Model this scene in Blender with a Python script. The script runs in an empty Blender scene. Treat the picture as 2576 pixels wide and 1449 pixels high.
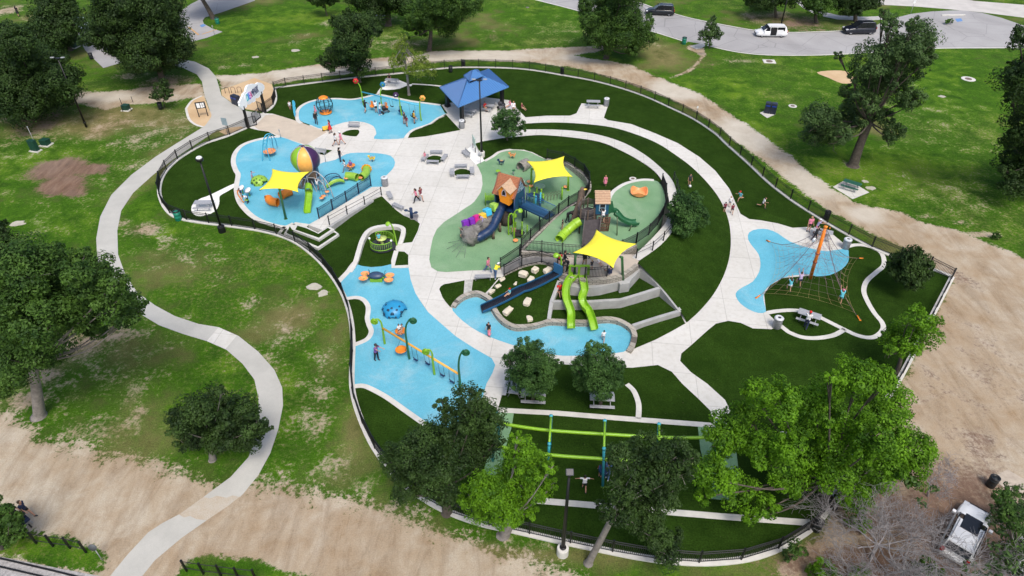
import bpy, bmesh, math, random
import numpy as np
from mathutils import Vector, Matrix, Euler
from mathutils.geometry import tessellate_polygon
R = math.radians
C = bpy.context.scene.collection
sc = bpy.context.scene
# ---------------------------------------------------------------- camera, sky, sun, exposure
FPX, PITCH, CAMH = 1718.0, R(38.6), 38.0
cam = bpy.data.cameras.new('camera'); cam_o = bpy.data.objects.new('camera', cam); C.objects.link(cam_o)
cam.sensor_width = 36; cam.lens = FPX / 2576 * 36; cam.clip_start = .5; cam.clip_end = 3000
cam_o.location = (0, 0, CAMH); cam_o.rotation_euler = (R(90) - PITCH, 0, 0); sc.camera = cam_o
SUN_EL, SUN_AZ = R(58), R(160)
w = bpy.data.worlds.new('World'); sc.world = w; w.use_nodes = True
nt = w.node_tree; bg = nt.nodes['Background']
sky = nt.nodes.new('ShaderNodeTexSky'); sky.sky_type = 'NISHITA'; sky.sun_disc = False
sky.sun_elevation = SUN_EL; sky.sun_rotation = SUN_AZ; sky.air_density = 1.0; sky.dust_density = 4.0; sky.ozone_density = 1.0
nt.links.new(sky.outputs[0], bg.inputs[0]); bg.inputs[1].default_value = .14
sl = bpy.data.lights.new('sun', 'SUN'); sl.energy = 1.5; sl.angle = R(18); sl.color = (1, .95, .87)
so = bpy.data.objects.new('sun', sl); C.objects.link(so)
sd = Vector((math.sin(SUN_AZ) * math.cos(SUN_EL), math.cos(SUN_AZ) * math.cos(SUN_EL), math.sin(SUN_EL)))
so.rotation_euler = sd.to_track_quat('Z', 'Y').to_euler(); so.location = (0, 0, 120)
sc.view_settings.view_transform = 'Standard'; sc.view_settings.look = 'None'; sc.view_settings.gamma = 1
sc.view_settings.exposure = 0.46
# ---------------------------------------------------------------- finding places: a sight line of the survey photo met with a level or a depth
SP, CP = math.sin(PITCH), math.cos(PITCH)
def P(px, py, z=0.0):
    u = (px - 1288) / FPX; v = (py - 724.5) / FPX
    t = (CAMH - z) / (SP + v * CP)
    return Vector((u * t, (CP - v * SP) * t, z))
def at(px, py, Y):
    u = (px - 1288) / FPX; v = (py - 724.5) / FPX
    t = Y / (CP - v * SP)
    return Vector((u * t, Y, CAMH - (SP + v * CP) * t))
def W(pts, z=0.0): return [p if isinstance(p, Vector) else P(p[0], p[1], p[2] if len(p) > 2 else z) for p in pts]
def cr(pts, n=5, closed=False):
    """smooth curve through points (Catmull-Rom)"""
    m = len(pts); out = []
    g = (lambda i: pts[i % m]) if closed else (lambda i: pts[min(max(i, 0), m - 1)])
    for i in range(m if closed else m - 1):
        a, b, c, d = g(i - 1), g(i), g(i + 1), g(i + 2)
        for k in range(n):
            t = k / n
            out.append(.5 * (2 * b + (c - a) * t + (2 * a - 5 * b + 4 * c - d) * t * t + (3 * b - a - 3 * c + d) * t ** 3))
    if not closed: out.append(pts[-1].copy())
    return out
def plen(pts): return sum((pts[i + 1] - pts[i]).length for i in range(len(pts) - 1))
def resample(pts, n):
    L = [0]
    for i in range(len(pts) - 1): L.append(L[-1] + (pts[i + 1] - pts[i]).length)
    out = []; j = 0
    for k in range(n + 1):
        s = L[-1] * k / n
        while j < len(pts) - 2 and L[j + 1] < s: j += 1
        d = L[j + 1] - L[j]
        out.append(pts[j].lerp(pts[j + 1], (s - L[j]) / d if d > 1e-9 else 0))
    return out
# ---------------------------------------------------------------- materials
MATS = {}
def mat(name, col, rough=.6, var=.12, scale=3.0, bump=0.0, bscale=30.0, metal=0.0, spec=.5, col2=None, fine=0.0):
    if name in MATS: return MATS[name]
    m = bpy.data.materials.new(name); MATS[name] = m; m.use_nodes = True
    n = m.node_tree.nodes; l = m.node_tree.links; b = n['Principled BSDF']
    b.inputs['Roughness'].default_value = rough; b.inputs['Metallic'].default_value = metal
    b.inputs['Specular IOR Level'].default_value = spec
    geo = n.new('ShaderNodeNewGeometry')
    nz = n.new('ShaderNodeTexNoise'); nz.inputs['Scale'].default_value = scale; nz.inputs['Detail'].default_value = 6
    nz.inputs['Roughness'].default_value = .65
    l.new(geo.outputs['Position'], nz.inputs['Vector'])
    cr_ = n.new('ShaderNodeValToRGB'); e = cr_.color_ramp.elements
    c2 = col2 or tuple(c * (1 + var) for c in col); c1 = tuple(c * (1 - var) for c in col)
    if col2: c1 = col
    e[0].position = .32; e[1].position = .68
    e[0].color = (*c1, 1); e[1].color = (*c2, 1)
    l.new(nz.outputs[0], cr_.inputs[0]); src = cr_.outputs[0]
    if fine > 0:
        nf = n.new('ShaderNodeTexNoise'); nf.inputs['Scale'].default_value = bscale; nf.inputs['Detail'].default_value = 3
        l.new(geo.outputs['Position'], nf.inputs['Vector'])
        mr = n.new('ShaderNodeMapRange'); mr.inputs['From Min'].default_value = .3; mr.inputs['From Max'].default_value = .7
        mr.inputs['To Min'].default_value = 1 - fine; mr.inputs['To Max'].default_value = 1 + fine
        l.new(nf.outputs[0], mr.inputs[0])
        mx = n.new('ShaderNodeMix'); mx.data_type = 'RGBA'; mx.blend_type = 'MULTIPLY'; mx.inputs[0].default_value = 1
        l.new(src, mx.inputs[6]); l.new(mr.outputs[0], mx.inputs[7]); src = mx.outputs[2]
    l.new(src, b.inputs['Base Color'])
    if bump > 0:
        nb = n.new('ShaderNodeTexNoise'); nb.inputs['Scale'].default_value = bscale; nb.inputs['Detail'].default_value = 4
        l.new(geo.outputs['Position'], nb.inputs['Vector'])
        bp = n.new('ShaderNodeBump'); bp.inputs['Strength'].default_value = bump; bp.inputs['Distance'].default_value = .03
        l.new(nb.outputs[0], bp.inputs['Height']); l.new(bp.outputs[0], b.inputs['Normal'])
    return m
def nodes_of(name, rough=.85, spec=.3):
    m = bpy.data.materials.new(name); MATS[name] = m; m.use_nodes = True
    b = m.node_tree.nodes['Principled BSDF']; b.inputs['Roughness'].default_value = rough; b.inputs['Specular IOR Level'].default_value = spec
    N = m.node_tree.nodes; L = m.node_tree.links
    geo = N.new('ShaderNodeNewGeometry')
    def noise(scale, detail=5, rg=.6, vec=None, dist=0):
        t = N.new('ShaderNodeTexNoise'); t.inputs['Scale'].default_value = scale; t.inputs['Detail'].default_value = detail
        t.inputs['Roughness'].default_value = rg; t.inputs['Distortion'].default_value = dist
        L.new(vec or geo.outputs['Position'], t.inputs['Vector']); return t.outputs[0]
    def ramp(f, stops):
        r = N.new('ShaderNodeValToRGB'); e = r.color_ramp.elements
        while len(e) < len(stops): e.new(.5)
        for q, (p_, c_) in zip(e, stops): q.position = p_; q.color = (*c_, 1)
        L.new(f, r.inputs[0]); return r.outputs[0]
    def mix(f, a, b_, mode='MIX'):
        x = N.new('ShaderNodeMix'); x.data_type = 'RGBA'; x.blend_type = mode
        for s, v in ((0, f), (6, a), (7, b_)):
            if isinstance(v, (int, float)): x.inputs[s].default_value = v
            elif isinstance(v, tuple): x.inputs[s].default_value = (*v, 1)
            else: L.new(v, x.inputs[s])
        return x.outputs[2]
    def math_(op, a, b_=None, clamp=False):
        x = N.new('ShaderNodeMath'); x.operation = op; x.use_clamp = clamp
        for s, v in ((0, a), (1, b_)):
            if v is None: continue
            if isinstance(v, (int, float)): x.inputs[s].default_value = v
            else: L.new(v, x.inputs[s])
        return x.outputs[0]
    def step(f, a, b_):
        x = N.new('ShaderNodeMapRange'); x.interpolation_type = 'SMOOTHSTEP'
        x.inputs['From Min'].default_value = a; x.inputs['From Max'].default_value = b_
        L.new(f, x.inputs[0]); return x.outputs[0]
    def bump(h, s, d=.03):
        x = N.new('ShaderNodeBump'); x.inputs['Strength'].default_value = s; x.inputs['Distance'].default_value = d
        L.new(h, x.inputs['Height']); L.new(x.outputs[0], b.inputs['Normal'])
    return m, b, N, L, geo, noise, ramp, mix, math_, step, bump
# synthetic turf
m, b, N, L, geo, noise, ramp, mix, math_, step, bump = nodes_of('synthetic turf', .95, .03)
c = ramp(noise(.35, 4), [(.3, (.0145, .036, .005)), (.7, (.024, .054, .008))])
c = mix(1, c, ramp(noise(9, 3, .8), [(.3, (.5, .5, .5)), (.7, (1.5, 1.5, 1.4))]), 'MULTIPLY')
bt = N.new('ShaderNodeTexBrick'); bt.offset = 0; bt.inputs['Scale'].default_value = 1; bt.inputs['Brick Width'].default_value = 30; bt.inputs['Row Height'].default_value = 4.2; bt.inputs['Mortar Size'].default_value = .012
bt.inputs['Color1'].default_value = (.93, .93, .93, 1); bt.inputs['Color2'].default_value = (1.1, 1.1, 1.06, 1); bt.inputs['Mortar'].default_value = (.8, .8, .8, 1)
tm = N.new('ShaderNodeMapping'); tm.inputs['Rotation'].default_value = (0, 0, .7); L.new(geo.outputs['Position'], tm.inputs[0]); L.new(tm.outputs[0], bt.inputs['Vector'])
c = mix(.8, c, bt.outputs[0], 'MULTIPLY'); c = mix(1, c, ramp(noise(1.3, 5, .7), [(.3, (.82, .82, .82)), (.7, (1.2, 1.18, 1.1))]), 'MULTIPLY')
lit = step(noise(5.5, 2, .5), .735, .75); c = mix(math_('MULTIPLY', lit, .35), c, (.20, .17, .09))
L.new(c, b.inputs['Base Color']); bump(noise(24, 2), .7, .05)
# concrete paving with saw joints and stains
m, b, N, L, geo, noise, ramp, mix, math_, step, bump = nodes_of('pale concrete paving', .85, .25)
c = ramp(noise(.22, 5), [(.3, (.56, .55, .515)), (.7, (.655, .645, .61))])
c = mix(1, c, ramp(noise(2.5, 6, .7), [(.28, (.87, .86, .83)), (.55, (1, 1, 1))]), 'MULTIPLY')
br = N.new('ShaderNodeTexBrick'); br.inputs['Scale'].default_value = 1; br.offset = 0
br.inputs['Brick Width'].default_value = 3.2; br.inputs['Row Height'].default_value = 3.2; br.inputs['Mortar Size'].default_value = .018
br.inputs['Color1'].default_value = (1, 1, 1, 1); br.inputs['Color2'].default_value = (.95, .95, .94, 1); br.inputs['Mortar'].default_value = (.62, .62, .60, 1)
mp = N.new('ShaderNodeMapping'); mp.inputs['Rotation'].default_value = (0, 0, .12); L.new(geo.outputs['Position'], mp.inputs[0]); L.new(mp.outputs[0], br.inputs['Vector'])
c = mix(1, c, br.outputs[0], 'MULTIPLY')
L.new(c, b.inputs['Base Color']); bump(noise(30, 3), .15)
def rubber(name, lo, hi, dust):
    m, b, N, L, geo, noise, ramp, mix, math_, step, bump = nodes_of(name, .9, .2)
    c = ramp(noise(.28, 5, .6, dist=.6), [(.3, lo), (.7, hi)])
    c = mix(math_('MULTIPLY', step(noise(.16, 6, .7, dist=1.0), .48, .72), .5), c, dust)
    c = mix(1, c, ramp(noise(14, 4, .8), [(.3, (.78, .78, .78)), (.7, (1.18, 1.18, 1.18))]), 'MULTIPLY')
    sp = step(noise(1.7, 3, .75), .70, .76)
    c = mix(math_('MULTIPLY', sp, .3), c, tuple(x * .45 for x in lo))
    L.new(c, b.inputs['Base Color']); bump(noise(45, 2), .3)
rubber('blue rubber surfacing', (.10, .385, .52), (.155, .47, .60), (.34, .52, .57))
rubber('green rubber surfacing', (.155, .295, .155), (.22, .365, .205), (.33, .41, .30))
m, b, N, L, geo, noise, ramp, mix, math_, step, bump = nodes_of('decomposed granite', .95, .15)
c = ramp(noise(.4, 6), [(.3, (.50, .35, .20)), (.7, (.60, .45, .28))]); c = mix(1, c, ramp(noise(20, 3, .8), [(.3, (.85, .85, .85)), (.7, (1.1, 1.1, 1.1))]), 'MULTIPLY')
L.new(c, b.inputs['Base Color'])
m, b, N, L, geo, noise, ramp, mix, math_, step, bump = nodes_of('asphalt paving', .85, .25)
c = ramp(noise(.12, 6, dist=.5), [(.3, (.30, .295, .295)), (.7, (.40, .395, .395))]); c = mix(1, c, ramp(noise(6, 5, .8), [(.3, (.88, .88, .88)), (.7, (1.08, 1.08, 1.08))]), 'MULTIPLY')
crk = N.new('ShaderNodeTexVoronoi'); crk.feature = 'DISTANCE_TO_EDGE'; crk.inputs['Scale'].default_value = .16; L.new(geo.outputs['Position'], crk.inputs['Vector'])
c = mix(math_('MULTIPLY', math_('SUBTRACT', 1, step(crk.outputs[0], .002, .012)), .35), c, (.12, .12, .12))
L.new(c, b.inputs['Base Color'])
# coursed stone
m, b, N, L, geo, noise, ramp, mix, math_, step, bump = nodes_of('rough limestone blocks', .9, .2)
sx = N.new('ShaderNodeSeparateXYZ'); L.new(geo.outputs['Position'], sx.inputs[0])
ad = math_('ADD', math_('MULTIPLY', sx.outputs[0], .8), math_('MULTIPLY', sx.outputs[1], .9))
cx = N.new('ShaderNodeCombineXYZ'); L.new(ad, cx.inputs[0]); L.new(sx.outputs[2], cx.inputs[1])
br = N.new('ShaderNodeTexBrick'); br.inputs['Scale'].default_value = 1; br.inputs['Brick Width'].default_value = .55; br.inputs['Row Height'].default_value = .17; br.inputs['Mortar Size'].default_value = .02
br.inputs['Color1'].default_value = (.42, .40, .36, 1); br.inputs['Color2'].default_value = (.30, .285, .25, 1); br.inputs['Mortar'].default_value = (.13, .12, .11, 1)
L.new(cx.outputs[0], br.inputs['Vector'])
c = mix(1, br.outputs[0], ramp(noise(5, 5, .8), [(.3, (.75, .74, .72)), (.7, (1.15, 1.12, 1.08))]), 'MULTIPLY')
L.new(c, b.inputs['Base Color']); bump(noise(14, 4), .6)
TURF, CONC, BLUE, GREEN, DG, ASPH, STONE = (MATS[k] for k in ('synthetic turf', 'pale concrete paving', 'blue rubber surfacing', 'green rubber surfacing', 'decomposed granite', 'asphalt paving', 'rough limestone blocks'))
KERB = mat('kerb concrete', (.58, .57, .53), .85, .1, 1.2, .15)
WALLC = mat('grey cast concrete', (.36, .365, .36), .85, .16, .9, .2, fine=.08)
BLACK = mat('black powder coated steel', (.006, .0065, .008), .45, .2)
GREY = mat('grey galvanised steel', (.37, .38, .40), .5, .14, 5, metal=.15)
LIME = mat('lime green plastic', (.23, .46, .022), .35, .08, 4)
LIMED = mat('lime painted steel', (.20, .42, .02), .38, .1)
DKGREEN = mat('dark green paint', (.03, .12, .03), .45, .15)
ORANGE = mat('orange plastic', (.80, .24, .02), .38, .08)
PEACH = mat('pale orange plastic', (.85, .33, .12), .4, .07)
NAVY = mat('navy plastic', (.012, .035, .10), .38, .12)
SKYB = mat('sky blue paint', (.06, .42, .62), .38, .08)
TEAL = mat('teal plastic', (.02, .20, .38), .38, .1)
PURPLE = mat('purple plastic', (.20, .03, .42), .4, .08)
DPURP = mat('plum plastic', (.045, .012, .07), .38, .1)
MAGENTA = mat('magenta plastic', (.62, .02, .25), .4, .08)
YELLOW = mat('yellow plastic', (.85, .55, .05), .4, .08)
WHITE = mat('white paint', (.80, .82, .83), .4, .03)
RED = mat('red paint', (.55, .02, .02), .4, .08)
FABRIC = mat('yellow shade fabric', (.93, .80, .045), .75, .06, .8, .15, 60)
BARK = mat('grey brown bark', (.085, .07, .058), .95, .35, 4, .8, 18)
BARKL = mat('pale grey bark', (.21, .19, .175), .95, .3, 3, .8, 18)
ROCK = mat('grey moulded rock', (.17, .165, .155), .85, .4, 1.6, .9, 6)
LIMESTONE = mat('cream limestone boulder', (.62, .56, .44), .9, .15, 3, .8, 9)
DARKWOOD = mat('dark weathered boards', (.05, .042, .045), .8, .3, 4)
GLASS = mat('dark window glass', (.012, .014, .018), .08, .1)
RUBBERB = mat('black rubber', (.012, .012, .013), .7, .1)
SKINM = mat('skin', (.50, .27, .18), .55, .05)
SKIND = mat('tan skin', (.34, .17, .10), .55, .05)
HAIRM = mat('dark hair', (.012, .008, .007), .6, .2)
# ---------------------------------------------------------------- mesh builder
class MB:
    def __init__(s): s.v = []; s.f = []; s.sm = []
    def add(s, vs, fs, smooth=False):
        o = len(s.v); s.v += [Vector(p) for p in vs]; s.f += [tuple(i + o for i in f) for f in fs]; s.sm += [smooth] * len(fs); return s
    def box(s, c, size, rz=0.0, rot=None, taper=1.0, bev=0.0):
        M = (rot or Matrix.Rotation(rz, 3, 'Z')); c = Vector(c); hx, hy, hz = (k / 2 for k in size)
        if bev > 0:
            bm = bmesh.new(); bmesh.ops.create_cube(bm, size=1)
            for q in bm.verts: q.co = Vector((q.co.x * size[0], q.co.y * size[1], q.co.z * size[2]))
            bmesh.ops.bevel(bm, geom=bm.edges[:] , offset=bev, segments=2, affect='EDGES', profile=.5)
            vs = [c + M @ q.co for q in bm.verts]; bm.verts.index_update()
            s.add(vs, [[q.index for q in f.verts] for f in bm.faces]); bm.free(); return s
        vs = []
        for z in (-hz, hz):
            k = taper if z > 0 else 1
            for x, y in ((-hx, -hy), (hx, -hy), (hx, hy), (-hx, hy)): vs.append(c + M @ Vector((x * k, y * k, z)))
        return s.add(vs, [(3, 2, 1, 0), (4, 5, 6, 7), (0, 1, 5, 4), (1, 2, 6, 5), (2, 3, 7, 6), (3, 0, 4, 7)])
    def tube(s, pts, r, n=8, cap=True, smooth=True, flat=None):
        pts = [Vector(p) for p in pts]; m = len(pts); rr = r if isinstance(r, (list, tuple)) else [r] * m
        rings = []; prev = None
        for i in range(m):
            t = (pts[min(i + 1, m - 1)] - pts[max(i - 1, 0)])
            if t.length < 1e-9: t = Vector((0, 0, 1))
            t.normalize()
            if prev is None:
                a = Vector((0, 0, 1)) if abs(t.z) < .9 else Vector((1, 0, 0)); u = t.cross(a).normalized()
            else:
                u = prev - t * prev.dot(t); u = u.normalized() if u.length > 1e-6 else t.orthogonal().normalized()
            prev = u; q = t.cross(u)
            rings.append([pts[i] + (u * math.cos(2 * math.pi * k / n) + q * math.sin(2 * math.pi * k / n)) * rr[i] for k in range(n)])
        vs = [p for g in rings for p in g]; fs = []
        for i in range(m - 1):
            for k in range(n): fs.append((i * n + k, i * n + (k + 1) % n, (i + 1) * n + (k + 1) % n, (i + 1) * n + k))
        if cap: fs += [tuple(reversed(range(n))), tuple(range((m - 1) * n, m * n))]
        return s.add(vs, fs, smooth)
    def lathe(s, c, prof, n=16, smooth=True, arc=2 * math.pi, axis=None, sy=1.0):
        """prof: list of (radius, height)"""
        c = Vector(c); Q = (Vector((0, 0, 1)).rotation_difference(Vector(axis).normalized()).to_matrix() if axis is not None else Matrix.Identity(3)); vs = []
        for r, h in prof:
            for k in range(n): a = arc * k / n; vs.append(c + Q @ Vector((r * math.cos(a), r * math.sin(a) * sy, h)))
        fs = []
        for i in range(len(prof) - 1):
            for k in range(n): fs.append((i * n + k, i * n + (k + 1) % n, (i + 1) * n + (k + 1) % n, (i + 1) * n + k))
        fs += [tuple(reversed(range(n))), tuple(range((len(prof) - 1) * n, len(prof) * n))]
        return s.add(vs, fs, smooth)
    def ball(s, c, r, n=10, sc_=(1, 1, 1)):
        c = Vector(c)
        return s.lathe_scaled(c, [(max(math.sin(math.pi * i / n), .01) * r, -math.cos(math.pi * i / n) * r) for i in range(n + 1)], max(8, n + 2), sc_)
    def lathe_scaled(s, c, prof, n, sc_):
        vs = [c + Vector((r * math.cos(2 * math.pi * k / n) * sc_[0], r * math.sin(2 * math.pi * k / n) * sc_[1], h * sc_[2])) for r, h in prof for k in range(n)]
        fs = [(i * n + k, i * n + (k + 1) % n, (i + 1) * n + (k + 1) % n, (i + 1) * n + k) for i in range(len(prof) - 1) for k in range(n)]
        fs += [tuple(reversed(range(n))), tuple(range((len(prof) - 1) * n, len(prof) * n))]
        return s.add(vs, fs, True)
    def poly(s, pts):
        pts = [Vector(p) for p in pts]; tris = tessellate_polygon([[Vector((p.x, p.y, 0)) for p in pts]])
        fs = []
        for a, b_, c_ in tris:
            n_ = (pts[b_] - pts[a]).cross(pts[c_] - pts[a])
            fs.append((a, b_, c_) if n_.z >= 0 else (a, c_, b_))
        return s.add(pts, fs)
    def prism(s, pts, dz):
        """flat outline given its thickness downward"""
        pts = [Vector(p) for p in pts]; s.poly(pts); n = len(pts)
        lo = [p - Vector((0, 0, dz)) for p in pts]
        return s.add(pts + lo, [(i, n + i, n + (i + 1) % n, (i + 1) % n) for i in range(n)])
    def slab(s, outline, th, frame):
        """outline (x,y) extruded by th along the normal of frame (origin, X, Y)"""
        o, X, Y = frame; X = Vector(X).normalized(); Y = Vector(Y).normalized(); Nn = X.cross(Y).normalized(); n = len(outline)
        a = [Vector(o) + X * x + Y * y + Nn * th / 2 for x, y in outline]; b_ = [p - Nn * th for p in a]
        tr = tessellate_polygon([[Vector((x, y, 0)) for x, y in outline]])
        fs = [tuple(t) for t in tr] + [(t[0] + n, t[2] + n, t[1] + n) for t in tr] + [(i, i + n, (i + 1) % n + n, (i + 1) % n) for i in range(n)]
        return s.add(a + b_, fs)
    def loft(s, A, B, nv=4, bulge=0.0, smooth=True):
        n = len(A); vs = []
        for j in range(nv + 1):
            t = j / nv
            for i in range(n): p = A[i].lerp(B[i], t); p.z += bulge * math.sin(math.pi * t); vs.append(p)
        fs = []
        for j in range(nv):
            for i in range(n - 1): fs.append((j * n + i, j * n + i + 1, (j + 1) * n + i + 1, (j + 1) * n + i))
        return s.add(vs, fs, smooth)
    def wall(s, pts, th, zb, closed=False):
        """upright wall under a line of top points"""
        n = len(pts); Lp = []; Rp = []; zbs = zb if isinstance(zb, (list, tuple)) else [zb] * n
        for i in range(n):
            a = pts[(i - 1) % n] if closed or i > 0 else pts[i]; c_ = pts[(i + 1) % n] if closed or i < n - 1 else pts[i]
            d = Vector((c_.x - a.x, c_.y - a.y, 0)); d.normalize(); q = Vector((-d.y, d.x, 0)) * th / 2
            Lp.append(pts[i] + q); Rp.append(pts[i] - q)
        lo = lambda p, z: Vector((p.x, p.y, z))
        vs = Lp + Rp + [lo(p, z) for p, z in zip(Lp, zbs)] + [lo(p, z) for p, z in zip(Rp, zbs)]; fs = []
        for i in range(n if closed else n - 1):
            j = (i + 1) % n
            fs += [(i, j, n + j, n + i)[::-1], (i, j, 2 * n + j, 2 * n + i), (n + i, 3 * n + i, 3 * n + j, n + j)]
        if not closed: fs += [(0, 2 * n, 3 * n, n), (n - 1, 2 * n - 1, 4 * n - 1, 3 * n - 1)]
        return s.add(vs, fs)
    def build(s, name, material, parent=None, recalc=True, crease=None):
        me = bpy.data.meshes.new(name)
        vs = s.v
        if parent is not None:
            inv = world(parent).inverted(); vs = [inv @ p for p in s.v]
        me.from_pydata([tuple(p) for p in vs], [], s.f); me.polygons.foreach_set('use_smooth', s.sm)
        if recalc:
            bm = bmesh.new(); bm.from_mesh(me); bmesh.ops.recalc_face_normals(bm, faces=bm.faces); bm.to_mesh(me); bm.free()
        me.materials.append(material); me.update()
        o = bpy.data.objects.new(name, me); C.objects.link(o)
        if parent is not None: o.parent = parent
        return o
def world(o):
    M = o.matrix_basis.copy()
    return world(o.parent) @ M if o.parent else M
def tag(o, label=None, cat=None, group=None, kind=None):
    if label: o['label'] = label
    if cat: o['category'] = cat
    if group: o['group'] = group
    if kind: o['kind'] = kind
    return o
def empty(name, loc, label=None, cat=None, group=None, rz=0.0):
    o = bpy.data.objects.new(name, None); C.objects.link(o); o.empty_display_size = .2
    o.location = loc; o.rotation_euler = (0, 0, rz); return tag(o, label, cat, group)
def copy_tree(o, parent=None):
    c_ = o.copy(); C.objects.link(c_)
    if parent is not None: c_.parent = parent
    for ch in o.children: copy_tree(ch, c_)
    return c_
def put(proto, loc, rz, label, group=None, s=1.0, used=set()):
    """first call places the thing itself, later calls copies of it"""
    o = proto if proto.name not in used else copy_tree(proto)
    used.add(proto.name); o.location = loc; o.rotation_euler = (0, 0, rz); o.scale = (s, s, s); o['label'] = label
    if group: o['group'] = group
    elif 'group' in o: del o['group']
    return o
# ---------------------------------------------------------------- the open ground: one sheet, with worn places as masks
def inpoly(X, Y, pts):
    ins = np.zeros(X.shape, bool); d = np.full(X.shape, 1e9); n = len(pts)
    for i in range(n):
        x1, y1 = pts[i].x, pts[i].y; x2, y2 = pts[(i + 1) % n].x, pts[(i + 1) % n].y
        if y1 != y2:
            c_ = ((y1 > Y) != (y2 > Y)) & (X < (x2 - x1) * (Y - y1) / (y2 - y1) + x1); ins ^= c_
        L2 = (x2 - x1) ** 2 + (y2 - y1) ** 2 + 1e-9
        t = np.clip(((X - x1) * (x2 - x1) + (Y - y1) * (y2 - y1)) / L2, 0, 1)
        d = np.minimum(d, (X - x1 - t * (x2 - x1)) ** 2 + (Y - y1 - t * (y2 - y1)) ** 2)
    d = np.sqrt(d); return np.where(ins, d, -d)
xs = np.concatenate([np.linspace(-900, -130, 12)[:-1], np.arange(-130, 130, .45), np.linspace(130, 900, 12)])
ys = [-200, -80, -20, 0, 8]
y = 14.0
while y < 175: ys.append(y); y += .30 + .0028 * (y - 14)
ys = np.array(ys + list(np.linspace(180, 1500, 14)))
X, Y = np.meshgrid(xs, ys)
GRAV = [ # pale trail and worn earth: outlines (survey pixels) and edge softness
 ([(130,238),(170,230),(250,232),(325,226),(400,215),(510,212),(520,255),(475,245),(425,256),(325,262),(260,278),(215,262),(172,252),(120,262)], .9),
 ([(547,190),(600,188),(644,186),(744,170),(799,162),(931,148),(1044,140),(1094,128),(1284,127),(1400,120),(1488,117),(1560,112),(1600,118),(1510,128),(1443,139),(1513,152),(1588,163),(1633,187),(1688,207),(1750,231),(1800,262),(1850,295),(1900,327),(1932,352),(2007,409),(2072,459),(2145,507),(2195,522),(2270,534),(2320,560),(2390,575),(2457,600),(2576,650),(2700,690),(2700,1500),(2150,1500),(1960,1440),(2060,1345),(2120,1240),(2200,1085),(2275,955),(2330,840),(2398,702),(2345,668),(2307,640),(2232,606),(2157,568),(2082,528),(2007,473),(1932,415),(1858,361),(1813,321),(1750,281),(1688,251),(1613,221),(1538,196),(1463,173),(1363,160),(1284,154),(1166,151),(1090,156),(1000,169),(900,182),(800,195),(690,211),(650,205),(600,212),(556,225)], .7),
 ([(-200,980),(-60,1010),(0,1030),(50,1062),(100,1100),(200,1130),(300,1145),(400,1175),(480,1203),(560,1218),(650,1220),(740,1230),(800,1242),(900,1262),(1000,1293),(1100,1330),(1200,1372),(1300,1402),(1400,1432),(1470,1460),(1500,1600),(-200,1600)], 1.7),
 ([(1690,195),(1740,170),(1765,140),(1728,122),(1735,112),(1770,118),(1775,140),(1740,180)], .5)]
BLOB = [(300,310,60,28,.55),(345,345,55,22,.55),(250,290,40,20,.4),(460,335,35,25,.5),(365,580,62,20,.75),(420,600,35,12,.6),(310,560,25,14,.5),(410,205,60,18,.8),(330,190,50,14,.6),
 (470,200,30,12,.6),(100,320,70,25,.7),(40,300,60,20,.7),(250,330,55,30,.6),(720,830,30,22,.6),(760,800,28,14,.45),(755,870,25,20,.4),(800,1000,26,60,.5),(790,1090,18,40,.5),(690,860,25,14,.4),(340,845,50,30,.5),
 (230,880,60,40,.45),(300,920,45,40,.4),(350,1040,30,30,.6),(230,960,40,30,.35),(180,1000,40,30,.4),(760,90,40,8,.5),(740,105,30,6,.5),(820,60,26,10,.5),(1010,110,100,16,.6),(940,120,60,10,.4),(1230,70,40,20,.3),(980,50,30,16,.5),
 (1600,35,40,10,.2),(1900,45,40,20,.7),(2010,60,80,20,.7),(1960,40,50,16,.7),(2100,75,60,10,.5),(1860,155,50,12,.5),(1640,110,50,20,.4),(2470,590,50,9,.8),(2420,560,40,8,.6),(2330,545,40,10,.5),(2140,415,26,12,.7),
 (2200,495,14,10,.3),(2380,330,40,6,.25),(2300,280,30,6,.25),(880,1150,40,20,.3),(920,1240,40,12,.4),(1500,1425,40,10,.4),(1080,1200,60,40,.5),(120,70,40,26,.45),(20,25,40,18,.8),(75,45,30,12,.6),(1290,60,60,20,.2),(1500,110,60,12,.2),(780,150,40,6,.3),(620,165,30,8,.4),(560,170,20,10,.4),(460,420,20,14,.3),(670,960,20,30,.3),(590,1230,40,14,.6),(700,1225,60,16,.6)]
BLOB += [(640,760,40,24,.45),(560,700,50,20,.4),(700,900,16,40,.45),(820,1060,20,60,.4),(760,960,20,40,.4),(500,640,40,20,.4),(380,680,30,24,.35),(330,420,30,14,.45),(560,1000,40,20,.3),(420,880,40,30,.35),(200,520,40,12,.3),(270,1080,60,24,.45),(180,1070,50,20,.45),(120,1000,30,30,.45),(860,1180,30,40,.45),(980,1270,60,14,.5),(1150,1340,60,12,.5),(1320,1395,60,10,.5),(420,330,40,30,.45),(480,300,30,14,.35),(290,360,50,14,.4),(150,250,40,20,.5)]
BLOB += [(700,850,130,130,.34),(800,1000,80,200,.40),(300,900,200,150,.38),(400,330,140,90,.44),(450,640,180,60,.36),(250,1080,180,50,.5),(860,1200,140,80,.42),(100,330,200,80,.44),(1250,1375,300,40,.42),(600,1200,100,40,.5),(200,450,220,90,.30),(900,110,200,40,.33),(1450,80,200,50,.28),(2400,500,200,80,.33),(2300,300,300,120,.25),(60,600,160,120,.26)]
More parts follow.
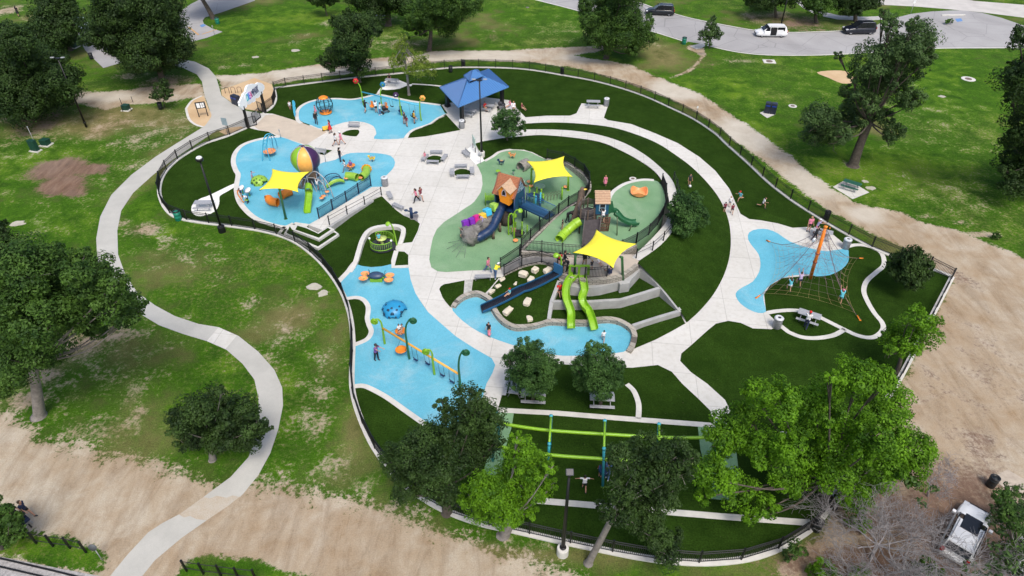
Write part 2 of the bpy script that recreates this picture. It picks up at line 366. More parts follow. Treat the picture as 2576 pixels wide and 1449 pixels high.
BROWN = [(2480,900,160,240,.28),(2380,1000,110,120,.28),(2440,1100,130,90,.4),(2420,1290,240,170,.8),(150,425,72,28,1.3),(225,425,50,16,1.1),(155,465,60,26,1.3),(190,480,40,18,.9),(260,432,24,10,.7),(2350,1310,300,110,.8),(2250,1420,300,70,.9),(2450,1140,120,60,.35),(2330,1200,80,60,.45),(2420,700,40,30,.4),(340,330,40,14,.35),(1240,95,30,14,.4),(1075,125,60,14,.3),(1790,160,40,10,.3),(2000,60,120,26,.5),(80,300,120,40,.5),(40,350,50,20,.35),(390,220,60,16,.4),(2140,120,60,12,.3)]
BLOB += [(200,870,95,48,.85),(120,945,70,42,.7),(285,842,65,30,.75),(60,1010,90,36,.7),(330,1000,40,50,.45),(450,1170,50,20,.5)]
LUSH = [(800,185,160,20,1),(960,165,120,16,1),(1150,140,250,18,1),(1500,145,120,16,1),(1700,225,80,30,1),(1880,335,80,45,1),(2050,455,80,45,1),(2180,540,60,30,.8),(280,245,120,16,.9),(600,195,80,14,.9),(420,585,40,30,.8),(370,510,40,40,.7),(900,110,220,30,.8),(1400,60,200,60,.5),(2300,200,240,90,.75),(2250,420,200,80,.8),(520,620,160,40,.2),(100,400,160,70,.6),(300,790,60,40,.25),(560,950,60,50,.35),(1850,225,60,30,.8),(760,60,200,40,.7),(60,560,200,60,.6),(100,1380,100,40,.5),(600,1430,150,30,.5),(720,1000,60,120,.25),(1500,30,160,30,.5)]
DRY = [(720,800,90,60,.8),(640,830,60,40,.5),(2350,330,160,60,.1),(2450,250,120,60,.1),(1380,80,120,40,.5),(800,100,120,30,.6),(1000,110,160,30,.7),(500,680,180,60,.4),(560,330,80,50,.5),(300,300,140,50,.6),(880,1100,40,120,.5),(2420,500,120,50,.25),(1600,150,120,26,.5),(830,880,60,140,.4),(2200,300,80,60,.3),(400,420,60,80,.4),(1250,1400,300,30,.8)]
def blobmask(lst):
    M = np.zeros(X.shape)
    for px, py, rx, ry, s in lst:
        c_ = P(px, py); ax = abs(P(px + rx, py).x - c_.x); ay = max(abs(P(px, py - ry).y - c_.y), abs(P(px, py + ry).y - c_.y))
        q = ((X - c_.x) / ax) ** 2 + ((Y - c_.y) / ay) ** 2
        M = np.maximum(M, s * np.exp(-q * 1.1))
    return M
gm = np.zeros(X.shape)
for pts, soft in GRAV: gm = np.maximum(gm, np.clip(.5 + inpoly(X, Y, W(pts)) / (2 * soft), 0, 1))
for pts, soft in (([(-300,1262),(0,1262),(67,1330),(167,1357),(240,1373),(268,1405),(255,1440),(200,1440),(100,1415),(-300,1360)], .6), ([(430,1600),(450,1440),(467,1412),(517,1395),(633,1403),(700,1425),(790,1449),(850,1600)], .5)):
    gm = np.minimum(gm, 1 - np.clip(.5 + inpoly(X, Y, W(pts)) / (2 * soft), 0, 1))
bm_ = blobmask(BLOB)
bmk = blobmask(BROWN); lu = np.clip(.4 + blobmask(LUSH) * .6 - blobmask(DRY) * .5, 0, 1)
ny, nx = X.shape
me = bpy.data.meshes.new('ground')
Z = np.zeros(X.shape)
co = np.stack([X, Y, Z], -1).reshape(-1, 3).astype(np.float32)
idx = np.arange(nx * ny).reshape(ny, nx)
quads = np.stack([idx[:-1, :-1], idx[:-1, 1:], idx[1:, 1:], idx[1:, :-1]], -1).reshape(-1, 4).astype(np.int32)
me.vertices.add(len(co)); me.vertices.foreach_set('co', co.ravel())
me.loops.add(quads.size); me.loops.foreach_set('vertex_index', quads.ravel())
me.polygons.add(len(quads)); me.polygons.foreach_set('loop_start', np.arange(0, quads.size, 4, dtype=np.int32))
me.update(calc_edges=True)
at_ = me.attributes.new('cover', 'FLOAT_COLOR', 'POINT')
at_.data.foreach_set('color', np.stack([gm, bmk, lu, bm_], -1).astype(np.float32).ravel())
m, b, N, L, geo, noise, ramp, mix, math_, step, bump = nodes_of('lawn and worn earth', .95, .1)
an = N.new('ShaderNodeAttribute'); an.attribute_name = 'cover'
sp = N.new('ShaderNodeSeparateColor'); L.new(an.outputs['Color'], sp.inputs[0])
big = noise(.07, 5, .6); mid = noise(.45, 6, .68, dist=.4); fin = noise(3.2, 5, .75); vf = noise(11, 4, .8)
strk = N.new('ShaderNodeMapping'); strk.inputs['Scale'].default_value = (2.2, .5, 1); strk.inputs['Rotation'].default_value = (0, 0, .5); L.new(geo.outputs['Position'], strk.inputs[0])
stn = noise(.8, 6, .7, vec=strk.outputs[0], dist=.3)
g1 = ramp(math_('ADD', math_('MULTIPLY', mid, .6), math_('MULTIPLY', fin, .4)), [(.32, (.014, .048, .004)), (.5, (.043, .115, .006)), (.66, (.098, .185, .013))])
g2 = ramp(mid, [(.3, (.085, .10, .026)), (.7, (.25, .21, .10))])
g3 = ramp(mid, [(.3, (.050, .125, .008)), (.7, (.125, .225, .013))])
lv = math_('ADD', sp.outputs[2], math_('MULTIPLY', math_('SUBTRACT', big, .5), 1.5))
lv = math_('ADD', lv, math_('MULTIPLY', math_('SUBTRACT', mid, .5), .9))
g = mix(step(lv, .44, .03), g1, g2); g = mix(step(lv, .5, .95), g, g3)
g = mix(1, g, ramp(vf, [(.28, (.40, .44, .38)), (.5, (1, 1, 1)), (.72, (1.7, 1.6, 1.45))]), 'MULTIPLY')
br_ = ramp(stn, [(.25, (.075, .04, .03)), (.5, (.145, .082, .058)), (.75, (.25, .16, .115))])
br_ = mix(1, br_, ramp(vf, [(.25, (.65, .65, .65)), (.75, (1.35, 1.35, 1.35))]), 'MULTIPLY')
d1 = ramp(math_('ADD', math_('MULTIPLY', mid, .5), math_('MULTIPLY', big, .5)), [(.36, (.33, .24, .15)), (.48, (.395, .32, .23)), (.60, (.475, .42, .335))])
d1 = mix(1, d1, ramp(noise(.35, 8, .75, vec=strk.outputs[0], dist=.8), [(.32, (.74, .70, .66)), (.55, (1.04, 1.04, 1.04))]), 'MULTIPLY')
d1 = mix(1, d1, ramp(vf, [(.25, (.74, .74, .74)), (.75, (1.22, 1.22, 1.22))]), 'MULTIPLY')
nn = math_('ADD', math_('MULTIPLY', math_('SUBTRACT', mid, .5), 1.5), math_('MULTIPLY', math_('SUBTRACT', fin, .5), 1.5))
d1 = mix(step(sp.outputs[2], .50, .85), d1, mix(1, ramp(mid, [(.3, (.46, .41, .33)), (.7, (.58, .54, .46))]), ramp(vf, [(.25, (.86, .86, .86)), (.75, (1.1, 1.1, 1.1))]), 'MULTIPLY'))
dm = step(math_('ADD', sp.outputs[0], nn), .36, .62)
bmm = step(math_('ADD', sp.outputs[1], math_('MULTIPLY', nn, .9)), .22, .72)
sparse = math_('MULTIPLY', step(math_('ADD', math_('MULTIPLY', fin, .6), math_('MULTIPLY', big, .4)), .52, .62), .55)
c = mix(sparse, g, g2)
c = mix(step(math_('ADD', an.outputs['Alpha'], math_('MULTIPLY', nn, 1.1)), .30, .84), c, mix(.35, d1, mix(1, ramp(mid, [(.3, (.21, .135, .08)), (.7, (.36, .27, .17))]), ramp(vf, [(.25, (.6, .6, .6)), (.75, (1.4, 1.4, 1.4))]), 'MULTIPLY')))
c = mix(dm, c, d1); c = mix(bmm, c, mix(.16, br_, d1))
L.new(c, b.inputs['Base Color']); bump(math_('ADD', vf, fin), .6, .08)
me.materials.append(MATS['lawn and worn earth'])
ground = bpy.data.objects.new('ground', me); C.objects.link(ground)
tag(ground, 'park lawn with worn earth trails and bare patches', 'ground', kind='structure')
def struct(mb, name, material, label, cat):
    o = mb.build(name, material); return tag(o, label, cat, kind=None if cat == 'wall' else 'structure')
def sheet(name, pts, z, material, label, cat, smooth=0):
    q = W(pts, z)
    if smooth: q = cr(q, smooth, True)
    return struct(MB().poly(q), name, material, label, cat)
def strip(name, pts, wd, z, label, h=.0, material=None, smooth=5, closed=False):
    q = cr(W(pts, z), smooth, closed) if smooth else W(pts, z)
    return struct(MB().wall([p + Vector((0, 0, h)) for p in q], wd, z - .02, closed), name, material or KERB, label, 'kerb')
# ---------------------------------------------------------------- fence line and fenced turf
FENCE_L = [(621,322),(600,331),(575,342),(545,352),(515,362),(478,382),(440,408),(412,440),(401,475),(406,505),(422,532),(446,548),(490,558),(560,567),(640,578),(700,592),(750,614),(800,654),(840,702),(866,748),(882,800),(888,860),(886,920),(886,972),(896,1022),(920,1085),(950,1140),(1010,1213),(1100,1275),(1200,1315),(1300,1337),(1400,1360),(1500,1381),(1600,1401),(1700,1414),(1800,1416),(1900,1402),(1985,1367),(2060,1311),(2109,1232),(2180,1092),(2267,945),(2330,823),(2395,697)]
FENCE_R = [(2395,697),(2340,676),(2236,642),(2184,619),(2139,595),(2094,570),(2057,547),(2017,522),(1982,498),(1932,459),(1880,410),(1825,361),(1800,337),(1745,300),(1685,271),(1623,243),(1555,220),(1485,202),(1417,190),(1347,178),(1284,172),(1166,170),(1091,175),(1006,185),(904,195),(796,208),(690,222)]
FENCE_G = [(690,222),(694,250),(683,272),(662,284)]
FL = cr(W(FENCE_L), 4); FR = cr(W(FENCE_R), 4); FG = cr(W(FENCE_G), 4)
turf_pts = FL + FR[1:] + FG[1:]
struct(MB().poly([p + Vector((0, 0, .006)) for p in turf_pts]), 'artificial_turf', TURF, 'dark green artificial turf inside the fence', 'turf')
for ln, wd in ((FL, .42), (FR, .36), (FG, .36)):
    struct(MB().wall([p + Vector((0, 0, .10)) for p in ln], wd, -.05), 'fence_kerb', KERB, 'pale concrete kerb under the black fence', 'kerb')
# ---------------------------------------------------------------- concrete: plaza, ring walk and walks
PLAZA = [(625,321),(658,284),(686,286),(749,305),(810,328),(900,340),(1026,348),(1060,330),(1112,264),(1200,242),(1280,252),(1322,295),(1375,291),(1434,291),(1450,285),(1463,260),(1530,265),(1519,296),(1529,302),(1588,312),(1650,336),(1705,360),(1760,395),(1800,430),(1835,475),(1857,525),(1863,538),(1885,551),(1913,554),(1957,562),(1994,573),(2031,571),(2065,577),(2097,591),(2121,611),(2133,640),(2118,677),(2053,692),(1969,699),(1938,717),(1922,740),(1927,784),(1962,818),(1941,828),(1894,826),(1863,812),(1832,807),(1801,814),(1779,832),(1739,868),(1714,889),(1711,908),(1738,936),(1780,966),(1824,1006),(1840,1039),(1845,1066),(1796,1066),(1787,1033),(1757,1003),(1717,966),(1690,935),(1655,918),(1590,925),(1500,922),(1400,915),(1310,922),(1280,950),(1262,996),(1253,1027),(1212,1006),(1215,996),(1224,965),(1239,938),(1246,918),(1237,901),(1193,876),(1148,847),(1104,809),(1077,785),(1046,741),(1033,703),(1027,669),(1027,641),(1017,633),(1002,632),(994,627),(997,614),(1037,609),(1051,581),(1056,563),(1045,553),(1017,543),(997,529),(981,513),(955,488),(900,470),(720,400),(700,344),(675,331),(647,327)]
WALK = mat('weathered walk concrete', (.44, .435, .40), .9, .10, .35, .15, 25, fine=.07)
sheet('plaza_paving', PLAZA, .012, CONC, 'pale concrete plaza and ring walk', 'pavement')
sheet('entrance_walk', [(412,157),(435,145),(490,155),(525,172),(543,192),(550,215),(557,240),(587,262),(620,279),(657,285),(626,321),(600,319),(545,328),(497,360),(440,398),(385,440),(335,485),(305,530),(295,580),(297,640),(315,690),(345,735),(390,768),(440,795),(500,815),(550,823),(600,845),(650,885),(690,930),(710,975),(712,1020),(700,1080),(680,1140),(650,1195),(612,1242),(604,1250),(585,1246),(570,1252),(545,1247),(528,1254),(512,1250),(580,1200),(625,1150),(645,1100),(652,1050),(650,1000),(640,955),(610,915),(570,880),(520,858),(460,840),(400,818),(345,785),(300,745),(262,700),(245,655),(242,600),(252,545),(280,490),(330,440),(390,395),(445,360),(510,320),(532,290),(520,255),(513,232),(508,205),(495,187),(463,172)], .014, WALK, 'winding pale concrete footpath outside the fence', 'path')
sheet('lower_walk', [(450,1294),(463,1302),(478,1298),(494,1306),(520,1309),(457,1353),(390,1409),(353,1455),(320,1520),(235,1520),(277,1449),(320,1396),(373,1339),(410,1315)], .014, WALK, 'end of the pale footpath beyond the dirt crossing', 'path')
sheet('buried_walk', [(512,1250),(545,1247),(585,1246),(612,1242),(575,1272),(520,1309),(494,1306),(463,1302),(448,1296),(480,1273)], .008, mat('dust covered concrete', (.42, .35, .265), .95, .12, 1.2, .2, 20, fine=.15, col2=(.455, .42, .355)), 'stretch of footpath dusted over by the dirt crossing', 'path')
sheet('new_slab', [(520,858),(550,823),(596,844),(567,878)], .018, CONC, 'brighter replacement slab in the winding footpath', 'path')
sheet('granite_bed', [(468,273),(483,253),(508,241),(516,250),(526,275),(532,290),(524,305),(510,319),(490,312),(475,298)], .018, DG, 'tan granite bed around the map kiosk', 'granite bed', 4)
sheet('granite_apron', [(556,226),(600,211),(640,196),(684,212),(691,232),(692,248),(682,268),(658,281),(620,275),(587,261),(558,240)], .010, DG, 'tan granite apron by the entrance sign', 'granite bed')
sheet('granite_strip', [(551,331),(570,322),(605,318),(615,321),(598,330),(572,342)], .018, DG, 'narrow tan granite strip beside the entrance walk', 'granite bed')
strip('granite_kerb', [(468,273),(483,253),(508,241)], .3, .03, 'pale kerb curving round the granite bed'); strip('granite_kerb', [(468,273),(475,298),(490,312),(510,319)], .3, .03, 'pale kerb on the low side of the granite bed')
sheet('entry_paving', [(640,318),(668,290),(690,288),(749,305),(800,324),(822,332),(770,364),(720,348),(705,342),(675,331),(650,326)], .018, mat('tan broom concrete', (.50, .43, .345), .9, .1, .6, .1, fine=.08), 'tan paving just inside the entrance gate', 'pavement')
sheet('island_paving', [(775,320),(790,298),(850,290),(930,292),(970,310),(975,342),(1035,342),(1030,352),(940,356),(820,340)], .014, CONC, 'pale concrete island under the bench by the swings', 'pavement')
# ---------------------------------------------------------------- coloured play pads
PAD_A = [(589,408),(593,386),(609,368),(635,356),(675,347),(705,344),(740,356),(769,368),(785,392),(801,411),(815,408),(843,402),(862,392),(881,385),(920,384),(955,386),(983,392),(994,408),(987,426),(971,442),(966,456),(962,470),(943,478),(935,471),(801,551),(775,566),(739,562),(719,570),(695,567),(655,554),(627,536),(605,510),(598,486),(597,466),(601,440),(595,428)]
PAD_B = [(749,300),(751,277),(769,262),(799,252),(844,249),(884,251),(919,245),(951,239),(994,247),(1034,255),(1070,260),(1106,264),(1122,280),(1124,285),(1101,297),(1079,312),(1041,325),(1028,335),(1019,347),(980,350),(941,349),(946,338),(946,332),(939,317),(914,307),(881,305),(844,314),(814,325),(784,315)]
PAD_C = [(891,662),(910,669),(933,672),(960,670),(987,664),(989,671),(1027,669),(1033,703),(1045,737),(1061,763),(1077,785),(1104,809),(1148,847),(1193,876),(1237,901),(1246,918),(1239,938),(1224,965),(1215,996),(1180,1050),(1130,1075),(1067,1064),(1059,1060),(1015,1029),(971,998),(930,976),(910,970),(888,972),(886,918),(892,866),(922,852),(932,834),(926,816),(922,800),(925,785),(924,768),(913,754),(895,749),(872,752),(866,742),(850,710),(862,697),(876,682)]
PAD_D = [(1137,772),(1160,752),(1190,742),(1212,745),(1228,765),(1236,785),(1250,806),(1275,822),(1310,828),(1345,822),(1385,812),(1480,815),(1520,806),(1550,806),(1580,830),(1588,850),(1576,880),(1556,887),(1500,893),(1432,895),(1400,893),(1340,881),(1284,866),(1226,845),(1182,821),(1148,792)]
PAD_E = [(1854,733),(1851,745),(1863,764),(1885,779),(1907,787),(1927,784),(1921,758),(1922,736),(1938,717),(1969,699),(2003,692),(2037,690),(2053,695),(2087,692),(2118,677),(2134,658),(2135,639),(2129,625),(2081,632),(2037,624),(1988,608),(1957,587),(1932,577),(1907,576),(1885,584),(1882,602),(1894,621),(1908,639),(1913,661),(1910,683),(1894,708),(1869,722)]
sheet('blue_play_surface', PAD_A, .022, BLUE, 'blue rubber pad around the balloon climber', 'play surface', 2)
sheet('blue_play_surface', PAD_B, .022, BLUE, 'blue rubber pad under the flower swings', 'play surface', 2)
sheet('blue_play_surface', PAD_C, .022, BLUE, 'blue rubber pad along the left fence', 'play surface')
sheet('blue_play_surface', PAD_D, .022, BLUE, 'blue rubber pool at the foot of the slides', 'play surface', 2)
sheet('blue_play_surface', PAD_E, .022, BLUE, 'blue rubber pad under the rope net', 'play surface', 2)
strip('pad_kerb', [(943,480),(801,553)], .3, .03, 'straight kerb'); 
strip('pad_kerb', [(739,562),(719,571),(695,568),(655,555),(627,537),(604,510),(596,486),(595,466),(599,440),(593,428),(587,408),(591,386),(607,367),(634,355),(674,346),(704,343)], .55, .03, 'pale kerb round the balloon pad')
strip('pad_kerb', [(775,567),(739,562)], .5, .03, 'short kerb by the landing', smooth=0)
strip('pad_kerb', [(758,310),(748,300),(749,277),(767,261),(799,251),(844,248),(884,250),(919,244),(951,238),(994,246),(1034,254),(1070,259),(1108,264)], .45, .03, 'pale kerb behind the flower swings')
strip('pad_kerb', [(1127,286),(1103,297),(1081,312),(1043,325),(1029,335),(1020,347)], .45, .03, 'pale kerb beside the pavilion lawn')
strip('pad_kerb', [(850,710),(862,697),(876,682),(886,668),(893,660)], .5, .03, 'pale kerb at the upper corner of the lower pad', smooth=3)
strip('pad_kerb', [(872,751),(895,748),(913,753),(925,768),(926,785),(924,800),(928,816),(934,834),(923,853),(892,867)], .42, .03, 'pale kerb round the small turf bay')
strip('pad_kerb', [(888,972),(910,970),(930,976),(971,998),(1015,1029),(1059,1060),(1070,1067)], .42, .03, 'pale kerb along the bottom of the lower pad')
# turf beds on the paving
def bed(pts, label, z=.030, smooth=0): return sheet('turf_bed', pts, z, TURF, label, 'turf', smooth)
bed([(1026,347),(1032,335),(1044,327),(1062,320),(1084,312),(1104,298),(1121,287),(1158,327),(1120,334),(1070,343)], 'turf wedge between the swings and pavilion')
bed([(1112,266),(1127,287),(1119,284),(1108,265)], 'turf sliver at the pavilion edge')
bed([(860,338),(875,328),(899,326),(904,332),(900,339),(893,343)], 'small turf bed before the bench', smooth=3)
bed([(801,373),(836,378),(817,390),(806,388)], 'small turf bed beside the balloon')
for (cx, cy, rx, ry, lb) in ((1094, 401, 20.5, 10, 'upper round turf bed between four benches'), (1163, 435, 21.5, 10.5, 'lower round turf bed between four benches')):
    bed([(cx + rx * math.cos(k * math.pi / 10), cy + ry * math.sin(k * math.pi / 10)) for k in range(20)], lb)
bed([(990,672),(1003,632),(1017,633),(1025,640),(1026,668)], 'small turf corner beside the carousel')
bed([(1105,727),(1109,720),(1117,715),(1169,705),(1166,741),(1145,757),(1133,773),(1120,758),(1113,747)], 'turf bed left of the stepping stone path')
bed([(1190,703),(1260,697),(1221,737),(1205,732),(1186,735)], 'turf bed below the stone bench')
bed([(1600,830),(1711,788),(1727,812),(1690,833),(1650,854),(1596,877),(1600,850)], 'turf right of the blue pool')
sheet('stone_path', [(1170,705),(1189,703),(1185,735),(1167,741)], .034, mat('grey flagstones', (.42, .42, .39), .9, .35, 1.6, .3, 6), 'short flagstone path to the blue pool', 'path')
sheet('bright_paving', [(1191,363),(1176,374),(1178,393),(1197,414),(1219,405)], .030, WHITE if False else mat('fresh white concrete', (.78, .78, .74), .85, .05, 1), 'bright new concrete wedge by the lamp post', 'pavement')
sheet('picnic_slab', [(591,470),(560,488),(552,495),(552,506),(549,520),(540,532),(520,541),(500,544),(486,538),(481,526),(486,512),(505,499),(520,494),(550,480),(588,462)], .016, mat('fresh white concrete', (.78, .78, .74)), 'bright concrete walk and round picnic slab', 'pavement', 2)
sheet('picnic_slab', [(958,213),(970,203),(986,199),(1008,203),(1030,212),(1037,211),(1034,217),(1022,216),(1005,223),(980,226),(962,225)], .016, mat('fresh white concrete', (.78, .78, .74)), 'round white picnic slab behind the flower swings', 'pavement', 2)
strip('turf_kerb', [(1036,211),(1085,214),(1128,219)], .35, .03, 'thin pale kerb running from the picnic slab', smooth=2)
strip('turf_kerb', [(960,222),(954,230),(950,238)], .4, .03, 'short pale kerb below the picnic slab', smooth=2)
strip('turf_kerb', [(2131,621),(2150,616),(2174,617),(2205,627),(2221,643),(2223,667),(2205,684),(2181,706),(2173,730),(2181,755),(2199,786),(2219,811),(2221,829),(2205,845),(2184,849),(2156,843),(2125,829),(2081,807),(2050,792),(2019,783),(1988,780),(1950,783),(1930,787)], .42, .03, 'long pale kerb looping round the rope net lawn')
strip('turf_kerb', [(1962,818),(1975,828),(1988,837),(2019,848),(2056,850),(2097,843),(2125,828)], .42, .03, 'pale kerb below the picnic table bed')
strip('turf_kerb', [(1250,1031),(1400,1039),(1560,1052),(1797,1070)], .45, .03, 'straight pale kerb above the zip track', smooth=0)
strip('turf_kerb', [(1577,966),(1592,980),(1601,997),(1607,1020),(1606,1053)], .4, .03, 'curved pale kerb below the round tree')
strip('turf_kerb', [(1290,1254),(1377,1261),(1544,1275),(1697,1289),(1817,1299),(2040,1315)], .45, .03, 'straight pale kerb below the zip track', smooth=0)
strip('turf_kerb', [(1970,1085),(1995,1129),(2025,1163),(2055,1186),(2079,1203),(2109,1216)], .45, .03, 'pale kerb slanting under the bright tree')
sheet('green_play_surface', [(1252,1034),(1293,1037),(1287,1075),(1268,1140),(1262,1200),(1215,1195),(1235,1110)], .018, GREEN, 'green rubber strip at the left end of the zip track', 'play surface')
sheet('green_play_surface', [(1755,1069),(1845,1075),(1860,1200),(1850,1260),(1790,1255),(1762,1130)], .018, GREEN, 'green rubber strip at the right end of the zip track', 'play surface')
# ---------------------------------------------------------------- roads
sheet('road', [(1250,-60),(1338,-2),(1448,24),(1560,56),(1648,80),(1728,104),(1775,112),(1830,125),(1880,133),(1932,137),(2010,138),(2095,136),(2207,130),(2290,124),(2370,120),(2576,119),(2800,125),(2800,100),(2640,78),(2572,63),(2520,45),(2470,32),(2420,26),(2397,26),(2340,29),(2292,35),(2232,50),(2205,63),(2150,76),(2122,79),(2050,82),(1974,83),(1900,78),(1840,68),(1788,58),(1740,47),(1698,37),(1650,22),(1610,8),(1560,-8),(1480,-60)], .014, ASPH, 'grey asphalt park road and turning circle', 'road')
sheet('upper_road', [(2205,8),(2217,12),(2300,16),(2397,24),(2470,31),(2572,44),(2800,70),(2800,40),(2576,12),(2450,2),(2400,-8),(2200,-12)], .018, mat('pale dusty road', (.50, .48, .45), .9, .12, .4), 'pale road beyond the turning circle', 'road')
sheet('park_walk', [(2002,5),(2020,20),(2052,37),(2107,49),(2182,52),(2232,48),(2228,40),(2180,42),(2112,39),(2060,27),(2032,14),(2018,-4),(1996,-10)], .018, mat('grey walk concrete', (.42, .42, .41), .9, .1, .5), 'grey footpath under the far trees', 'path')  # even mid grey for the walk surface
strip('road_kerb', [(1610,6),(1650,21),(1698,35),(1740,46),(1788,56),(1840,66),(1900,76),(1974,81),(2050,80),(2122,77),(2150,74)], .3, .10, 'kerb along the far side of the road', material=KERB)
strip('road_kerb', [(1338,-3),(1448,25),(1560,57),(1648,81),(1728,106)], .3, .05, 'kerb along the near side of the road', material=KERB)
strip('road_kerb', [(1776,113),(1830,126),(1880,134),(1932,138),(2010,139),(2095,137),(2207,131),(2290,125),(2370,121),(2576,120)], .3, .05, 'kerb along the near side of the turning circle', material=KERB)
sheet('parking_lot', [(440,60),(452,30),(480,10),(520,-10),(660,-20),(640,2),(560,30),(515,44),(510,52),(513,60),(535,72),(560,80),(520,95),(483,105),(470,95),(455,88)], .014, ASPH, 'grey parking bay behind the big oak', 'road')
sheet('parking_lot', [(195,78),(205,110),(215,127),(240,152),(260,171),(290,162),(340,150),(330,120),(300,95),(250,64),(215,60)], .014, ASPH, 'grey parking bay left of the big oak', 'road')
sheet('kerb_ramp', [(1766,108),(1735,116),(1752,124),(1765,121),(1778,113)], .030, CONC, 'small concrete ramp at the road edge', 'pavement')
sheet('bay_markings', [(502,64),(512,60),(518,64),(508,69)], .022, mat('blue road paint', (.12, .25, .50), .8, .2), 'worn blue accessible bay symbol', 'road marking')
sheet('bay_markings', [(2402,47),(2418,46),(2422,53),(2408,55)], .022, mat('blue road paint', (.12, .25, .50)), 'worn blue bay symbol on the turning circle', 'road marking')
strip('bay_line', [(475,68),(500,88)], .3, .02, 'faded orange bay line', material=mat('faded orange paint', (.50, .30, .12), .9), smooth=0); strip('bay_line', [(508,86),(545,74)], .25, .02, 'faded orange edge line', material=mat('faded orange paint', (.5, .3, .12)), smooth=0)
sheet('rail_bed', [(-60,1392),(0,1400),(60,1412),(140,1428),(250,1449),(400,1500),(-200,1500)], .02, mat('pale ballast', (.34, .33, .33), .95, .35, 5, .6, 12), 'pale stone ballast of the miniature railway', 'ballast')
for o_ in (0, 1):
    strip('rail', [(-60, 1391 + o_ * 21), (0, 1405 + o_ * 21), (137, 1437 + o_ * 21), (260, 1468 + o_ * 21)], .08, .05, 'dark rail of the miniature railway', h=.08, material=BLACK)
# ---------------------------------------------------------------- the hill: ring ramp, lawns, upper green pad, deck
A_ = [(1316,311),(1388,308),(1463,311),(1538,320),(1600,338),(1655,361),(1700,390),(1740,420),(1780,460),(1810,500),(1830,545),(1838,590),(1836,640),(1822,690),(1795,740),(1760,782),(1727,812)]
zB = [.02,.3,.6,.95,1.3,1.65,2.0,2.3,2.4,2.4,2.4,2.4,2.4,2.35,1.35,.5,.03]
B_ = [(1313,326),(1388,326),(1450,330),(1513,341),(1570,360),(1620,388),(1660,420),(1690,452),(1702,485),(1706,530),(1697,572),(1663,616),(1608,656),(1616,672),(1664,722),(1711,782),(1727,811)]
I_ = [(1310,343),(1363,340),(1438,346),(1508,357),(1560,378),(1610,405),(1645,430),(1665,455),(1680,490),(1684,530),(1672,563),(1636,604),(1590,648)]
A3 = [P(x, y, .024) for x, y in A_]; B3 = [P(x, y, z) for (x, y), z in zip(B_, zB)]; I3 = [P(x, y, z) for (x, y), z in zip(I_, zB)]
struct(MB().loft(cr(A3, 4), cr(B3, 4), 6, .12), 'hill_lawn', TURF, 'green turf bank between the ring walk and the ramp', 'turf')
struct(MB().loft([p + Vector((0, 0, .02)) for p in cr(B3[:13], 4)], [p + Vector((0, 0, .02)) for p in cr(I3, 4)], 2), 'ring_ramp', CONC, 'pale concrete ramp curving up to the deck', 'path')
UP = 2.5
P2 = [(1195,361,.02),(1212,356,.02),(1265,347,.02),(1310,343,.03),(1363,340,.3),(1438,346,.6),(1508,357,.95),(1560,378,1.3),(1610,405,1.65),(1645,430,2.0),(1664,455,2.3),(1650,462,2.47),(1615,456,2.47),(1575,464,2.47),(1548,480,2.47),(1534,493,2.47),(1528,508,2.47),(1447,522,2.47),(1429,522,2.4),(1468,499,1.7),(1480,484,1.3),(1483,466,1.0),(1475,445,.8),(1450,425,.62),(1420,408,.45),(1376,400,.2),(1363,394,.12),(1340,383,.06),(1317,377,.03),(1287,376,.025),(1257,382,.025),(1239,394,.025),(1219,405,.025)]
struct(MB().poly(W(P2)), 'inner_lawn', TURF, 'turf between the ramp and the two green pads', 'turf')
BACK = [(1376,400,.2),(1420,408,.45),(1450,425,.62),(1475,445,.8),(1483,466,1.0),(1480,484,1.3),(1468,499,1.7),(1429,522,2.4)]
back3 = cr(W(BACK), 4)
struct(MB().wall([p + Vector((0, 0, .06)) for p in back3], .4, -.1), 'stone_wall', STONE, 'curved stone wall behind the lower green pad', 'wall')
DIAG = [(1429,522,2.4),(1400,545,2.4),(1350,590,2.4),(1311,629,2.4)]
diag3 = cr(W(DIAG), 3)
struct(MB().wall([p + Vector((0, 0, .1)) for p in diag3], .4, -.1), 'stone_wall', STONE, 'straight retaining wall between the two green pads', 'wall')
lob = [p for p in W([(1219,405),(1239,394),(1257,382),(1287,376),(1317,377),(1340,383),(1363,394)])] + [Vector((p.x, p.y, 0)) for p in back3] + [Vector((p.x, p.y, 0)) for p in diag3[1:]] + W([(1262,672),(1258,679),(1185,681),(1123,685),(1101,683),(1085,673),(1080,653),(1083,627),(1089,599),(1099,577),(1117,559),(1145,541),(1175,521),(1185,515),(1194,507),(1209,485),(1214,464),(1212,441),(1204,423),(1199,415)])
struct(MB().poly([Vector((p.x, p.y, .034)) for p in lob]), 'green_play_surface', GREEN, 'mint green rubber pad around the orange playhouse', 'play surface')
strip('pad_kerb', [(1219,405),(1239,394),(1257,382),(1287,376),(1317,377),(1340,383),(1363,394),(1376,400)], .4, .04, 'pale kerb at the top of the lower green pad')
LOBE = [(1320,628),(1360,588),(1400,547),(1430,522),(1447,518),(1500,512),(1530,505),(1536,491),(1548,477),(1575,461),(1615,452),(1645,453),(1662,463),(1672,490),(1672,520),(1664,550),(1645,578),(1600,612),(1560,632),(1500,646),(1470,643),(1430,641),(1372,636),(1345,631)]
lobe3 = cr(W(LOBE, UP), 2, True)
struct(MB().prism(lobe3, 2.4), 'green_play_surface', GREEN, 'raised mint green pad around the tree house', 'play surface')
strip('pad_kerb', [(1530,507),(1536,491),(1548,477),(1575,461),(1615,452),(1645,453)], .4, UP + .02, 'pale kerb at the top of the raised pad')
DZ = 2.4
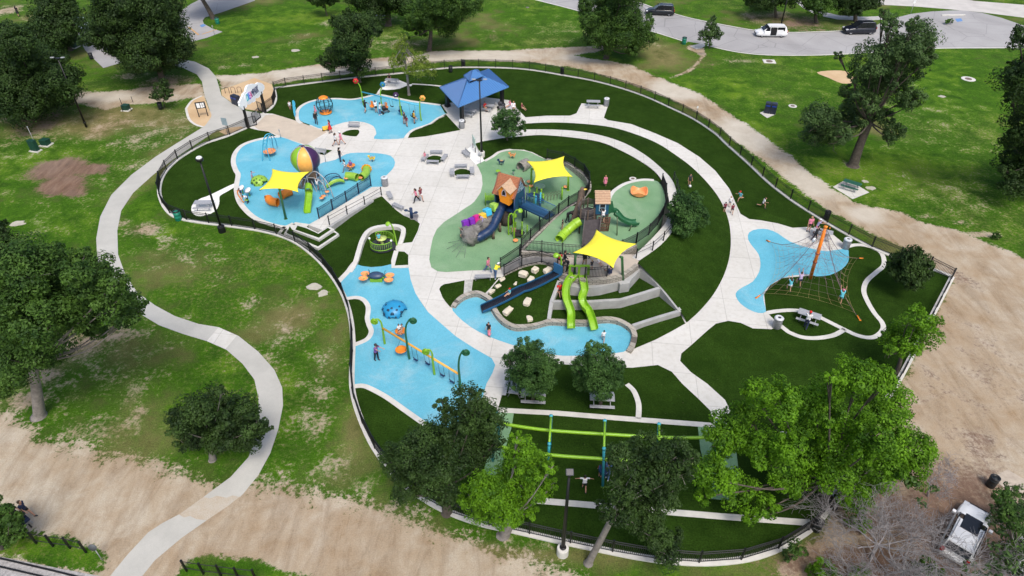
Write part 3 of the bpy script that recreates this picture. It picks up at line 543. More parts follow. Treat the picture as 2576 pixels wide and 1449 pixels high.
DECK = [(1404,650),(1416,641),(1434,643),(1464,645),(1500,649),(1560,640),(1600,640),(1607,658),(1602,666),(1584,680),(1564,692),(1543,698),(1524,701),(1500,703),(1472,703),(1452,700),(1434,695),(1418,690),(1408,686),(1400,672)]
deck3 = W(DECK, DZ)
struct(MB().prism([p + Vector((0, 0, .005)) for p in deck3], .4), 'deck_paving', mat('tan deck concrete', (.46, .40, .33), .9, .1, .8, fine=.06), 'tan concrete deck at the top of the slides', 'pavement')
front = W([(1602,666),(1584,680),(1564,692),(1543,698),(1524,701),(1500,703),(1472,703),(1452,700),(1434,695),(1418,690),(1406,684),(1400,672)], DZ)
struct(MB().wall([p + Vector((0, 0, .07)) for p in cr(front, 3)], .35, 1.2), 'stone_wall', STONE, 'low curved stone wall along the front of the deck', 'wall')
ledge = W([(1407,704,1.95),(1436,721,1.95),(1460,724,1.95),(1490,724,1.95),(1512,721,1.95),(1557,710,1.95),(1560,716,1.95),(1584,712,1.95),(1587,705,1.95),(1615,674,1.95)])
lg = ledge + [P(x, y, 1.95) for x, y in ((1606,664),(1584,680),(1564,692),(1524,700),(1472,703),(1434,694),(1408,688))]
struct(MB().prism(lg, 1.9), 'concrete_ledge', WALLC, 'grey concrete ledge below the deck', 'wall')
w2 = W([(1388,757,1.2),(1480,758,1.2),(1562,753,1.2),(1600,742,1.2),(1663,722,1.25)])
struct(MB().wall(w2, .3, .2), 'retaining_wall', WALLC, 'grey concrete wall between the two turf terraces', 'wall')
lw = W([(1407,706,1.98),(1396,735,1.5),(1388,757,1.2),(1384,780,.8),(1381,802,.52)])
struct(MB().wall(lw, .32, -.05), 'retaining_wall', WALLC, 'sloping concrete wall left of the turf terraces', 'wall')
rw = W([(1614,672,2.1),(1640,697,1.7),(1664,722,1.28),(1690,755,.85),(1711,781,.52)])
struct(MB().wall(rw, .32, -.05), 'retaining_wall', WALLC, 'sloping concrete wall right of the turf terraces', 'wall')
struct(MB().wall(W([(1711,781,.5),(1650,799,.5),(1592,818,.5)]), .3, -.05), 'retaining_wall', WALLC, 'low concrete wall right of the blue pool', 'wall')
strip('turf_kerb', [(1712,783),(1727,812)], .25, .05, 'thin pale kerb from the wall to the ring walk', smooth=0)
struct(MB().poly(W([(1388,752),(1405,712),(1436,728),(1512,730),(1557,720),(1584,718),(1612,676),(1664,716),(1663,724),(1600,745),(1562,755),(1480,760)], 1.02)), 'terrace_turf', TURF, 'upper dark turf terrace under the double slide', 'turf')
struct(MB().poly(W([(1386,772),(1480,775),(1572,770),(1664,728),(1710,781),(1650,801),(1592,822),(1564,810),(1534,804),(1500,804),(1480,810),(1424,808),(1380,806)], .36)), 'terrace_turf', TURF, 'lower dark turf terrace beside the blue pool', 'turf')
CURB = [(1140,770),(1149,757),(1165,744),(1185,736),(1203,735),(1224,744),(1236,755),(1242,772),(1254,792),(1270,808),(1290,818),(1310,820),(1344,815),(1380,806),(1424,807),(1480,808),(1500,802),(1534,800),(1564,807),(1588,823),(1596,838),(1596,850),(1590,870),(1582,882)]
cz = [.25,.35,.42,.45,.45,.45,.45,.45,.45,.45,.45,.45,.45,.45,.45,.45,.45,.45,.45,.45,.4,.35,.3,.25]
struct(MB().wall(cr([P(x, y, z) for (x, y), z in zip(CURB, cz)], 4), .42, -.05), 'stone_kerb', STONE, 'curved stone block kerb round the blue pool', 'wall')
# curved walkway up from the plaza
WO = W([(1268,694,.03),(1296,679,.8),(1330,666,1.5),(1362,661,1.95),(1386,665,2.2),(1402,674,2.38)])
WI = W([(1259,676,.03),(1282,660,1.0),(1308,645,1.9),(1345,639,2.15),(1380,640,2.3),(1406,648,2.38)])
struct(MB().loft(cr(WO, 4), cr(WI, 4), 2), 'ramp_paving', mat('dull grey concrete', (.34, .33, .32), .9, .25, .8, fine=.1), 'grey walkway curving up to the deck', 'path')  # plain grey concrete, darker than the plaza paving
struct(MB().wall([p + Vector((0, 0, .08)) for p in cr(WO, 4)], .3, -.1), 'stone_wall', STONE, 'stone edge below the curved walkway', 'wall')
struct(MB().wall(cr(W([(1312,631,2.5),(1345,632,2.5),(1372,637,2.5),(1412,641,2.5),(1440,643,2.5),(1470,645,2.5),(1500,648,2.5),(1560,634,2.5),(1600,614,2.5)]), 3), .3, 0), 'stone_wall', STONE, 'stone wall between the deck and the raised pad', 'wall')
# boulder slope
ST = W([(1258,700,.03),(1268,694,.05),(1296,680,.75),(1330,667,1.45),(1362,662,1.9),(1386,666,2.1),(1402,676,2.2),(1408,690,2.0),(1407,706,1.6)])
SB = W([(1226,741,.3),(1238,755,.4),(1244,772,.4),(1256,792,.4),(1275,809,.4),(1296,819,.4),(1330,818,.4),(1358,812,.4),(1381,804,.4)])
struct(MB().loft(cr(ST, 4), cr(SB, 4), 5, .1), 'slope_turf', TURF, 'dark turf slope with cream boulders', 'turf')
strip('stone_edge', [(1258,700),(1246,715),(1224,741)], .3, .05, 'pale kerb up the left side of the boulder slope')
# planters and ramp by the balloon pad
rampA = W([(801,552,.5),(935,471,.03),(962,470,.03),(966,480,.03),(962,492,.03),(940,500,.1),(880,535,.3),(827,568,.5),(811,579,.5),(795,573,.5),(775,566,.5)])
struct(MB().prism([p + Vector((0, 0, .03)) for p in rampA], .55), 'concrete_ramp', CONC, 'pale concrete ramp beside the balloon pad', 'path')
struct(MB().wall(W([(938,503,.16),(880,537,.36),(842,561,.56),(830,570,.58)]), .28, -.4), 'retaining_wall', WALLC, 'tapering concrete wall along the ramp', 'wall')
def planter(outer, inner, z, label):
    struct(MB().prism(W(outer, z), z), 'planter_wall', mat('pale planter concrete', (.55, .55, .52), .85, .1, 1), label, 'wall')
    sheet('planter_turf', inner, z + .012, TURF, 'turf inside the ' + label.split(' ')[0] + ' planter', 'turf')
planter([(714,588),(725,569),(746,564),(800,586),(828,569),(853,589),(800,625)], [(721,586),(729,568.5),(735,578),(802,606),(840,584),(847.5,588.5),(800,620)], .25, 'lower angular concrete planter by the ramp')
planter([(737.5,578),(746.5,565),(772,571),(800,585.5),(827.5,569),(841,577),(802,603)], [(743,577.5),(748,567.5),(771,574),(801,588),(825,572.5),(832,577.5),(802,598)], .5, 'upper angular concrete planter by the ramp')
strip('turf_kerb', [(716,570),(700,589)], .35, .03, 'short pale kerb near the planters', smooth=0)
# carousel bay
struct(MB().wall(cr(W([(880,684,.05),(893,661,.2),(901,635,.35),(911,603,.4),(925,581,.4),(945,571,.4),(975,567,.4),(997,567,.4),(1011,572,.4),(1015,580,.35),(1011,599,.2),(1006,614,.1)]), 4), .45, -.05), 'bay_kerb', KERB, 'raised pale kerb round the carousel bay', 'kerb')
strip('bay_kerb', [(997,630),(990,655),(989,671),(1027,670)], .45, .04, 'pale kerb at the mouth of the carousel bay', smooth=0)
# ---------------------------------------------------------------- trees
def leafmat(name, lo, hi, tr=.25):
    m = bpy.data.materials.new(name); MATS[name] = m; m.use_nodes = True
    N = m.node_tree.nodes; L = m.node_tree.links; b = N['Principled BSDF']
    b.inputs['Roughness'].default_value = .6; b.inputs['Specular IOR Level'].default_value = .25
    geo = N.new('ShaderNodeNewGeometry'); nz = N.new('ShaderNodeTexNoise'); nz.inputs['Scale'].default_value = .8; nz.inputs['Detail'].default_value = 3
    L.new(geo.outputs['Position'], nz.inputs[0])
    a = N.new('ShaderNodeMath'); a.operation = 'ADD'; a.use_clamp = True
    s = N.new('ShaderNodeMapRange'); s.inputs[1].default_value = .3; s.inputs[2].default_value = .7; s.inputs[3].default_value = -.25; s.inputs[4].default_value = .75; L.new(nz.outputs[0], s.inputs[0])  # clump noise works lit tops and dark undersides into the leaf colour
    k = N.new('ShaderNodeMath'); k.operation = 'MULTIPLY'; k.inputs[1].default_value = .55; L.new(geo.outputs['Random Per Island'], k.inputs[0])
    L.new(s.outputs[0], a.inputs[0]); L.new(k.outputs[0], a.inputs[1])
    r = N.new('ShaderNodeValToRGB'); r.color_ramp.elements[0].color = (*lo, 1); r.color_ramp.elements[1].color = (*hi, 1); L.new(a.outputs[0], r.inputs[0])
    L.new(r.outputs[0], b.inputs['Base Color'])
    t = N.new('ShaderNodeBsdfTranslucent'); L.new(r.outputs[0], t.inputs[0])
    mx = N.new('ShaderNodeMixShader'); mx.inputs[0].default_value = tr; L.new(b.outputs[0], mx.inputs[1]); L.new(t.outputs[0], mx.inputs[2])
    L.new(mx.outputs[0], N['Material Output'].inputs[0]); return m
LF = {'dark': leafmat('dark oak leaves', (.010, .027, .007), (.052, .104, .020)),
      'mid': leafmat('mid green leaves', (.014, .044, .008), (.080, .165, .024)),
      'bright': leafmat('bright pecan leaves', (.035, .105, .006), (.17, .37, .014), .35),
      'grey': leafmat('grey green leaves', (.022, .052, .016), (.10, .18, .05)),
      'blue': leafmat('bluish elm leaves', (.012, .044, .011), (.085, .185, .040)),
      'yellow': leafmat('yellow green leaves', (.10, .17, .02), (.25, .34, .05), .4)}
def leaves(blobs, size, dens, rng, droop=.0):
    """blobs: (centre, radius); returns vertices and quads of a leafy mass"""
    V = []; cen = np.array([tuple(c) for c, r in blobs]); rad = np.array([r for c, r in blobs])
    for i, (c, r) in enumerate(blobs):
        puffs = max(7, int(15 * min(1.6, r / (size * 8)) ** 1.1)); n = int(dens * 25 * (r / size) ** 2 / puffs)
        for k in range(puffs):
            h = 1 - 2 * (k + .5) / puffs; a = k * 2.39996 + rng.random() * .9; q = math.sqrt(max(0, 1 - h * h))
            d = np.array([q * math.cos(a), q * math.sin(a), h]); pr = r * rng.uniform(.2, .5); pc = np.array(tuple(c)) + d * (r * rng.uniform(.5, .98)) * np.array([1, 1, .85])
            o = rng.normal(size=(n, 3)); o /= np.linalg.norm(o, axis=1)[:, None]
            p = pc + o * (pr * rng.uniform(.35, 1.12, size=(n, 1)) ** .6) * np.array([1, 1, .8])
            keep = np.ones(n, bool)
            for j in range(len(cen)):
                if j != i: keep &= np.linalg.norm(p - cen[j], axis=1) > rad[j] * .5
            p = p[keep]; o = o[keep]; m_ = len(p)
            if m_ == 0: continue
            nr = o * .7 + d * .5 + rng.normal(size=(m_, 3)) * .55 + np.array([0, 0, .45]); nr /= np.linalg.norm(nr, axis=1)[:, None]
            t = np.cross(nr, rng.normal(size=(m_, 3))); t /= np.linalg.norm(t, axis=1)[:, None] + 1e-9
            t[:, 2] -= droop; bt = np.cross(nr, t)
            s = size * rng.uniform(.6, 1.35, size=(m_, 1))
            V.append(np.stack([p - t * s * .75, p - bt * s * .38 + nr * s * .06, p + t * s * .75, p + bt * s * .38 + nr * s * .06], 1))
    return np.concatenate(V, 0)
def leafmesh(name, V, material, parent):
    me = bpy.data.meshes.new(name); n = len(V)
    V = V - np.array(tuple(parent.location))
    me.vertices.add(n * 4); me.vertices.foreach_set('co', V.reshape(-1).astype(np.float32))
    me.loops.add(n * 4); me.loops.foreach_set('vertex_index', np.arange(n * 4, dtype=np.int32))
    me.polygons.add(n); me.polygons.foreach_set('loop_start', np.arange(0, n * 4, 4, dtype=np.int32))
    me.update(calc_edges=True); me.materials.append(material)
    o = bpy.data.objects.new(name, me); C.objects.link(o); o.parent = parent; return o
TSEED = [7]
def tree(name, label, base, lobes, leaf='mid', tr=.35, top=None, dens=1.0, lp=6.5, depth=.55, bark=None, group=None, droop=0.0, zmin=1.6, twigs=0, gz=0.0, k=1.0, fill=.55):
    TSEED[0] += 1; rng = np.random.default_rng(TSEED[0]); b3 = P(base[0], base[1], gz); Yb = b3.y
    root = empty(name, b3, label, 'tree', group)
    rp = random.Random(TSEED[0]); ex_ = []
    for i in range(len(lobes)):
        for j in range(i):
            a, c_ = lobes[i], lobes[j]; d = math.hypot(a[0] - c_[0], a[1] - c_[1])
            if d < (a[2] + c_[2]) * 1.25 and rp.random() < fill: t = rp.uniform(.35, .65); ex_.append((a[0] + (c_[0] - a[0]) * t + rp.uniform(-5, 5), a[1] + (c_[1] - a[1]) * t + rp.uniform(-5, 5), min(a[2], c_[2]) * rp.uniform(.5, .8)))
    lobes = [(x, y, r * k) for x, y, r in list(lobes) + ex_[:24]]; n0 = len(lobes) - len(ex_[:24])
    half = (max(l[0] + l[2] for l in lobes) - min(l[0] - l[2] for l in lobes)) / 2 * (Yb / 1400)
    blobs = []
    for i, (lx, ly, lr) in enumerate(lobes):
        d = half * depth * (((i * .618 + .3) % 1) * 2 - 1)
        q = at(lx, ly, max(9, Yb + d)); r = lr * ((q - Vector((0, 0, CAMH))).length / FPX) * .97
        if q.z - r * .75 < zmin + gz:
            z_ = zmin + gz + r * .75; q = P(lx, ly, z_)
        blobs.append((q, r))
    size = lp * .56 * ((b3 - Vector((0, 0, CAMH))).length / FPX)
    leafmesh('crown', leaves(blobs, size, dens, rng, droop), LF[leaf], root)
    mb = MB(); cen = sum((q for q, r in blobs), Vector()) / len(blobs)
    tp = at(top[0], top[1], Yb) if top else b3.lerp(cen, .45)
    mid = b3.lerp(tp, .5) + Vector((rng.uniform(-.15, .15), 0, 0))
    tk = cr([b3 - Vector((0, 0, .1)), b3 + (mid - b3) * .25, mid, tp], 4)
    mb.tube(tk, [tr * (1.45 if k == 0 else 1.22 if k == 1 else 1 - .4 * k / len(tk)) for k in range(len(tk))], 10)
    for q, r in blobs[:n0]:
        q = q - Vector((0, 0, r * .4)); m1 = tp.lerp(q, .5) + Vector((rng.uniform(-.4, .4), rng.uniform(-.4, .4), -.12 * (q - tp).length * rng.random()))
        pts = cr([tp - (tp - mid) * .12, m1, q + (q - m1) * .05], 4)
        mb.tube(pts, [max(.02, tr * (.2 if dens > .9 else .3) * (1 - .88 * k / len(pts))) for k in range(len(pts))], 6)
        for _ in range(3 + twigs):
            e = q + Vector(rng.normal(size=3)).normalized() * r * (.7 + .3 * bool(twigs)); mb.tube([m1.lerp(q, .6), q.lerp(e, .5) + Vector(rng.normal(size=3)) * .12 * r, e], [tr * .09, tr * .06, .012], 4)
    mb.build('trunk', bark or BARK, root, recalc=False)
    return root
tree('oak_tree', 'big dark oak beside the entrance walk at top left', (410,207), [(300,60,66),(370,50,72),(420,90,58),(350,120,62),(440,132,36),(288,95,42),(240,90,26),(390,-5,62),(300,-15,62),(335,155,28),(400,145,36),(265,50,34),(465,120,22),(215,95,18)], 'dark', .55, (395,160), lp=5)
tree('pine_tree', 'dark cone shaped tree left of the big oak', (178,127), [(140,45,50),(148,10,42),(130,85,38),(160,80,36),(135,-20,40),(105,60,22),(185,60,20),(115,100,22)], 'dark', .4, lp=5)
tree('oak_tree', 'wide dark oak at the left edge behind the lamp post', (85,292), [(60,200,70),(20,150,56),(100,230,52),(150,205,46),(40,255,50),(130,165,36),(40,105,42),(182,190,24),(-20,210,60),(95,160,40),(165,235,26),(20,80,28)], 'dark', .5, lp=5)
tree('oak_tree', 'large green tree leaning over the left edge of the picture', (100,1047), [(60,670,70),(150,690,66),(225,680,46),(280,745,48),(338,765,32),(200,775,58),(100,800,66),(30,790,62),(60,890,60),(125,860,46),(20,945,44),(285,705,30),(245,825,28),(20,680,44),(-20,850,60),(205,650,26),(310,800,28),(110,650,30)], 'mid', .45, (80,905), lp=6.5, k=1.06, fill=.7, bark=BARKL)
tree('live_oak_tree', 'dark round tree beside the lower bend of the footpath', (535,1157), [(480,1035,48),(540,1015,42),(600,1035,48),(640,1068,36),(500,1085,46),(580,1090,50),(452,1075,30),(620,1105,34),(540,1110,34),(665,1075,18),(440,1050,18),(555,980,16),(470,1110,26)], 'dark', .26, (530,1100), lp=6.5, fill=.8, bark=BARKL)
tree('live_oak_tree', 'dense dark tree at the bottom of the blue swing pad', (1125,1290), [(1175,1005,42),(1230,1055,40),(1140,1075,46),(1055,1120,52),(1000,1155,42),(1040,1215,48),(1110,1180,58),(1200,1130,48),(1120,1245,34),(1115,1020,24),(1240,1110,26),(1010,1235,26),(975,1165,20),(1200,1000,22)], 'dark', .36, lp=6.5, k=1.12, fill=.85)
tree('pecan_tree', 'bright green tree straddling the bottom fence', (1268,1347), [(1310,1130,38),(1345,1165,40),(1290,1200,44),(1225,1225,48),(1345,1230,40),(1185,1250,32),(1270,1285,44),(1320,1285,30),(1385,1175,18),(1390,1220,16),(1210,1285,30),(1300,1100,18)], 'bright', .38, lp=6.5, bark=BARKL, droop=.25, k=1.08, fill=.8)
tree('leaning_elm_tree', 'dark leaning tree at the bottom beside the lamp post', (1480,1417), [(1560,1150,38),(1630,1130,48),(1700,1140,42),(1580,1215,46),(1660,1210,50),(1722,1185,28),(1560,1290,38),(1640,1270,40),(1652,1350,36),(1680,1395,30),(1600,1305,32),(1530,1290,22),(1690,1260,24),(1740,1150,18),(1700,1350,22),(1510,1270,14)], 'dark', .24, (1560,1262), lp=6.5, k=1.1, fill=.8, dens=1.0, bark=BARKL, twigs=2)
tree('pecan_tree', 'largest bright green tree at the lower right of the turf', (2080,1265), [(2160,945,48),(2225,1000,52),(2060,1010,50),(1960,1005,48),(1900,985,32),(1825,1085,50),(1800,1190,48),(1860,1230,40),(1930,1130,54),(2030,1110,60),(2130,1080,60),(2230,1090,52),(2300,1130,42),(2100,1180,50),(2200,1180,48),(2290,1190,30),(1930,1275,26),(2150,1250,32),(1990,1200,50),(1768,1240,26),(2330,1135,22),(2225,950,26),(1875,1040,34),(1890,1300,20),(2090,950,20)], 'bright', .5, lp=6.8, dens=1.1, k=1.13, fill=.85, droop=.2, depth=.45)
tree('young_elm_tree', 'round tree on the turf beside the pavilion', (1277,356), [(1277,300,30),(1255,308,22),(1300,310,22),(1277,328,24),(1262,285,14),(1292,285,16),(1245,320,12),(1310,325,13)], 'blue', .12, lp=4.6, dens=.95)
tree('young_elm_tree', 'round tree on the hill bank right of the ramp', (1725,602), [(1725,520,34),(1700,540,26),(1752,535,28),(1725,560,34),(1710,495,20),(1745,500,22),(1692,520,16),(1765,555,18),(1705,575,18)], 'blue', .14, lp=5, gz=.9)
tree('young_elm_tree', 'round tree left of its twin below the blue pool', (1340,1012), [(1330,900,44),(1300,920,38),(1370,915,40),(1335,950,46),(1305,955,32),(1375,950,30),(1320,870,24),(1350,870,22),(1280,900,18),(1398,915,18),(1355,985,22)], 'blue', .16, lp=5, dens=1.0)
tree('young_elm_tree', 'round tree right of its twin below the blue pool', (1510,1022), [(1500,905,44),(1470,925,36),(1540,925,36),(1505,955,46),(1475,960,30),(1545,960,28),(1490,875,22),(1515,880,22),(1450,920,16),(1562,920,16),(1520,990,22)], 'blue', .16, lp=5, dens=1.0)
tree('weeping_elm_tree', 'dark drooping tree by the right hand fence corner', (2300,728), [(2290,650,32),(2265,665,28),(2315,665,28),(2290,685,32),(2260,690,20),(2322,690,18),(2300,635,16),(2245,670,14),(2335,670,14),(2295,710,18)], 'dark', .12, lp=5.5, droop=.5)
tree('thinning_elm_tree', 'light green tree astride the right hand fence', (2255,937), [(2310,800,32),(2270,830,36),(2330,840,34),(2290,870,32),(2240,850,24),(2355,810,20),(2235,880,16),(2310,770,14),(2262,870,22)], 'bright', .2, (2268,885), lp=6, dens=.7, twigs=3)
tree('gnarled_oak_tree', 'tall gnarled oak with bare limbs on the right lawn', (2145,417), [(2060,290,34),(2085,335,36),(2045,335,24),(2200,150,42),(2250,120,34),(2310,95,36),(2240,60,20),(2280,165,36),(2150,190,16),(2130,230,18),(2250,330,22),(2300,250,24),(2210,200,36),(2335,145,18),(2040,300,20),(2110,140,12),(2190,260,22),(2260,210,26),(2225,35,12),(2300,60,18),(2085,290,18),(2170,235,18),(2130,295,28),(2165,300,24),(2120,335,26),(2150,262,28),(2225,290,22),(2100,305,24),(2060,325,26),(2270,250,22),(2235,180,30),(2190,190,28),(2275,130,28),(2335,100,18),(2240,345,14)], 'grey', .62, (2190,300), dens=.95, lp=5.2, twigs=1, depth=.5, bark=BARK, k=1.12, fill=.7)
tree('oak_tree', 'dark tree cut by the right edge of the picture', (2630,490), [(2570,190,36),(2555,405,34),(2550,350,26),(2572,90,28),(2560,460,30),(2590,300,50),(2620,200,70),(2640,380,80),(2530,430,16),(2545,165,14),(2550,240,18)], 'dark', .5, lp=5)
tree('oak_tree', 'broad green oak standing by the gravel trail at top centre', (1525,147), [(1555,60,62),(1500,25,42),(1600,90,42),(1500,85,34),(1560,0,60),(1622,60,28),(1480,50,24),(1590,125,18),(1640,95,14),(1525,110,26),(1470,10,20),(1570,-40,50)], 'mid', .5, (1530,118), lp=4.6)
tree('elm_tree', 'dark drooping elm behind the flower swings', (905,207), [(890,70,48),(930,60,32),(842,140,32),(880,112,44),(902,165,26),(832,165,18),(945,75,18),(850,55,20),(815,150,16),(895,140,30),(870,40,20)], 'dark', .28, lp=4.6, droop=.4)
tree('cypress_tree', 'thin yellow green tree with spare branches behind the pavilion', (1029,239), [(1010,112,16),(1000,148,20),(1055,150,22),(1050,178,24),(1085,180,16),(1015,95,12),(990,160,14),(1030,130,14),(1025,175,16),(1000,120,12),(1070,160,14)], 'yellow', .2, (1012,110), dens=.5, lp=4, twigs=2, bark=BARKL)
tree('pecan_tree', 'tall tree with a long bare trunk behind the trail', (1080,127), [(1085,30,48),(1120,55,36),(1050,35,38),(1150,10,48),(1030,65,18),(1190,8,24),(1110,-10,50),(1140,50,24),(1020,90,12),(1060,75,18)], 'mid', .42, (1084,70), lp=4.6)
tree('pecan_tree', 'dark trunked tree at the top edge left of the tall tree', (977,64), [(950,5,44),(905,0,30),(1000,-15,46),(930,-20,40),(1010,20,20),(885,-5,18),(935,30,16)], 'dark', .6, (977,0), lp=4.6)
tree('young_oak_tree', 'small dark tree on the lawn at the top edge', (823,40), [(812,-2,20),(795,0,14),(830,0,16),(815,-18,18),(845,-2,10),(780,-4,10)], 'dark', .14, lp=4)
tree('young_oak_tree', 'slim young tree at the near edge of the road', (1785,122), [(1787,78,20),(1770,88,14),(1805,88,14),(1790,58,14),(1782,108,9),(1795,45,8)], 'grey', .1, lp=4, dens=.9)
tree('young_oak_tree', 'small dark tree near the pale footpath by the map kiosk', (413,272), [(408,225,18),(395,240,14),(420,238,14),(410,208,12),(384,242,8),(428,228,8)], 'dark', .08, lp=4)
tree('oak_tree', 'oak with only its trunk in view beside the parking bay', (537,47), [(490,-80,50),(530,-95,60),(560,-70,40),(470,-50,30)], 'mid', .5, (510,0), lp=5)
tree('oak_tree', 'dark oak at the top edge left of the park walk', (1953,44), [(1920,0,30),(1960,-20,40),(1890,-5,20),(1990,-10,26),(1940,-30,36)], 'dark', .3, (1950,10), lp=4.4)
tree('oak_tree', 'oak shading the grey park walk at the top edge', (2053,57), [(2060,12,26),(2040,-5,28),(2080,-10,30),(2065,30,14),(2030,5,14)], 'mid', .34, (2054,20), lp=4.4)
tree('oak_tree', 'oak overhanging the dark car on the turning circle', (2152,54), [(2130,12,26),(2170,0,30),(2195,-5,26),(2150,-15,30),(2115,0,16),(2205,10,12),(2160,22,16)], 'dark', .4, (2152,25), lp=4.4)
tree('shrub_oak_tree', 'bushy green tree in the bottom left corner', (5,1380), [(15,1295,26),(0,1330,32),(38,1320,20),(20,1350,22),(-20,1290,30),(52,1345,12)], 'mid', .15, lp=7, zmin=.8)
tree('oak_tree', 'dark tree peeping in at the left edge below the green boxes', (-10,640), [(5,600,28),(-25,590,40),(15,625,16),(8,570,16)], 'dark', .25, lp=6)
tree('elm_tree', 'pale leaved tree half hidden behind the wide oak', (60,130), [(60,75,20),(45,95,18),(75,95,16),(30,80,16)], 'mid', .2, lp=4.4)
# bare trees and scrub at the lower right
PALET = mat('pale dry twigs', (.26, .245, .25), .95, .3, 3)
def bare(name, label, base, reach, n, r0, seed, z1=5.5, material=BARKL, tufts=None):
    rng = random.Random(seed); b3 = P(*base); root = empty(name, b3, label, 'tree'); mb = MB()
    def grow(p, d, ln, r, lev):
        pts = [p]; q = p
        for k in range(4):
            d = (d + Vector((rng.uniform(-.35, .35), rng.uniform(-.35, .35), rng.uniform(-.22, .22)))).normalized(); q = q + d * ln / 4; q.z = max(q.z, .4); pts.append(q.copy())
        mb.tube(pts, [max(.008, r * (1 - .13 * k)) for k in range(5)], 5 if lev < 2 else 3, cap=False)
        if lev < 5:
            for k in range(4 if lev < 4 else 3):
                i = rng.choice((2, 3, 4)); dd = (d + Vector((rng.uniform(-1, 1), rng.uniform(-1, 1), rng.uniform(-.4, .5)))).normalized()
                grow(pts[i], dd, ln * rng.uniform(.6, .86), r * .46, lev + 1)
    top = b3 + Vector((rng.uniform(-.4, .4), rng.uniform(-.3, .3), z1 * .35)); mb.tube([b3 - Vector((0, 0, .2)), b3.lerp(top, .5), top], [r0 * 1.3, r0, r0 * .9], 8)
    for k in range(n):
        a = 2 * math.pi * (k + rng.random() * .6) / n; grow(top.copy(), Vector((math.cos(a), math.sin(a), rng.uniform(.15, .6))).normalized(), reach * rng.uniform(.4, .75), r0 * .6, 1)
    mb.build('trunk', material, root, recalc=False)
    if tufts:
        rg = np.random.default_rng(seed); leafmesh('crown', leaves([(P(x, y, z), r) for x, y, z, r in tufts[1]], .2, tufts[2], rg), LF[tufts[0]], root)
    return root
bare('bare_tree', 'leafless grey tree spreading over the white car', (2265,1462), 3.4, 6, .10, 3, 3.0, PALET)
bare('bare_tree', 'leafless grey tree left of the white car', (2190,1405), 3.3, 11, .09, 5, 3.4, PALET)
bare('bare_tree', 'thin leafless tree above the white car', (2335,1250), 2.2, 3, .05, 8, 3, PALET, ('grey', [(2290, 1215, 3, .5), (2320, 1265, 3, .4), (2350, 1230, 3.2, .35)], .3))
bare('bare_tree', 'leafless tree with sparse green tufts at bottom right', (2600,1475), 3.0, 5, .09, 11, 4, PALET, ('grey', [(2545, 1330, 3, .8), (2500, 1440, 2.5, .7), (2440, 1435, 2.5, .6), (2565, 1290, 3, .8), (2520, 1400, 3, .8)], .3))
tree('scrub_tree', 'loose grey green scrub tree beside the dusty slab', (2560,1305), [(2530,1255,18),(2562,1238,16),(2505,1280,15),(2550,1292,20),(2578,1272,20),(2490,1310,12)], 'grey', .08, lp=6, dens=.5, twigs=3, zmin=.6)
tree('scrub_tree', 'green scrubby tree in the bottom right corner', (2560,1430), [(2550,1300,34),(2530,1270,20),(2570,1360,34),(2520,1250,20),(2545,1235,18),(2560,1410,36),(2535,1300,18)], 'mid', .14, lp=6, dens=.6, twigs=3, zmin=.8)
for bx, by, lb, lo, dn in ((1985, 1415, 'small leafy shrub outside the bottom fence', [(2000,1375,20),(1985,1395,16),(2020,1390,14)], .6), (2078, 1452, 'bright shrub at the bottom edge of the picture', [(2075,1430,26),(2050,1440,18),(2095,1445,20)], .9), (2175, 1452, 'pair of bright clumps at the bottom edge', [(2165,1440,20),(2150,1452,16)], .8), (2170, 1325, 'grey green shrub below the largest bright tree', [(2160,1300,22),(2175,1320,18),(2140,1315,14)], .6), (2330, 1450, 'green shrub in front of the white car', [(2330,1415,18),(2310,1430,18),(2350,1440,16)], .6), (2350, 1452, 'lowest bright shrub below the white car', [(2365,1446,14),(2345,1456,12)], .8), (2390, 60, 'low bush at the right end of the road island', [(2390,52,6),(2382,54,5)], .8), (2510, 597, 'small dark bush on the right lawn', [(2505,590,8),(2512,596,6)], 1)):
    tree('shrub', lb, (bx, by), lo, 'bright' if 'bright' in lb else 'mid', .04, dens=dn, lp=6 if by > 300 else 4, zmin=.2)['category'] = 'shrub'
# ---------------------------------------------------------------- fences, rails, lamps, benches and other furniture
def fence(name, label, cat, pts, h, spacing, material=BLACK, pick=.12, rails=(1.0, .82, .1), pr=.02, post=.045, zoff=0.0):
    root = empty(name, pts[0], label, cat); n = max(1, round(plen(pts) / spacing)); Q = resample(pts, n); pm = None
    for i, p in enumerate(Q):
        if pm is None:
            pm = MB().box((p.x, p.y, p.z + h / 2 + .03), (post * 2, post * 2, h + .06)).box((p.x, p.y, p.z + h + .075), (post * 2.4, post * 2.4, .03)).build('post', material, root)
        else:
            o = pm.copy(); C.objects.link(o); o.location = p - Q[0]
    for i in range(n):
        a, c_ = Q[i], Q[i + 1]; mb = MB(); d = c_ - a; q = Vector((-d.y, d.x, 0)).normalized()
        for r in rails:
            (mb if pick else MB()).tube([a + Vector((0, 0, h * r - .02)), c_ + Vector((0, 0, h * r - .02))], .032, 4, smooth=False) if pick else MB().tube([a + Vector((0, 0, h * r - .02)), c_ + Vector((0, 0, h * r - .02))], .025, 4, smooth=False).build('rail', material, root)
        if not pick: continue
        if pick:
            m_ = max(1, int(d.length / pick))
            for k in range(1, m_):
                p = a.lerp(c_, k / m_); mb.tube([p + Vector((0, 0, h * rails[-1] - .03)), p + Vector((0, 0, h - .02))], pr, 3, cap=False, smooth=False)
        mb.build('picket_panel', material, root)
    return root
up = lambda pts, z: [p + Vector((0, 0, z)) for p in pts]
full = FL + FR[1:] + FG[1:]
fence('perimeter_fence', 'long black picket fence enclosing the whole playground', 'fence', up(full, .1), 1.12, max(2.45, plen(full) / 95), pick=.115, pr=.02)
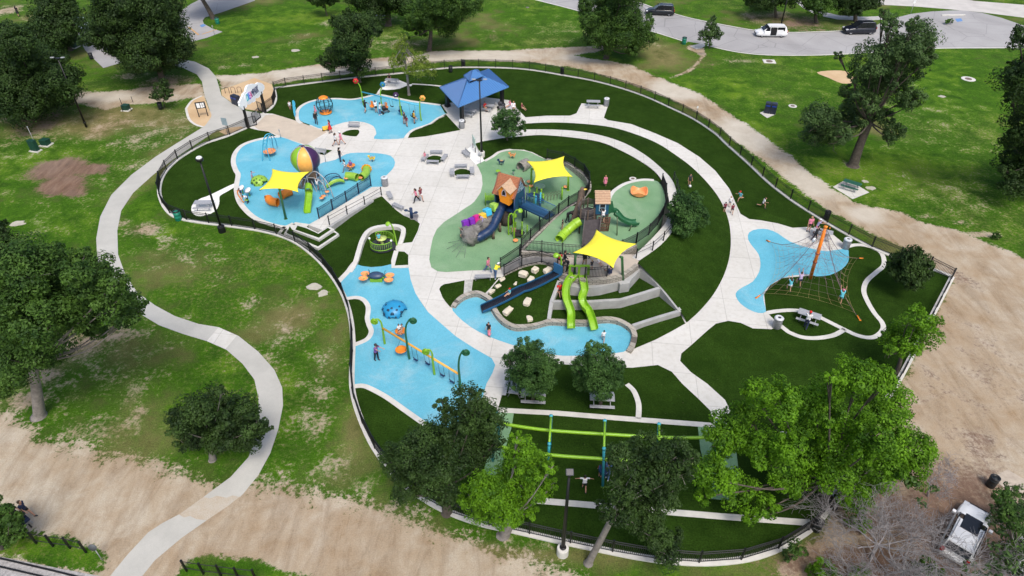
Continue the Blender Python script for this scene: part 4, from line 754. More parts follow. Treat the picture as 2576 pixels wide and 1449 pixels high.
fence('picket_fence', 'black fence along the wall between the two green pads', 'fence', up(diag3, .1), 1.15, 1.7)
fence('picket_fence', 'black fence curving behind the disc swing corner of the lower green pad', 'fence', up(back3, .06), 1.15, 2.0)
fence('picket_fence', 'black fence between the deck and the raised green pad', 'fence', cr(W([(1311,630,UP),(1345,631,UP),(1372,636,UP),(1412,640,UP),(1440,642,UP),(1470,644,UP),(1500,647,UP),(1560,633,UP),(1600,613,UP)]), 2), 1.15, 1.8)
fence('picket_fence', 'black fence between the raised green pad and the ramp', 'fence', cr(W([(1600,613,UP),(1640,584,UP),(1663,551,UP),(1674,520,UP),(1674,490,UP),(1664,463,UP)]), 3), 1.15, 2.0)
fence('picket_fence', 'black fence on the outer edge of the curved walkway', 'fence', up(cr(WO, 4), .08), 1.15, 1.7)
fence('picket_fence', 'black fence on the inner edge of the curved walkway', 'fence', cr(W([(1259,675,.05),(1282,659,1.0),(1308,643,1.9)]), 3), 1.15, 1.8)
fence('picket_fence', 'short black fence at the top of the roller slide', 'fence', W([(1416,688,DZ),(1443,694,DZ)]), 1.1, 1.3)
fence('picket_fence', 'short black fence right of the double slide', 'fence', W([(1471,700,DZ),(1500,699,DZ),(1526,696,DZ)]), 1.1, 1.6)
fence('picket_fence', 'blue black fence between the balloon pad and its ramp', 'fence', W([(803,551,.5),(836,530,.38),(871,509,.26),(902,488,.15),(934,468,.03)]), 1.25, 2.2, mat('midnight blue steel', (.008, .02, .05), .4), pick=.10)
fence('hand_rail', 'black two bar handrail on the ramp wall by the balloon pad', 'handrail', W([(829,565,.55),(862,546,.40),(896,528,.25),(929,510,.12),(960,492,.03)]), .95, 2.2, pick=0, rails=(1.0, .6))
fence('hand_rail', 'black two bar handrail on the outer edge of the ring ramp', 'handrail', cr(W([(1600,650,DZ),(1636,634,DZ),(1661,614,DZ),(1690,580,DZ)]), 3), .95, 2.0, pick=0, rails=(1.0, .6))
fence('hand_rail', 'black two bar handrail at the far bend of the ring ramp', 'handrail', cr(W([(1694,454,2.3),(1704,482,2.4),(1707,515,2.4)]), 3), .95, 1.9, pick=0, rails=(1.0, .6))
fence('pipe_barrier', 'black pipe barrier by the bottom left shrubs', 'barrier', W([(58,1353),(98,1370),(140,1375),(180,1380),(217,1390)]), 1.1, 1.15, pick=0, rails=(1.0, .35), post=.05)
fence('pipe_barrier', 'black pipe barrier at the bottom edge of the picture', 'barrier', W([(470,1437),(512,1444),(555,1449),(600,1455),(645,1460)]), 1.1, 1.2, pick=0, rails=(1.0, .35), post=.05)
# entrance sign and gates
Lp, Rp = P(625.4, 322.8), P(668, 284); SX = (Rp - Lp).normalized(); SN = Vector((SX.y, -SX.x, 0))
def onplane(px, py, o=Lp, n=None):
    n = n or SN; c0 = Vector((0, 0, CAMH)); d = P(px, py) - c0; return c0 + d * ((o - c0).dot(n) / d.dot(n))
cz_ = lambda x, y: onplane(566.7 + x / 10.227, 193.2 + y / 10.227)
def onp2(p): return ((p - Lp).dot(SX), p.z)
sg = empty('entrance_sign', Lp, 'white cloud shaped entrance sign with coloured lettering on two black posts', 'sign')
for p_, tpx in ((Lp, (612.7, 271.4)), (Rp, (655, 235))):
    MB().box((p_.x, p_.y, at(*tpx, p_.y).z / 2), (.26, .26, at(*tpx, p_.y).z + .5), rz=math.atan2(SX.y, SX.x)).build('post', BLACK, sg)
ocl = [(440,850),(400,815),(372,790),(352,750),(350,705),(336,670),(345,630),(368,608),(388,560),(402,520),(428,500),(436,460),(450,425),(482,400),(500,370),(508,330),(515,290),(530,255),(560,215),(600,198),(640,196),(672,180),(720,178),(765,190),(795,165),(835,142),(880,150),(915,165),(950,190),(975,215),(986,260),(984,310),(958,345),(945,370),(950,405),(930,440),(895,450),(872,478),(868,505),(840,530),(800,548),(765,548),(755,575),(758,610),(735,640),(700,655),(668,652),(640,676),(610,708),(570,715),(540,708),(538,750),(520,785),(490,800),(470,832)]
ol = [onp2(cz_(*p)) for p in ocl]
MB().slab(ol, .22, (Lp + SN * .02, SX, (0, 0, 1))).build('cloud_panel', mat('white sign paint', (.93, .94, .95), .4, .02), sg)
sw_ = [onp2(cz_(*p)) for p in ((520,640),(470,560),(480,480),(520,420),(600,400),(640,340),(720,320),(800,250),(880,260),(890,330),(850,400),(800,460),(720,520),(700,590),(620,640),(560,690))]
MB().slab([(x * 1.0, z) for x, z in sw_], .06, (Lp + SN * .14, SX, (0, 0, 1))).build('cloud_face', mat('pale blue white paint', (.88, .91, .94), .4, .02), sg)
def letters(txt, a, c_, hgt, material, off=.19):
    cu = bpy.data.curves.new('lettering', 'FONT'); cu.body = txt; cu.extrude = .02; cu.align_x = 'LEFT'
    o = bpy.data.objects.new('tmp', cu); C.objects.link(o); dg = bpy.context.evaluated_depsgraph_get(); me = bpy.data.meshes.new_from_object(o.evaluated_get(dg))
    vs = [v.co.copy() for v in me.vertices]; x0 = min(v.x for v in vs); x1 = max(v.x for v in vs); y1 = max(v.y for v in vs)
    X_ = (c_ - a); k = X_.length / (x1 - x0); X_.normalize(); Y_ = SN.cross(X_).normalized(); Y_ = Y_ if Y_.z > 0 else -Y_
    mb = MB(); mb.add([a + X_ * (v.x - x0) * k + Y_ * v.y * hgt / y1 + SN * (off + v.z) for v in vs], [tuple(p.vertices) for p in me.polygons])
    bpy.data.objects.remove(o); return mb.build('lettering', material, sg)
ba, bb = cz_(535, 628), cz_(835, 372); LT = [('D', 0, .125, mat('turquoise letter paint', (.0, .42, .45), .4)), ('R', .125, .22, mat('bright blue letter paint', (.02, .28, .75), .4)), ('E', .22, .305, mat('violet letter paint', (.30, .05, .60), .4)), ('A', .305, .43, MAGENTA), ('M', .43, .565, mat('navy letter paint', (.01, .02, .09), .4)), ('PARK', .58, 1.0, mat('navy letter paint', (.01, .02, .09)))]
for t_, f0, f1, mm in LT: letters(t_, ba.lerp(bb, f0), ba.lerp(bb, f1 - .012), .85, mm)
def panel_gate(label, a, c_, h, sign=False):
    root = empty('entrance_gate', a, label, 'gate'); mb = MB(); mb.tube([a, a + Vector((0, 0, h))], .05, 6).tube([c_, c_ + Vector((0, 0, h))], .05, 6)
    for z in (.08, h): mb.tube([a + Vector((0, 0, z)), c_ + Vector((0, 0, z))], .04 if z > .1 else .07, 5)
    mb.build('frame', BLACK, root); mb = MB(); n = int((c_ - a).length / .09)
    for k in range(1, n): mb.tube([a.lerp(c_, k / n) + Vector((0, 0, .1)), a.lerp(c_, k / n) + Vector((0, 0, h))], .008, 3, cap=False)
    for k in range(1, 10): mb.tube([a + Vector((0, 0, h * k / 10)), c_ + Vector((0, 0, h * k / 10))], .008, 3, cap=False)
    mb.build('mesh_infill', BLACK, root)
    if sign:
        d = (c_ - a).normalized(); rz = math.atan2(d.y, d.x); m_ = a.lerp(c_, .55); MB().box((m_.x, m_.y, h * .72), (.45, .05, .35), rz=rz).build('notice', mat('grey notice', (.25, .26, .28), .5), root)
panel_gate('open black gate leaf by the left sign post', P(628, 319.5), P(646.5, 314.5), 1.25)
panel_gate('open black gate leaf by the right sign post', P(667, 284.5), P(650.5, 278), 1.25)
panel_gate('black mesh screen with notices between the gate leaves', P(638.6, 310.5), P(655.8, 295.5), 1.35, True)
# lamp posts
def lamp(label, base, top, head, ped=True):
    b3 = P(*base); z = at(top[0], top[1], b3.y).z; root = empty('lamp_post', b3, label, 'lamp post')
    MB().tube([b3 + Vector((0, 0, .1)), b3 + Vector((0, 0, z))], [.13, .075], 10).build('pole', BLACK, root)
    if ped: MB().lathe(b3, [(.36, -.05), (.36, .62), (.33, .68), (.02, .69)], 18, False).build('pedestal', KERB if ped == 1 else BLACK, root)
    MB().lathe(b3, [(.2, .66), (.2, .74), (.13, .78)], 10).build('base_plate', BLACK, root)
    t = b3 + Vector((0, 0, z))
    if head == 'round':
        MB().lathe(t, [(.1, -.2), (.32, -.1), (.36, .1), (.34, .16), (.02, .2)], 16).build('lamp_head', BLACK, root); MB().lathe(t, [(.27, .16), (.28, .24), (.2, .32), (.02, .35)], 16).build('dome', WHITE, root)
    elif head == 'panel':
        MB().tube([t - Vector((0, 0, .3)), t + Vector((0, -.15, .05))], .07, 6).build('bracket', BLACK, root); R_ = Matrix.Rotation(R(28), 3, 'X')
        MB().box(t + Vector((0, -.1, .28)), (.42, .36, .1), rot=R_, bev=.03).build('lamp_head', mat('lamp housing grey', (.05, .055, .07), .4), root); MB().box(t + Vector((0, -.12, .345)), (.34, .28, .03), rot=R_).build('panel', mat('dark panel glass', (.01, .012, .03), .15), root)
    else:
        mb = MB(); mb.box(t + Vector((0, 0, .05)), (.55, .3, .14), bev=.03).tube([t, t + Vector((-.5, 0, .12))], .035, 6).tube([t, t + Vector((.5, 0, .12))], .035, 6); mb.build('lamp_head', BLACK, root)
        MB().box(t + Vector((-.62, 0, .16)), (.42, .28, .08), bev=.02).build('lamp', GREY, root); MB().box(t + Vector((.62, 0, .16)), (.42, .28, .08), bev=.02).build('lamp', GREY, root)
lamp('tall black lamp post outside the fence near the round picnic slab', (559.5, 583), (502, 402), 'round', 2)
lamp('tall black lamp post on a white drum in front of the pavilion', (1212, 394), (1205.5, 203), 'arms')
lamp('black lamp post with a tilted square head by the bottom fence', (1415, 1393), (1426, 1192), 'panel')
lamp('black lamp post among the oaks at top left', (218, 321), (153, 148), 'arms', 0)
lamp('far black lamp post beside the white van', (1965, 62), (1975, -22), 'arms', 0)
# benches
def make_bench(name, back, cat='bench'):
    r = empty(name, (0, 0, 0), None, cat)
    for k in range(4): MB().box((0, -.21 + .14 * k, .45), (1.6, .115, .035)).build('seat_slat', GREY, r)
    for sx in (-.72, .72):
        mb = MB().box((sx, -.2, .215), (.06, .06, .43)).box((sx, .2, .215), (.06, .06, .43)).box((sx, 0, .405), (.06, .5, .05)); mb.build('leg', GREY, r)
    if back:
        for k in range(2): MB().box((0, .27 + .025 * k, .56 + .12 * k), (1.6, .03, .10), rot=Matrix.Rotation(R(-10), 3, 'X')).build('back_slat', GREY, r)
        for sx in (-.72, .72): MB().box((sx, .30, .6), (.05, .05, .42), rot=Matrix.Rotation(R(-10), 3, 'X')).build('back_support', GREY, r)
    return r
pb = make_bench('park_bench', True); ps = make_bench('flat_bench', False)
def bench(px, py, deg, label, back=False, group=None, z=0.0): return put(pb if back else ps, P(px, py, z), R(deg), label, group, .9)
G1, G2 = 'benches round the upper turf circle', 'benches round the lower turf circle'
bench(1098,388,0,'grey bench on the far side of the upper turf circle',False,G1); bench(1069,402,75,'grey bench left of the upper turf circle with a child on it',False,G1)
bench(1118,402,76,'grey bench right of the upper turf circle',False,G1); bench(1089,413,-5,'grey bench on the near side of the upper turf circle',False,G1)
bench(1160,423,4,'grey bench on the far side of the lower turf circle',False,G2); bench(1138,439,97,'grey bench left of the lower turf circle',False,G2)
bench(1188,435,95,'grey bench right of the lower turf circle',False,G2); bench(1165,450,2,'grey bench on the near side of the lower turf circle',False,G2)
bench(1172,392,-62,'grey bench with a back beside the bright concrete wedge',True); bench(891,321,-8,'dark steel bench on the island among the flower swings',True)
bench(806,388,-14,'grey bench behind the balloon climber',True); bench(981,497,-68,'grey bench at the top end of the balloon ramp',False); bench(1002,525,-38,'grey bench between the ramp end and the fountain',False)
bench(1215,703,3,'long grey bench by the flagstone path',False)
# picnic tables
def make_table(name, material, legm):
    r = empty(name, (0, 0, 0), None, 'picnic table')
    MB().box((0, 0, .75), (1.8, .76, .05), bev=.015).build('table_top', material, r)
    for sy in (-.68, .68): MB().box((0, sy, .45), (1.8, .27, .05), bev=.015).build('bench_seat', material, r)
    for sx in (-.6, .6):
        MB().tube([(sx, -.68, .42), (sx, .68, .42)], .03, 6).tube([(sx, -.45, 0), (sx, -.2, .73)], .03, 6).tube([(sx, .45, 0), (sx, .2, .73)], .03, 6).build('leg_frame', legm, r)
    return r
tg = make_table('picnic_table', GREY, GREY); tgr = make_table('green_picnic_table', mat('dark green coated mesh', (.015, .09, .06), .5, .2), GREY)
for px, py, dg, lb in ((515,524,2,'grey picnic table on the round slab near the left fence'),(986,213,-10,'grey picnic table on the slab behind the flower swings'),(1492,268,-4,'grey picnic table on the square concrete bay'),(2066,597,-25,'grey picnic table on paving under the rope net mast'),(2031,807,-30,'grey picnic table on turf below the rope net'),(1180,290,-20,'grey picnic table under the left half of the pavilion'),(1225,277,-20,'grey picnic table under the right half of the pavilion'),(1296,985,80,'grey table under the left round tree'),(1342,1004,-4,'grey table in front of the left round tree'),(1513,1016,-4,'grey table under the right round tree'),(960,50,0,'grey picnic table under the dark tree at the top edge')):
    put(tg, P(px, py, .02), R(dg), lb, 'grey picnic tables')
sheet('table_slab', [(2095,470),(2131,450),(2187,484),(2145,501)], .03, CONC, 'concrete slab under the green picnic table', 'pavement')
put(tgr, P(2139, 474, .03), R(-38), 'dark green picnic table on a slab by the trail')
# bins
def make_bin():
    r = empty('litter_bin', (0, 0, 0), None, 'litter bin')
    MB().lathe((0, 0, 0), [(.30, 0), (.32, .04), (.32, .82), (.30, .86)], 18).build('body', mat('ribbed grey steel', (.26, .27, .29), .45, .2, 6, metal=.3), r)
    MB().lathe((0, 0, .86), [(.34, 0), (.34, .06), (.27, .12), (.13, .13), (.12, .05)], 18).build('lid', mat('pale grey lid', (.60, .62, .64), .4, .05), r); MB().lathe((0, 0, .86), [(.118, .06), (.118, .10), (.01, .101)], 14).build('opening', BLACK, r)
    return r
bn = make_bin()
for px, py, lb in ((969,467,'grey steel litter bin at the edge of the balloon pad'),(1162,322,'grey steel litter bin at the near corner of the pavilion'),(1525,266,'grey steel litter bin on the square concrete bay'),(2126,624,'grey steel litter bin by the top of the rope net pad'),(1953,823,'grey steel litter bin near the picnic table kerb')): put(bn, P(px, py, .01), 0, lb, 'grey steel litter bins', 1.12)
def make_drum(name, material):
    r = empty(name, (0, 0, 0), None, 'waste barrel'); MB().lathe((0, 0, 0), [(.28, 0), (.30, .05), (.30, .3), (.315, .32), (.30, .34), (.30, .62), (.315, .64), (.30, .66), (.31, .9)], 16).build('body', material, r)
    MB().lathe((0, 0, .9), [(.325, -.02), (.325, .05), (.22, .06), (.2, -.1)], 16).build('rim', BLACK, r); return r
dk = make_drum('dark_barrel', mat('dark bin plastic', (.012, .016, .018), .5)); dgn = make_drum('green_barrel', mat('green barrel paint', (.01, .20, .13), .5))
for px, py, lb in ((1166,166,'dark barrel at the trail fence left of the pavilion axis'),(1414,186,'dark barrel at the trail fence above the square bay'),(2078,550,'dark barrel at the fence above the rope net'),(2052,1332,'dark barrel outside the bottom right fence'),(1134,181,'dark barrel behind the thin yellow green tree'),(405,274,'dark barrel under the small tree by the kiosk'),(231,148,'dark barrel by the parking bay'),(1124,1286,'dark barrel under the dense tree at the bottom')): put(dk, P(px, py, .05), 0, lb, 'dark waste barrels', .95)
for px, py, lb in ((1720,111,'bright green barrel at the edge of the park road'),(450,553,'green barrel outside the left fence'),(548,60,'green barrel beside the parking bay')): put(dgn, P(px, py), 0, lb, 'green waste barrels', 1.15)
MB_ = MB
def boxbin(label, px, py, w_, d_, h, rz, material, z=0.0):
    b3 = P(px, py, z); r = empty('recycling_bin', b3, label, 'recycling bin'); q = Matrix.Rotation(rz, 3, 'Z')
    for k in (-1, 1):
        c_ = b3 + q @ Vector((k * w_ / 4, 0, h / 2)); MB().box(c_, (w_ / 2 - .03, d_, h), rz=rz, bev=.04).build('cabinet', material, r)
        MB().box(c_ + q @ Vector((0, 0, h / 2 + .05)), (w_ / 2 - .06, d_ * .9, .12), rz=rz, bev=.05, taper=.8).build('hood', material, r)
        MB().box(c_ + q @ Vector((0, -d_ / 2 - .01, h * .32)), (w_ / 2 - .2, .03, .14), rz=rz).build('slot', mat('blue slot plate', (.02, .06, .4), .4), r)
boxbin('dark double recycling bin beside the cloud sign', 596, 262, 1.3, .7, 1.15, R(-35), mat('blue black bin', (.02, .025, .045), .4))
sheet('bin_slab', [(1911,284),(1925,277),(1952,287),(1930,297)], .03, CONC, 'small concrete slab under the bins', 'pavement')
boxbin('dark double recycling bin on a slab on the right lawn', 1936, 284, 1.5, .8, 1.3, R(-20), mat('blue black bin', (.02, .025, .045)))
# kiosk, posts, boxes
def sign_on_posts(name, label, cat, pts, z0, z1, material, face=None):
    a, c_ = pts; root = empty(name, a, label, cat); d = (c_ - a).normalized(); rz = math.atan2(d.y, d.x); n = Vector((d.y, -d.x, 0))
    for p in (a, c_): MB().tube([p, p + Vector((0, 0, z1))], .055, 6).build('post', BLACK, root)
    m_ = a.lerp(c_, .5); L_ = (c_ - a).length; MB().box((m_.x, m_.y, (z0 + z1) / 2), (L_ + .15, .09, z1 - z0), rz=rz).build('board', material, root)
    if face:
        k = m_ + n * .06
        for fx, fz, fw, fh in face: MB().box((k.x + d.x * fx * L_, k.y + d.y * fx * L_, z0 + (z1 - z0) * fz), (fw * L_, .03, fh * (z1 - z0)), rz=rz).build('notice', WHITE, root)
    return root
sign_on_posts('map_kiosk', 'black framed map kiosk with white notices on the granite bed', 'kiosk', [P(501.5, 295), P(523.5, 292)], 1.15, 2.0, BLACK, [(-.25, .5, .36, .72), (.1, .68, .2, .36), (.33, .68, .18, .36), (.1, .28, .2, .36), (.33, .3, .18, .3)])
sign_on_posts('rules_board', 'pale green rules board beside the lamp drum', 'sign', [P(1190, 372), P(1196, 384)], .7, 1.7, mat('pale green sign', (.45, .60, .52), .5), None)
def post_sign(label, base, h, w_, hh, material, rz=0.0, round_=False, z=0):
    b3 = P(base[0], base[1], z); r = empty('post_sign', b3, label, 'sign'); MB().tube([b3, b3 + Vector((0, 0, h))], .03, 6).build('post', GREY, r); q = Matrix.Rotation(rz, 3, 'Z')
    if round_: MB().lathe(b3 + Vector((0, -.04, h)), [(w_ / 2, 0), (w_ / 2, .03), (.01, .031)], 14, axis=(0, -1, .25)).build('plate', material, r)
    else: MB().box(b3 + q @ Vector((0, -.05, h - hh / 2)), (w_, .03, hh), rz=rz).build('plate', material, r)
post_sign('grey backed sign plate on a post outside the left gate fence', (574, 340), 2.3, .75, .95, mat('grey sign back', (.28, .36, .40), .5), R(-15))
post_sign('round sign on a thin post at the green pad edge', (1209, 413), 1.3, .45, .4, GREY, 0, True); post_sign('thin post with a small plate at the tan paving corner', (707, 348), 1.2, .12, .25, GREY)
post_sign('thin post behind the balloon bench', (820, 409), 1.3, .14, .2, GREY); post_sign('small white trail marker by the right fence', (1752, 285), 1.0, .2, .25, WHITE)
post_sign('round dark sign at the end of the pipe barrier', (258, 1410), 1.5, .5, .5, mat('dark sign plate', (.08, .09, .10), .5), 0, True); post_sign('small sign post at the parking bay', (540, 88), 1.6, .2, .3, GREY); post_sign('white topped sign on the road island', (2290, 36), 2.4, .35, .5, WHITE)
def cabinet(label, px, py, s_, rz, mast=0):
    b3 = P(px, py); r = empty('utility_cabinet', b3, label, 'utility cabinet'); MB().box(b3 + Vector((0, 0, .05)), (s_[0] + .3, s_[1] + .3, .12), rz=rz).build('base', KERB, r)
    MB().box(b3 + Vector((0, 0, .1 + s_[2] / 2)), s_, rz=rz, bev=.03).build('cabinet', mat('dark green cabinet', (.008, .05, .035), .5), r); MB().box(b3 + Vector((0, 0, .13 + s_[2])), (s_[0] + .06, s_[1] + .06, .06), rz=rz, bev=.02).build('lid', mat('dark green cabinet', (.008, .05, .035)), r)
    if mast: MB().tube([b3 + Vector((.2, .2, .1)), b3 + Vector((.2, .2, mast))], .025, 6).ball(b3 + Vector((.2, .2, mast)), .07, 6).build('mast', GREY, r)
cabinet('tall green utility cabinet with a thin mast on the left lawn', 90, 380, (.9, .5, 1.25), R(-15), 3.0); cabinet('low dark green utility box beside the tall cabinet', 117, 365, (.9, .8, .6), R(-10)); cabinet('small green utility box between stakes by the gravel trail', 319, 277, (.8, .7, .6), R(-8))
cabinet('dark storage cabinet beside the parking bay trunk', 183, 118, (1.8, 1.2, 1.6), R(-12))
for k, (px, py) in enumerate(((306, 262), (335, 258), (309, 281), (331, 280))): tag(MB().tube([P(px, py), P(px, py) + Vector((0, 0, .8))], .035, 6).ball(P(px, py) + Vector((0, 0, .82)), .045, 6).build('marker_stake', BLACK), ('black stake behind the small green box at left', 'black stake behind the small green box at right', 'black stake before the small green box at left', 'black stake before the small green box at right')[k], 'stake', 'stakes round the small green box')
def bike_rack(px, py, lb):
    b3 = P(px, py); r = empty('bike_rack', b3, lb, 'bike rack')
    for k in range(3):
        o = b3 + Vector((-.85 + .85 * k, .05 * k, 0)); MB().tube([o + Vector((-.28, 0, 0)), o + Vector((-.28, 0, .7))] + [o + Vector((-.28 * math.cos(a * math.pi / 6), 0, .7 + .2 * math.sin(a * math.pi / 6))) for a in range(1, 6)] + [o + Vector((.28, 0, .7)), o + Vector((.28, 0, 0))], .035, 6).build('hoop', mat('brown steel', (.14, .09, .07), .5), r)
bike_rack(588, 235, 'row of three brown hoops for bicycles by the cloud sign')
# drinking fountain, covers, pale patches
f3 = P(1036, 549); fr = empty('drinking_fountain', f3, 'dark blue drinking fountain standing by a wet patch', 'drinking fountain')
MB().tube([f3, f3 + Vector((0, 0, 1.15))], .16, 12).lathe(f3 + Vector((0, 0, 1.15)), [(.17, 0), (.17, .06), (.02, .1)], 12).build('pedestal', NAVY, fr)
for d_, z in ((-1, .95), (1, .7)): MB().tube([f3 + Vector((.14 * d_, 0, z - .12)), f3 + Vector((.45 * d_, -.05, z))], .07, 8).lathe(f3 + Vector((.5 * d_, -.05, z - .05)), [(.12, 0), (.2, .08), (.2, .1), (.05, .06)], 12).build('basin', NAVY, fr)
sheet('wet_patch', [(1031,551),(1034,542),(1041,536),(1049,537),(1053,543),(1050,552),(1052,558),(1047,556),(1042,553)], .026, mat('wet concrete', (.22, .21, .21), .35, .15), 'dark wet patch under the fountain', 'puddle', 3)
def cover(label, px, py, r0, h=.04, slab=True):
    b3 = P(px, py, 1.75 if 'inner' in label else 0); r = empty('manhole_cover', b3, label, 'manhole cover'); MB().lathe(b3, [(r0, -.02), (r0, h), (.01, h + .001)], 20, False).build('collar', KERB, r); MB().lathe(b3 + Vector((0, 0, h)), [(r0 * .5, 0), (r0 * .5, .02), (.01, .021)], 16, False).build('lid', mat('rusty iron', (.16, .12, .10), .8, .3), r)
cover('round pale manhole on the right lawn', 2436, 199, .95); cover('small pale manhole by the white slab on the right lawn', 1994, 267, .55)
cover('rusty round cover on the inner lawn', 1592, 450, .38)
s3 = P(1935, 155); r = empty('manhole_cover', s3, 'square slab with a rusty round cover near the road', 'manhole cover'); MB().box(s3, (1.8, 1.5, .12), rz=R(-6)).build('slab', KERB, r); MB().lathe(s3 + Vector((0, 0, .06)), [(.5, 0), (.5, .02), (.01, .021)], 16, False).build('lid', mat('rusty iron', (.16, .12, .10)), r)
for k, (px, py, a, b_, lb) in enumerate(((743,127,1.5,.9,'ragged white slab on the top lawn'),(643,144,1.2,.7,'small white slab left of the ragged one'),(45,563,1.6,.9,'white slab on the left lawn'),(2370,243,1.1,.6,'small white slab on the right lawn'),(2176,457,.9,.5,'upper of two pale slabs by the green picnic table'),(2190,474,1.2,.6,'lower of two pale slabs by the green picnic table'),(790,722,1.5,.8,'longer of two pale slabs on the left lawn'),(812,738,1.1,.8,'shorter of two pale slabs on the left lawn'),(1327,19,.9,.6,'dark rock on the lawn at the top edge'))):
    c_ = P(px, py); rg = random.Random(k); o = MB().prism([c_ + Vector((a * math.cos(t) * rg.uniform(.6, 1.1) * .5, b_ * math.sin(t) * rg.uniform(.6, 1.1) * .7, .05)) for t in [i * math.pi / 6 for i in range(12)]], .1).build('stone_slab', MATS['grey moulded rock'] if 'dark' in lb else mat('bleached stone', (.42, .40, .33), .9, .12, 2)); tag(o, lb, 'stone slab')
for k in range(4):
    p_ = P(66 + 8.3 * k * 1.9 - 22, 92 + 1.2 * k); tag(MB().box(p_ + Vector((0, 0, .25)), (1.1, .8, .5), rz=R(-10), bev=.03).box(p_ + Vector((0, 0, .53)), (.7, .5, .06), rz=R(-10)).build('stone_block', WHITE), ('leftmost of the four white blocks behind the dark oak', 'second from left of the white blocks behind the dark oak', 'third from left of the white blocks behind the dark oak', 'rightmost of the four white blocks behind the dark oak')[k], 'stone block', 'white blocks behind the dark oak')
tag(MB().box(P(2398, 39) + Vector((0, 0, .08)), (4.2, .35, .2), rz=R(2), bev=.05).build('wheel_stop', KERB), 'concrete wheel stop on the turning circle', 'wheel stop')
sheet('bare_patch', [(2055,182),(2100,177),(2135,182),(2150,205),(2120,210),(2085,196)], .012, DG, 'bare sandy patch under the gnarled oak', 'bare earth', 3)
sheet('table_slab', [(2495,1200),(2535,1181),(2576,1205),(2576,1240),(2535,1235)], .03, mat('dusty concrete', (.42, .36, .29), .9, .15), 'dusty slab at the right edge', 'pavement')
put(dk, P(2490, 1222), 0, 'dark barrel beside the dusty slab at the right edge', 'dark waste barrels', .95)
# boulders
BO = [(1317,690,.75,1.0),(1346,680,.62,.75),(1378,681,.62,1.0),(1336,705,.6,.85),(1299,717,.45,.7),(1327,761,1.15,.75),(1278,784,1.15,.7),(1332,803,.85,.6),(1264,704,.65,.6),(1253,721,.65,.5),(1237,734,.75,.45)]
BL = ['tall cream boulder below the curved walkway', 'cream boulder at the middle of the slope top', 'cream boulder nearest the roller slide top', 'squarish cream boulder beside the roller slide', 'narrow cream boulder at mid slope', 'widest cream boulder below the roller slide', 'jagged cream boulder low on the slope', 'lowest cream boulder near the stone kerb', 'flat cream boulder by the walkway entrance', 'flat cream boulder halfway down the kerb edge', 'flat cream boulder at the foot of the kerb edge']
for k, ((px, py, a, b_), lb) in enumerate(zip(BO, BL)):
    rg = random.Random(k + 5); zt = [1.5, 1.85, 2.05, 1.47, .87, 1.0, .58, .5, .25, .36, .42][k]; c_ = P(px, py, zt); bm = bmesh.new(); bmesh.ops.create_icosphere(bm, subdivisions=2, radius=.62)
    for v in bm.verts: v.co = v.co * rg.uniform(.8, 1.12)
    mb = MB(); bm.verts.index_update(); q = Matrix.Rotation(rg.random() * 3, 3, 'Z'); mb.add([c_ + q @ Vector((max(-.42, min(.42, v.co.x)) * a * 1.0, max(-.4, min(.4, v.co.y)) * b_ * 1.0, max(-.3, min(.36, v.co.z)) * (.6 if k < 8 else .35) + .02)) for v in bm.verts], [[v.index for v in f.verts] for f in bm.faces]); bm.free()
    tag(mb.build('boulder', LIMESTONE), lb, 'boulder', 'boulders on the turf slope')
# pavilion
pf, pl, pr_ = P(1163, 309), P(1126, 268), P(1263, 267); px_ = pr_ - pf; py_ = pl - pf; pc = pf + (px_ + py_) / 2; pbk = pl + px_
pv = empty('pavilion', pc, 'open picnic pavilion with a blue two tier hipped metal roof', 'pavilion')
for p_ in (pf, pl, pr_, pbk): MB().box(p_ + Vector((0, 0, 1.35)), (.4, .4, 2.7), rz=math.atan2(px_.y, px_.x)).box(p_ + Vector((0, 0, .2)), (.6, .6, .4), rz=math.atan2(px_.y, px_.x)).build('post', BLACK, pv)
BLUEROOF = mat('blue standing seam metal', (.075, .22, .50), .38, .06, .5, metal=.0, spec=.6)
def hip(cn, z0, apex_, z1, name, ridge=0.0, seams=14, th=.12):
    mb = MB(); c3 = [Vector((p.x, p.y, z0)) for p in cn]; cc = sum(c3, Vector()) / 4; L1 = (c3[1] - c3[0]); rv = L1.normalized() * ridge / 2
    A0 = Vector((apex_.x, apex_.y, z1)) - rv; A1 = Vector((apex_.x, apex_.y, z1)) + rv
    mb.add(c3 + [A0, A1] + [p - Vector((0, 0, th)) for p in c3], [(0, 1, 5, 4), (1, 2, 5), (2, 3, 4, 5), (3, 0, 4), (0, 6, 7, 1), (1, 7, 8, 2), (2, 8, 9, 3), (3, 9, 6, 0), (6, 9, 8, 7)])
    ro = mb.build(name, BLUEROOF, pv); sm = MB()
    for i in range(4):
        a, c_ = c3[i], c3[(i + 1) % 4]; f0, f1 = ((A0, A1), (A1, A1), (A1, A0), (A0, A0))[i]; e = (c_ - a).normalized(); n_ = (c_ - a).cross(f0 - a).normalized(); n_ = n_ if n_.z > 0 else -n_; up_ = n_.cross(e); up_ = up_ if up_.z > 0 else -up_
        Ltot = (c_ - a).length; s0 = (f0 - a).dot(e); s1 = (f1 - a).dot(e); H_ = (f0 - a).dot(up_)
        for k in range(1, seams):
            s = Ltot * k / seams; hh = H_ * (min(1, s / s0) if s < s0 else 1 if s <= s1 else (Ltot - s) / (Ltot - s1)); q = a + e * s + n_ * .03
            sm.tube([q, q + up_ * hh], .035, 4, cap=False, smooth=False)
        sm.tube([a + n_ * .03, f0 + n_ * .03], .06, 5)
    sm.build('seams', mat('blue seam metal', (.035, .11, .28), .4), ro); return ro
ex = lambda k: [pc + (p - pc) * k for p in (pf, pr_, pbk, pl)]
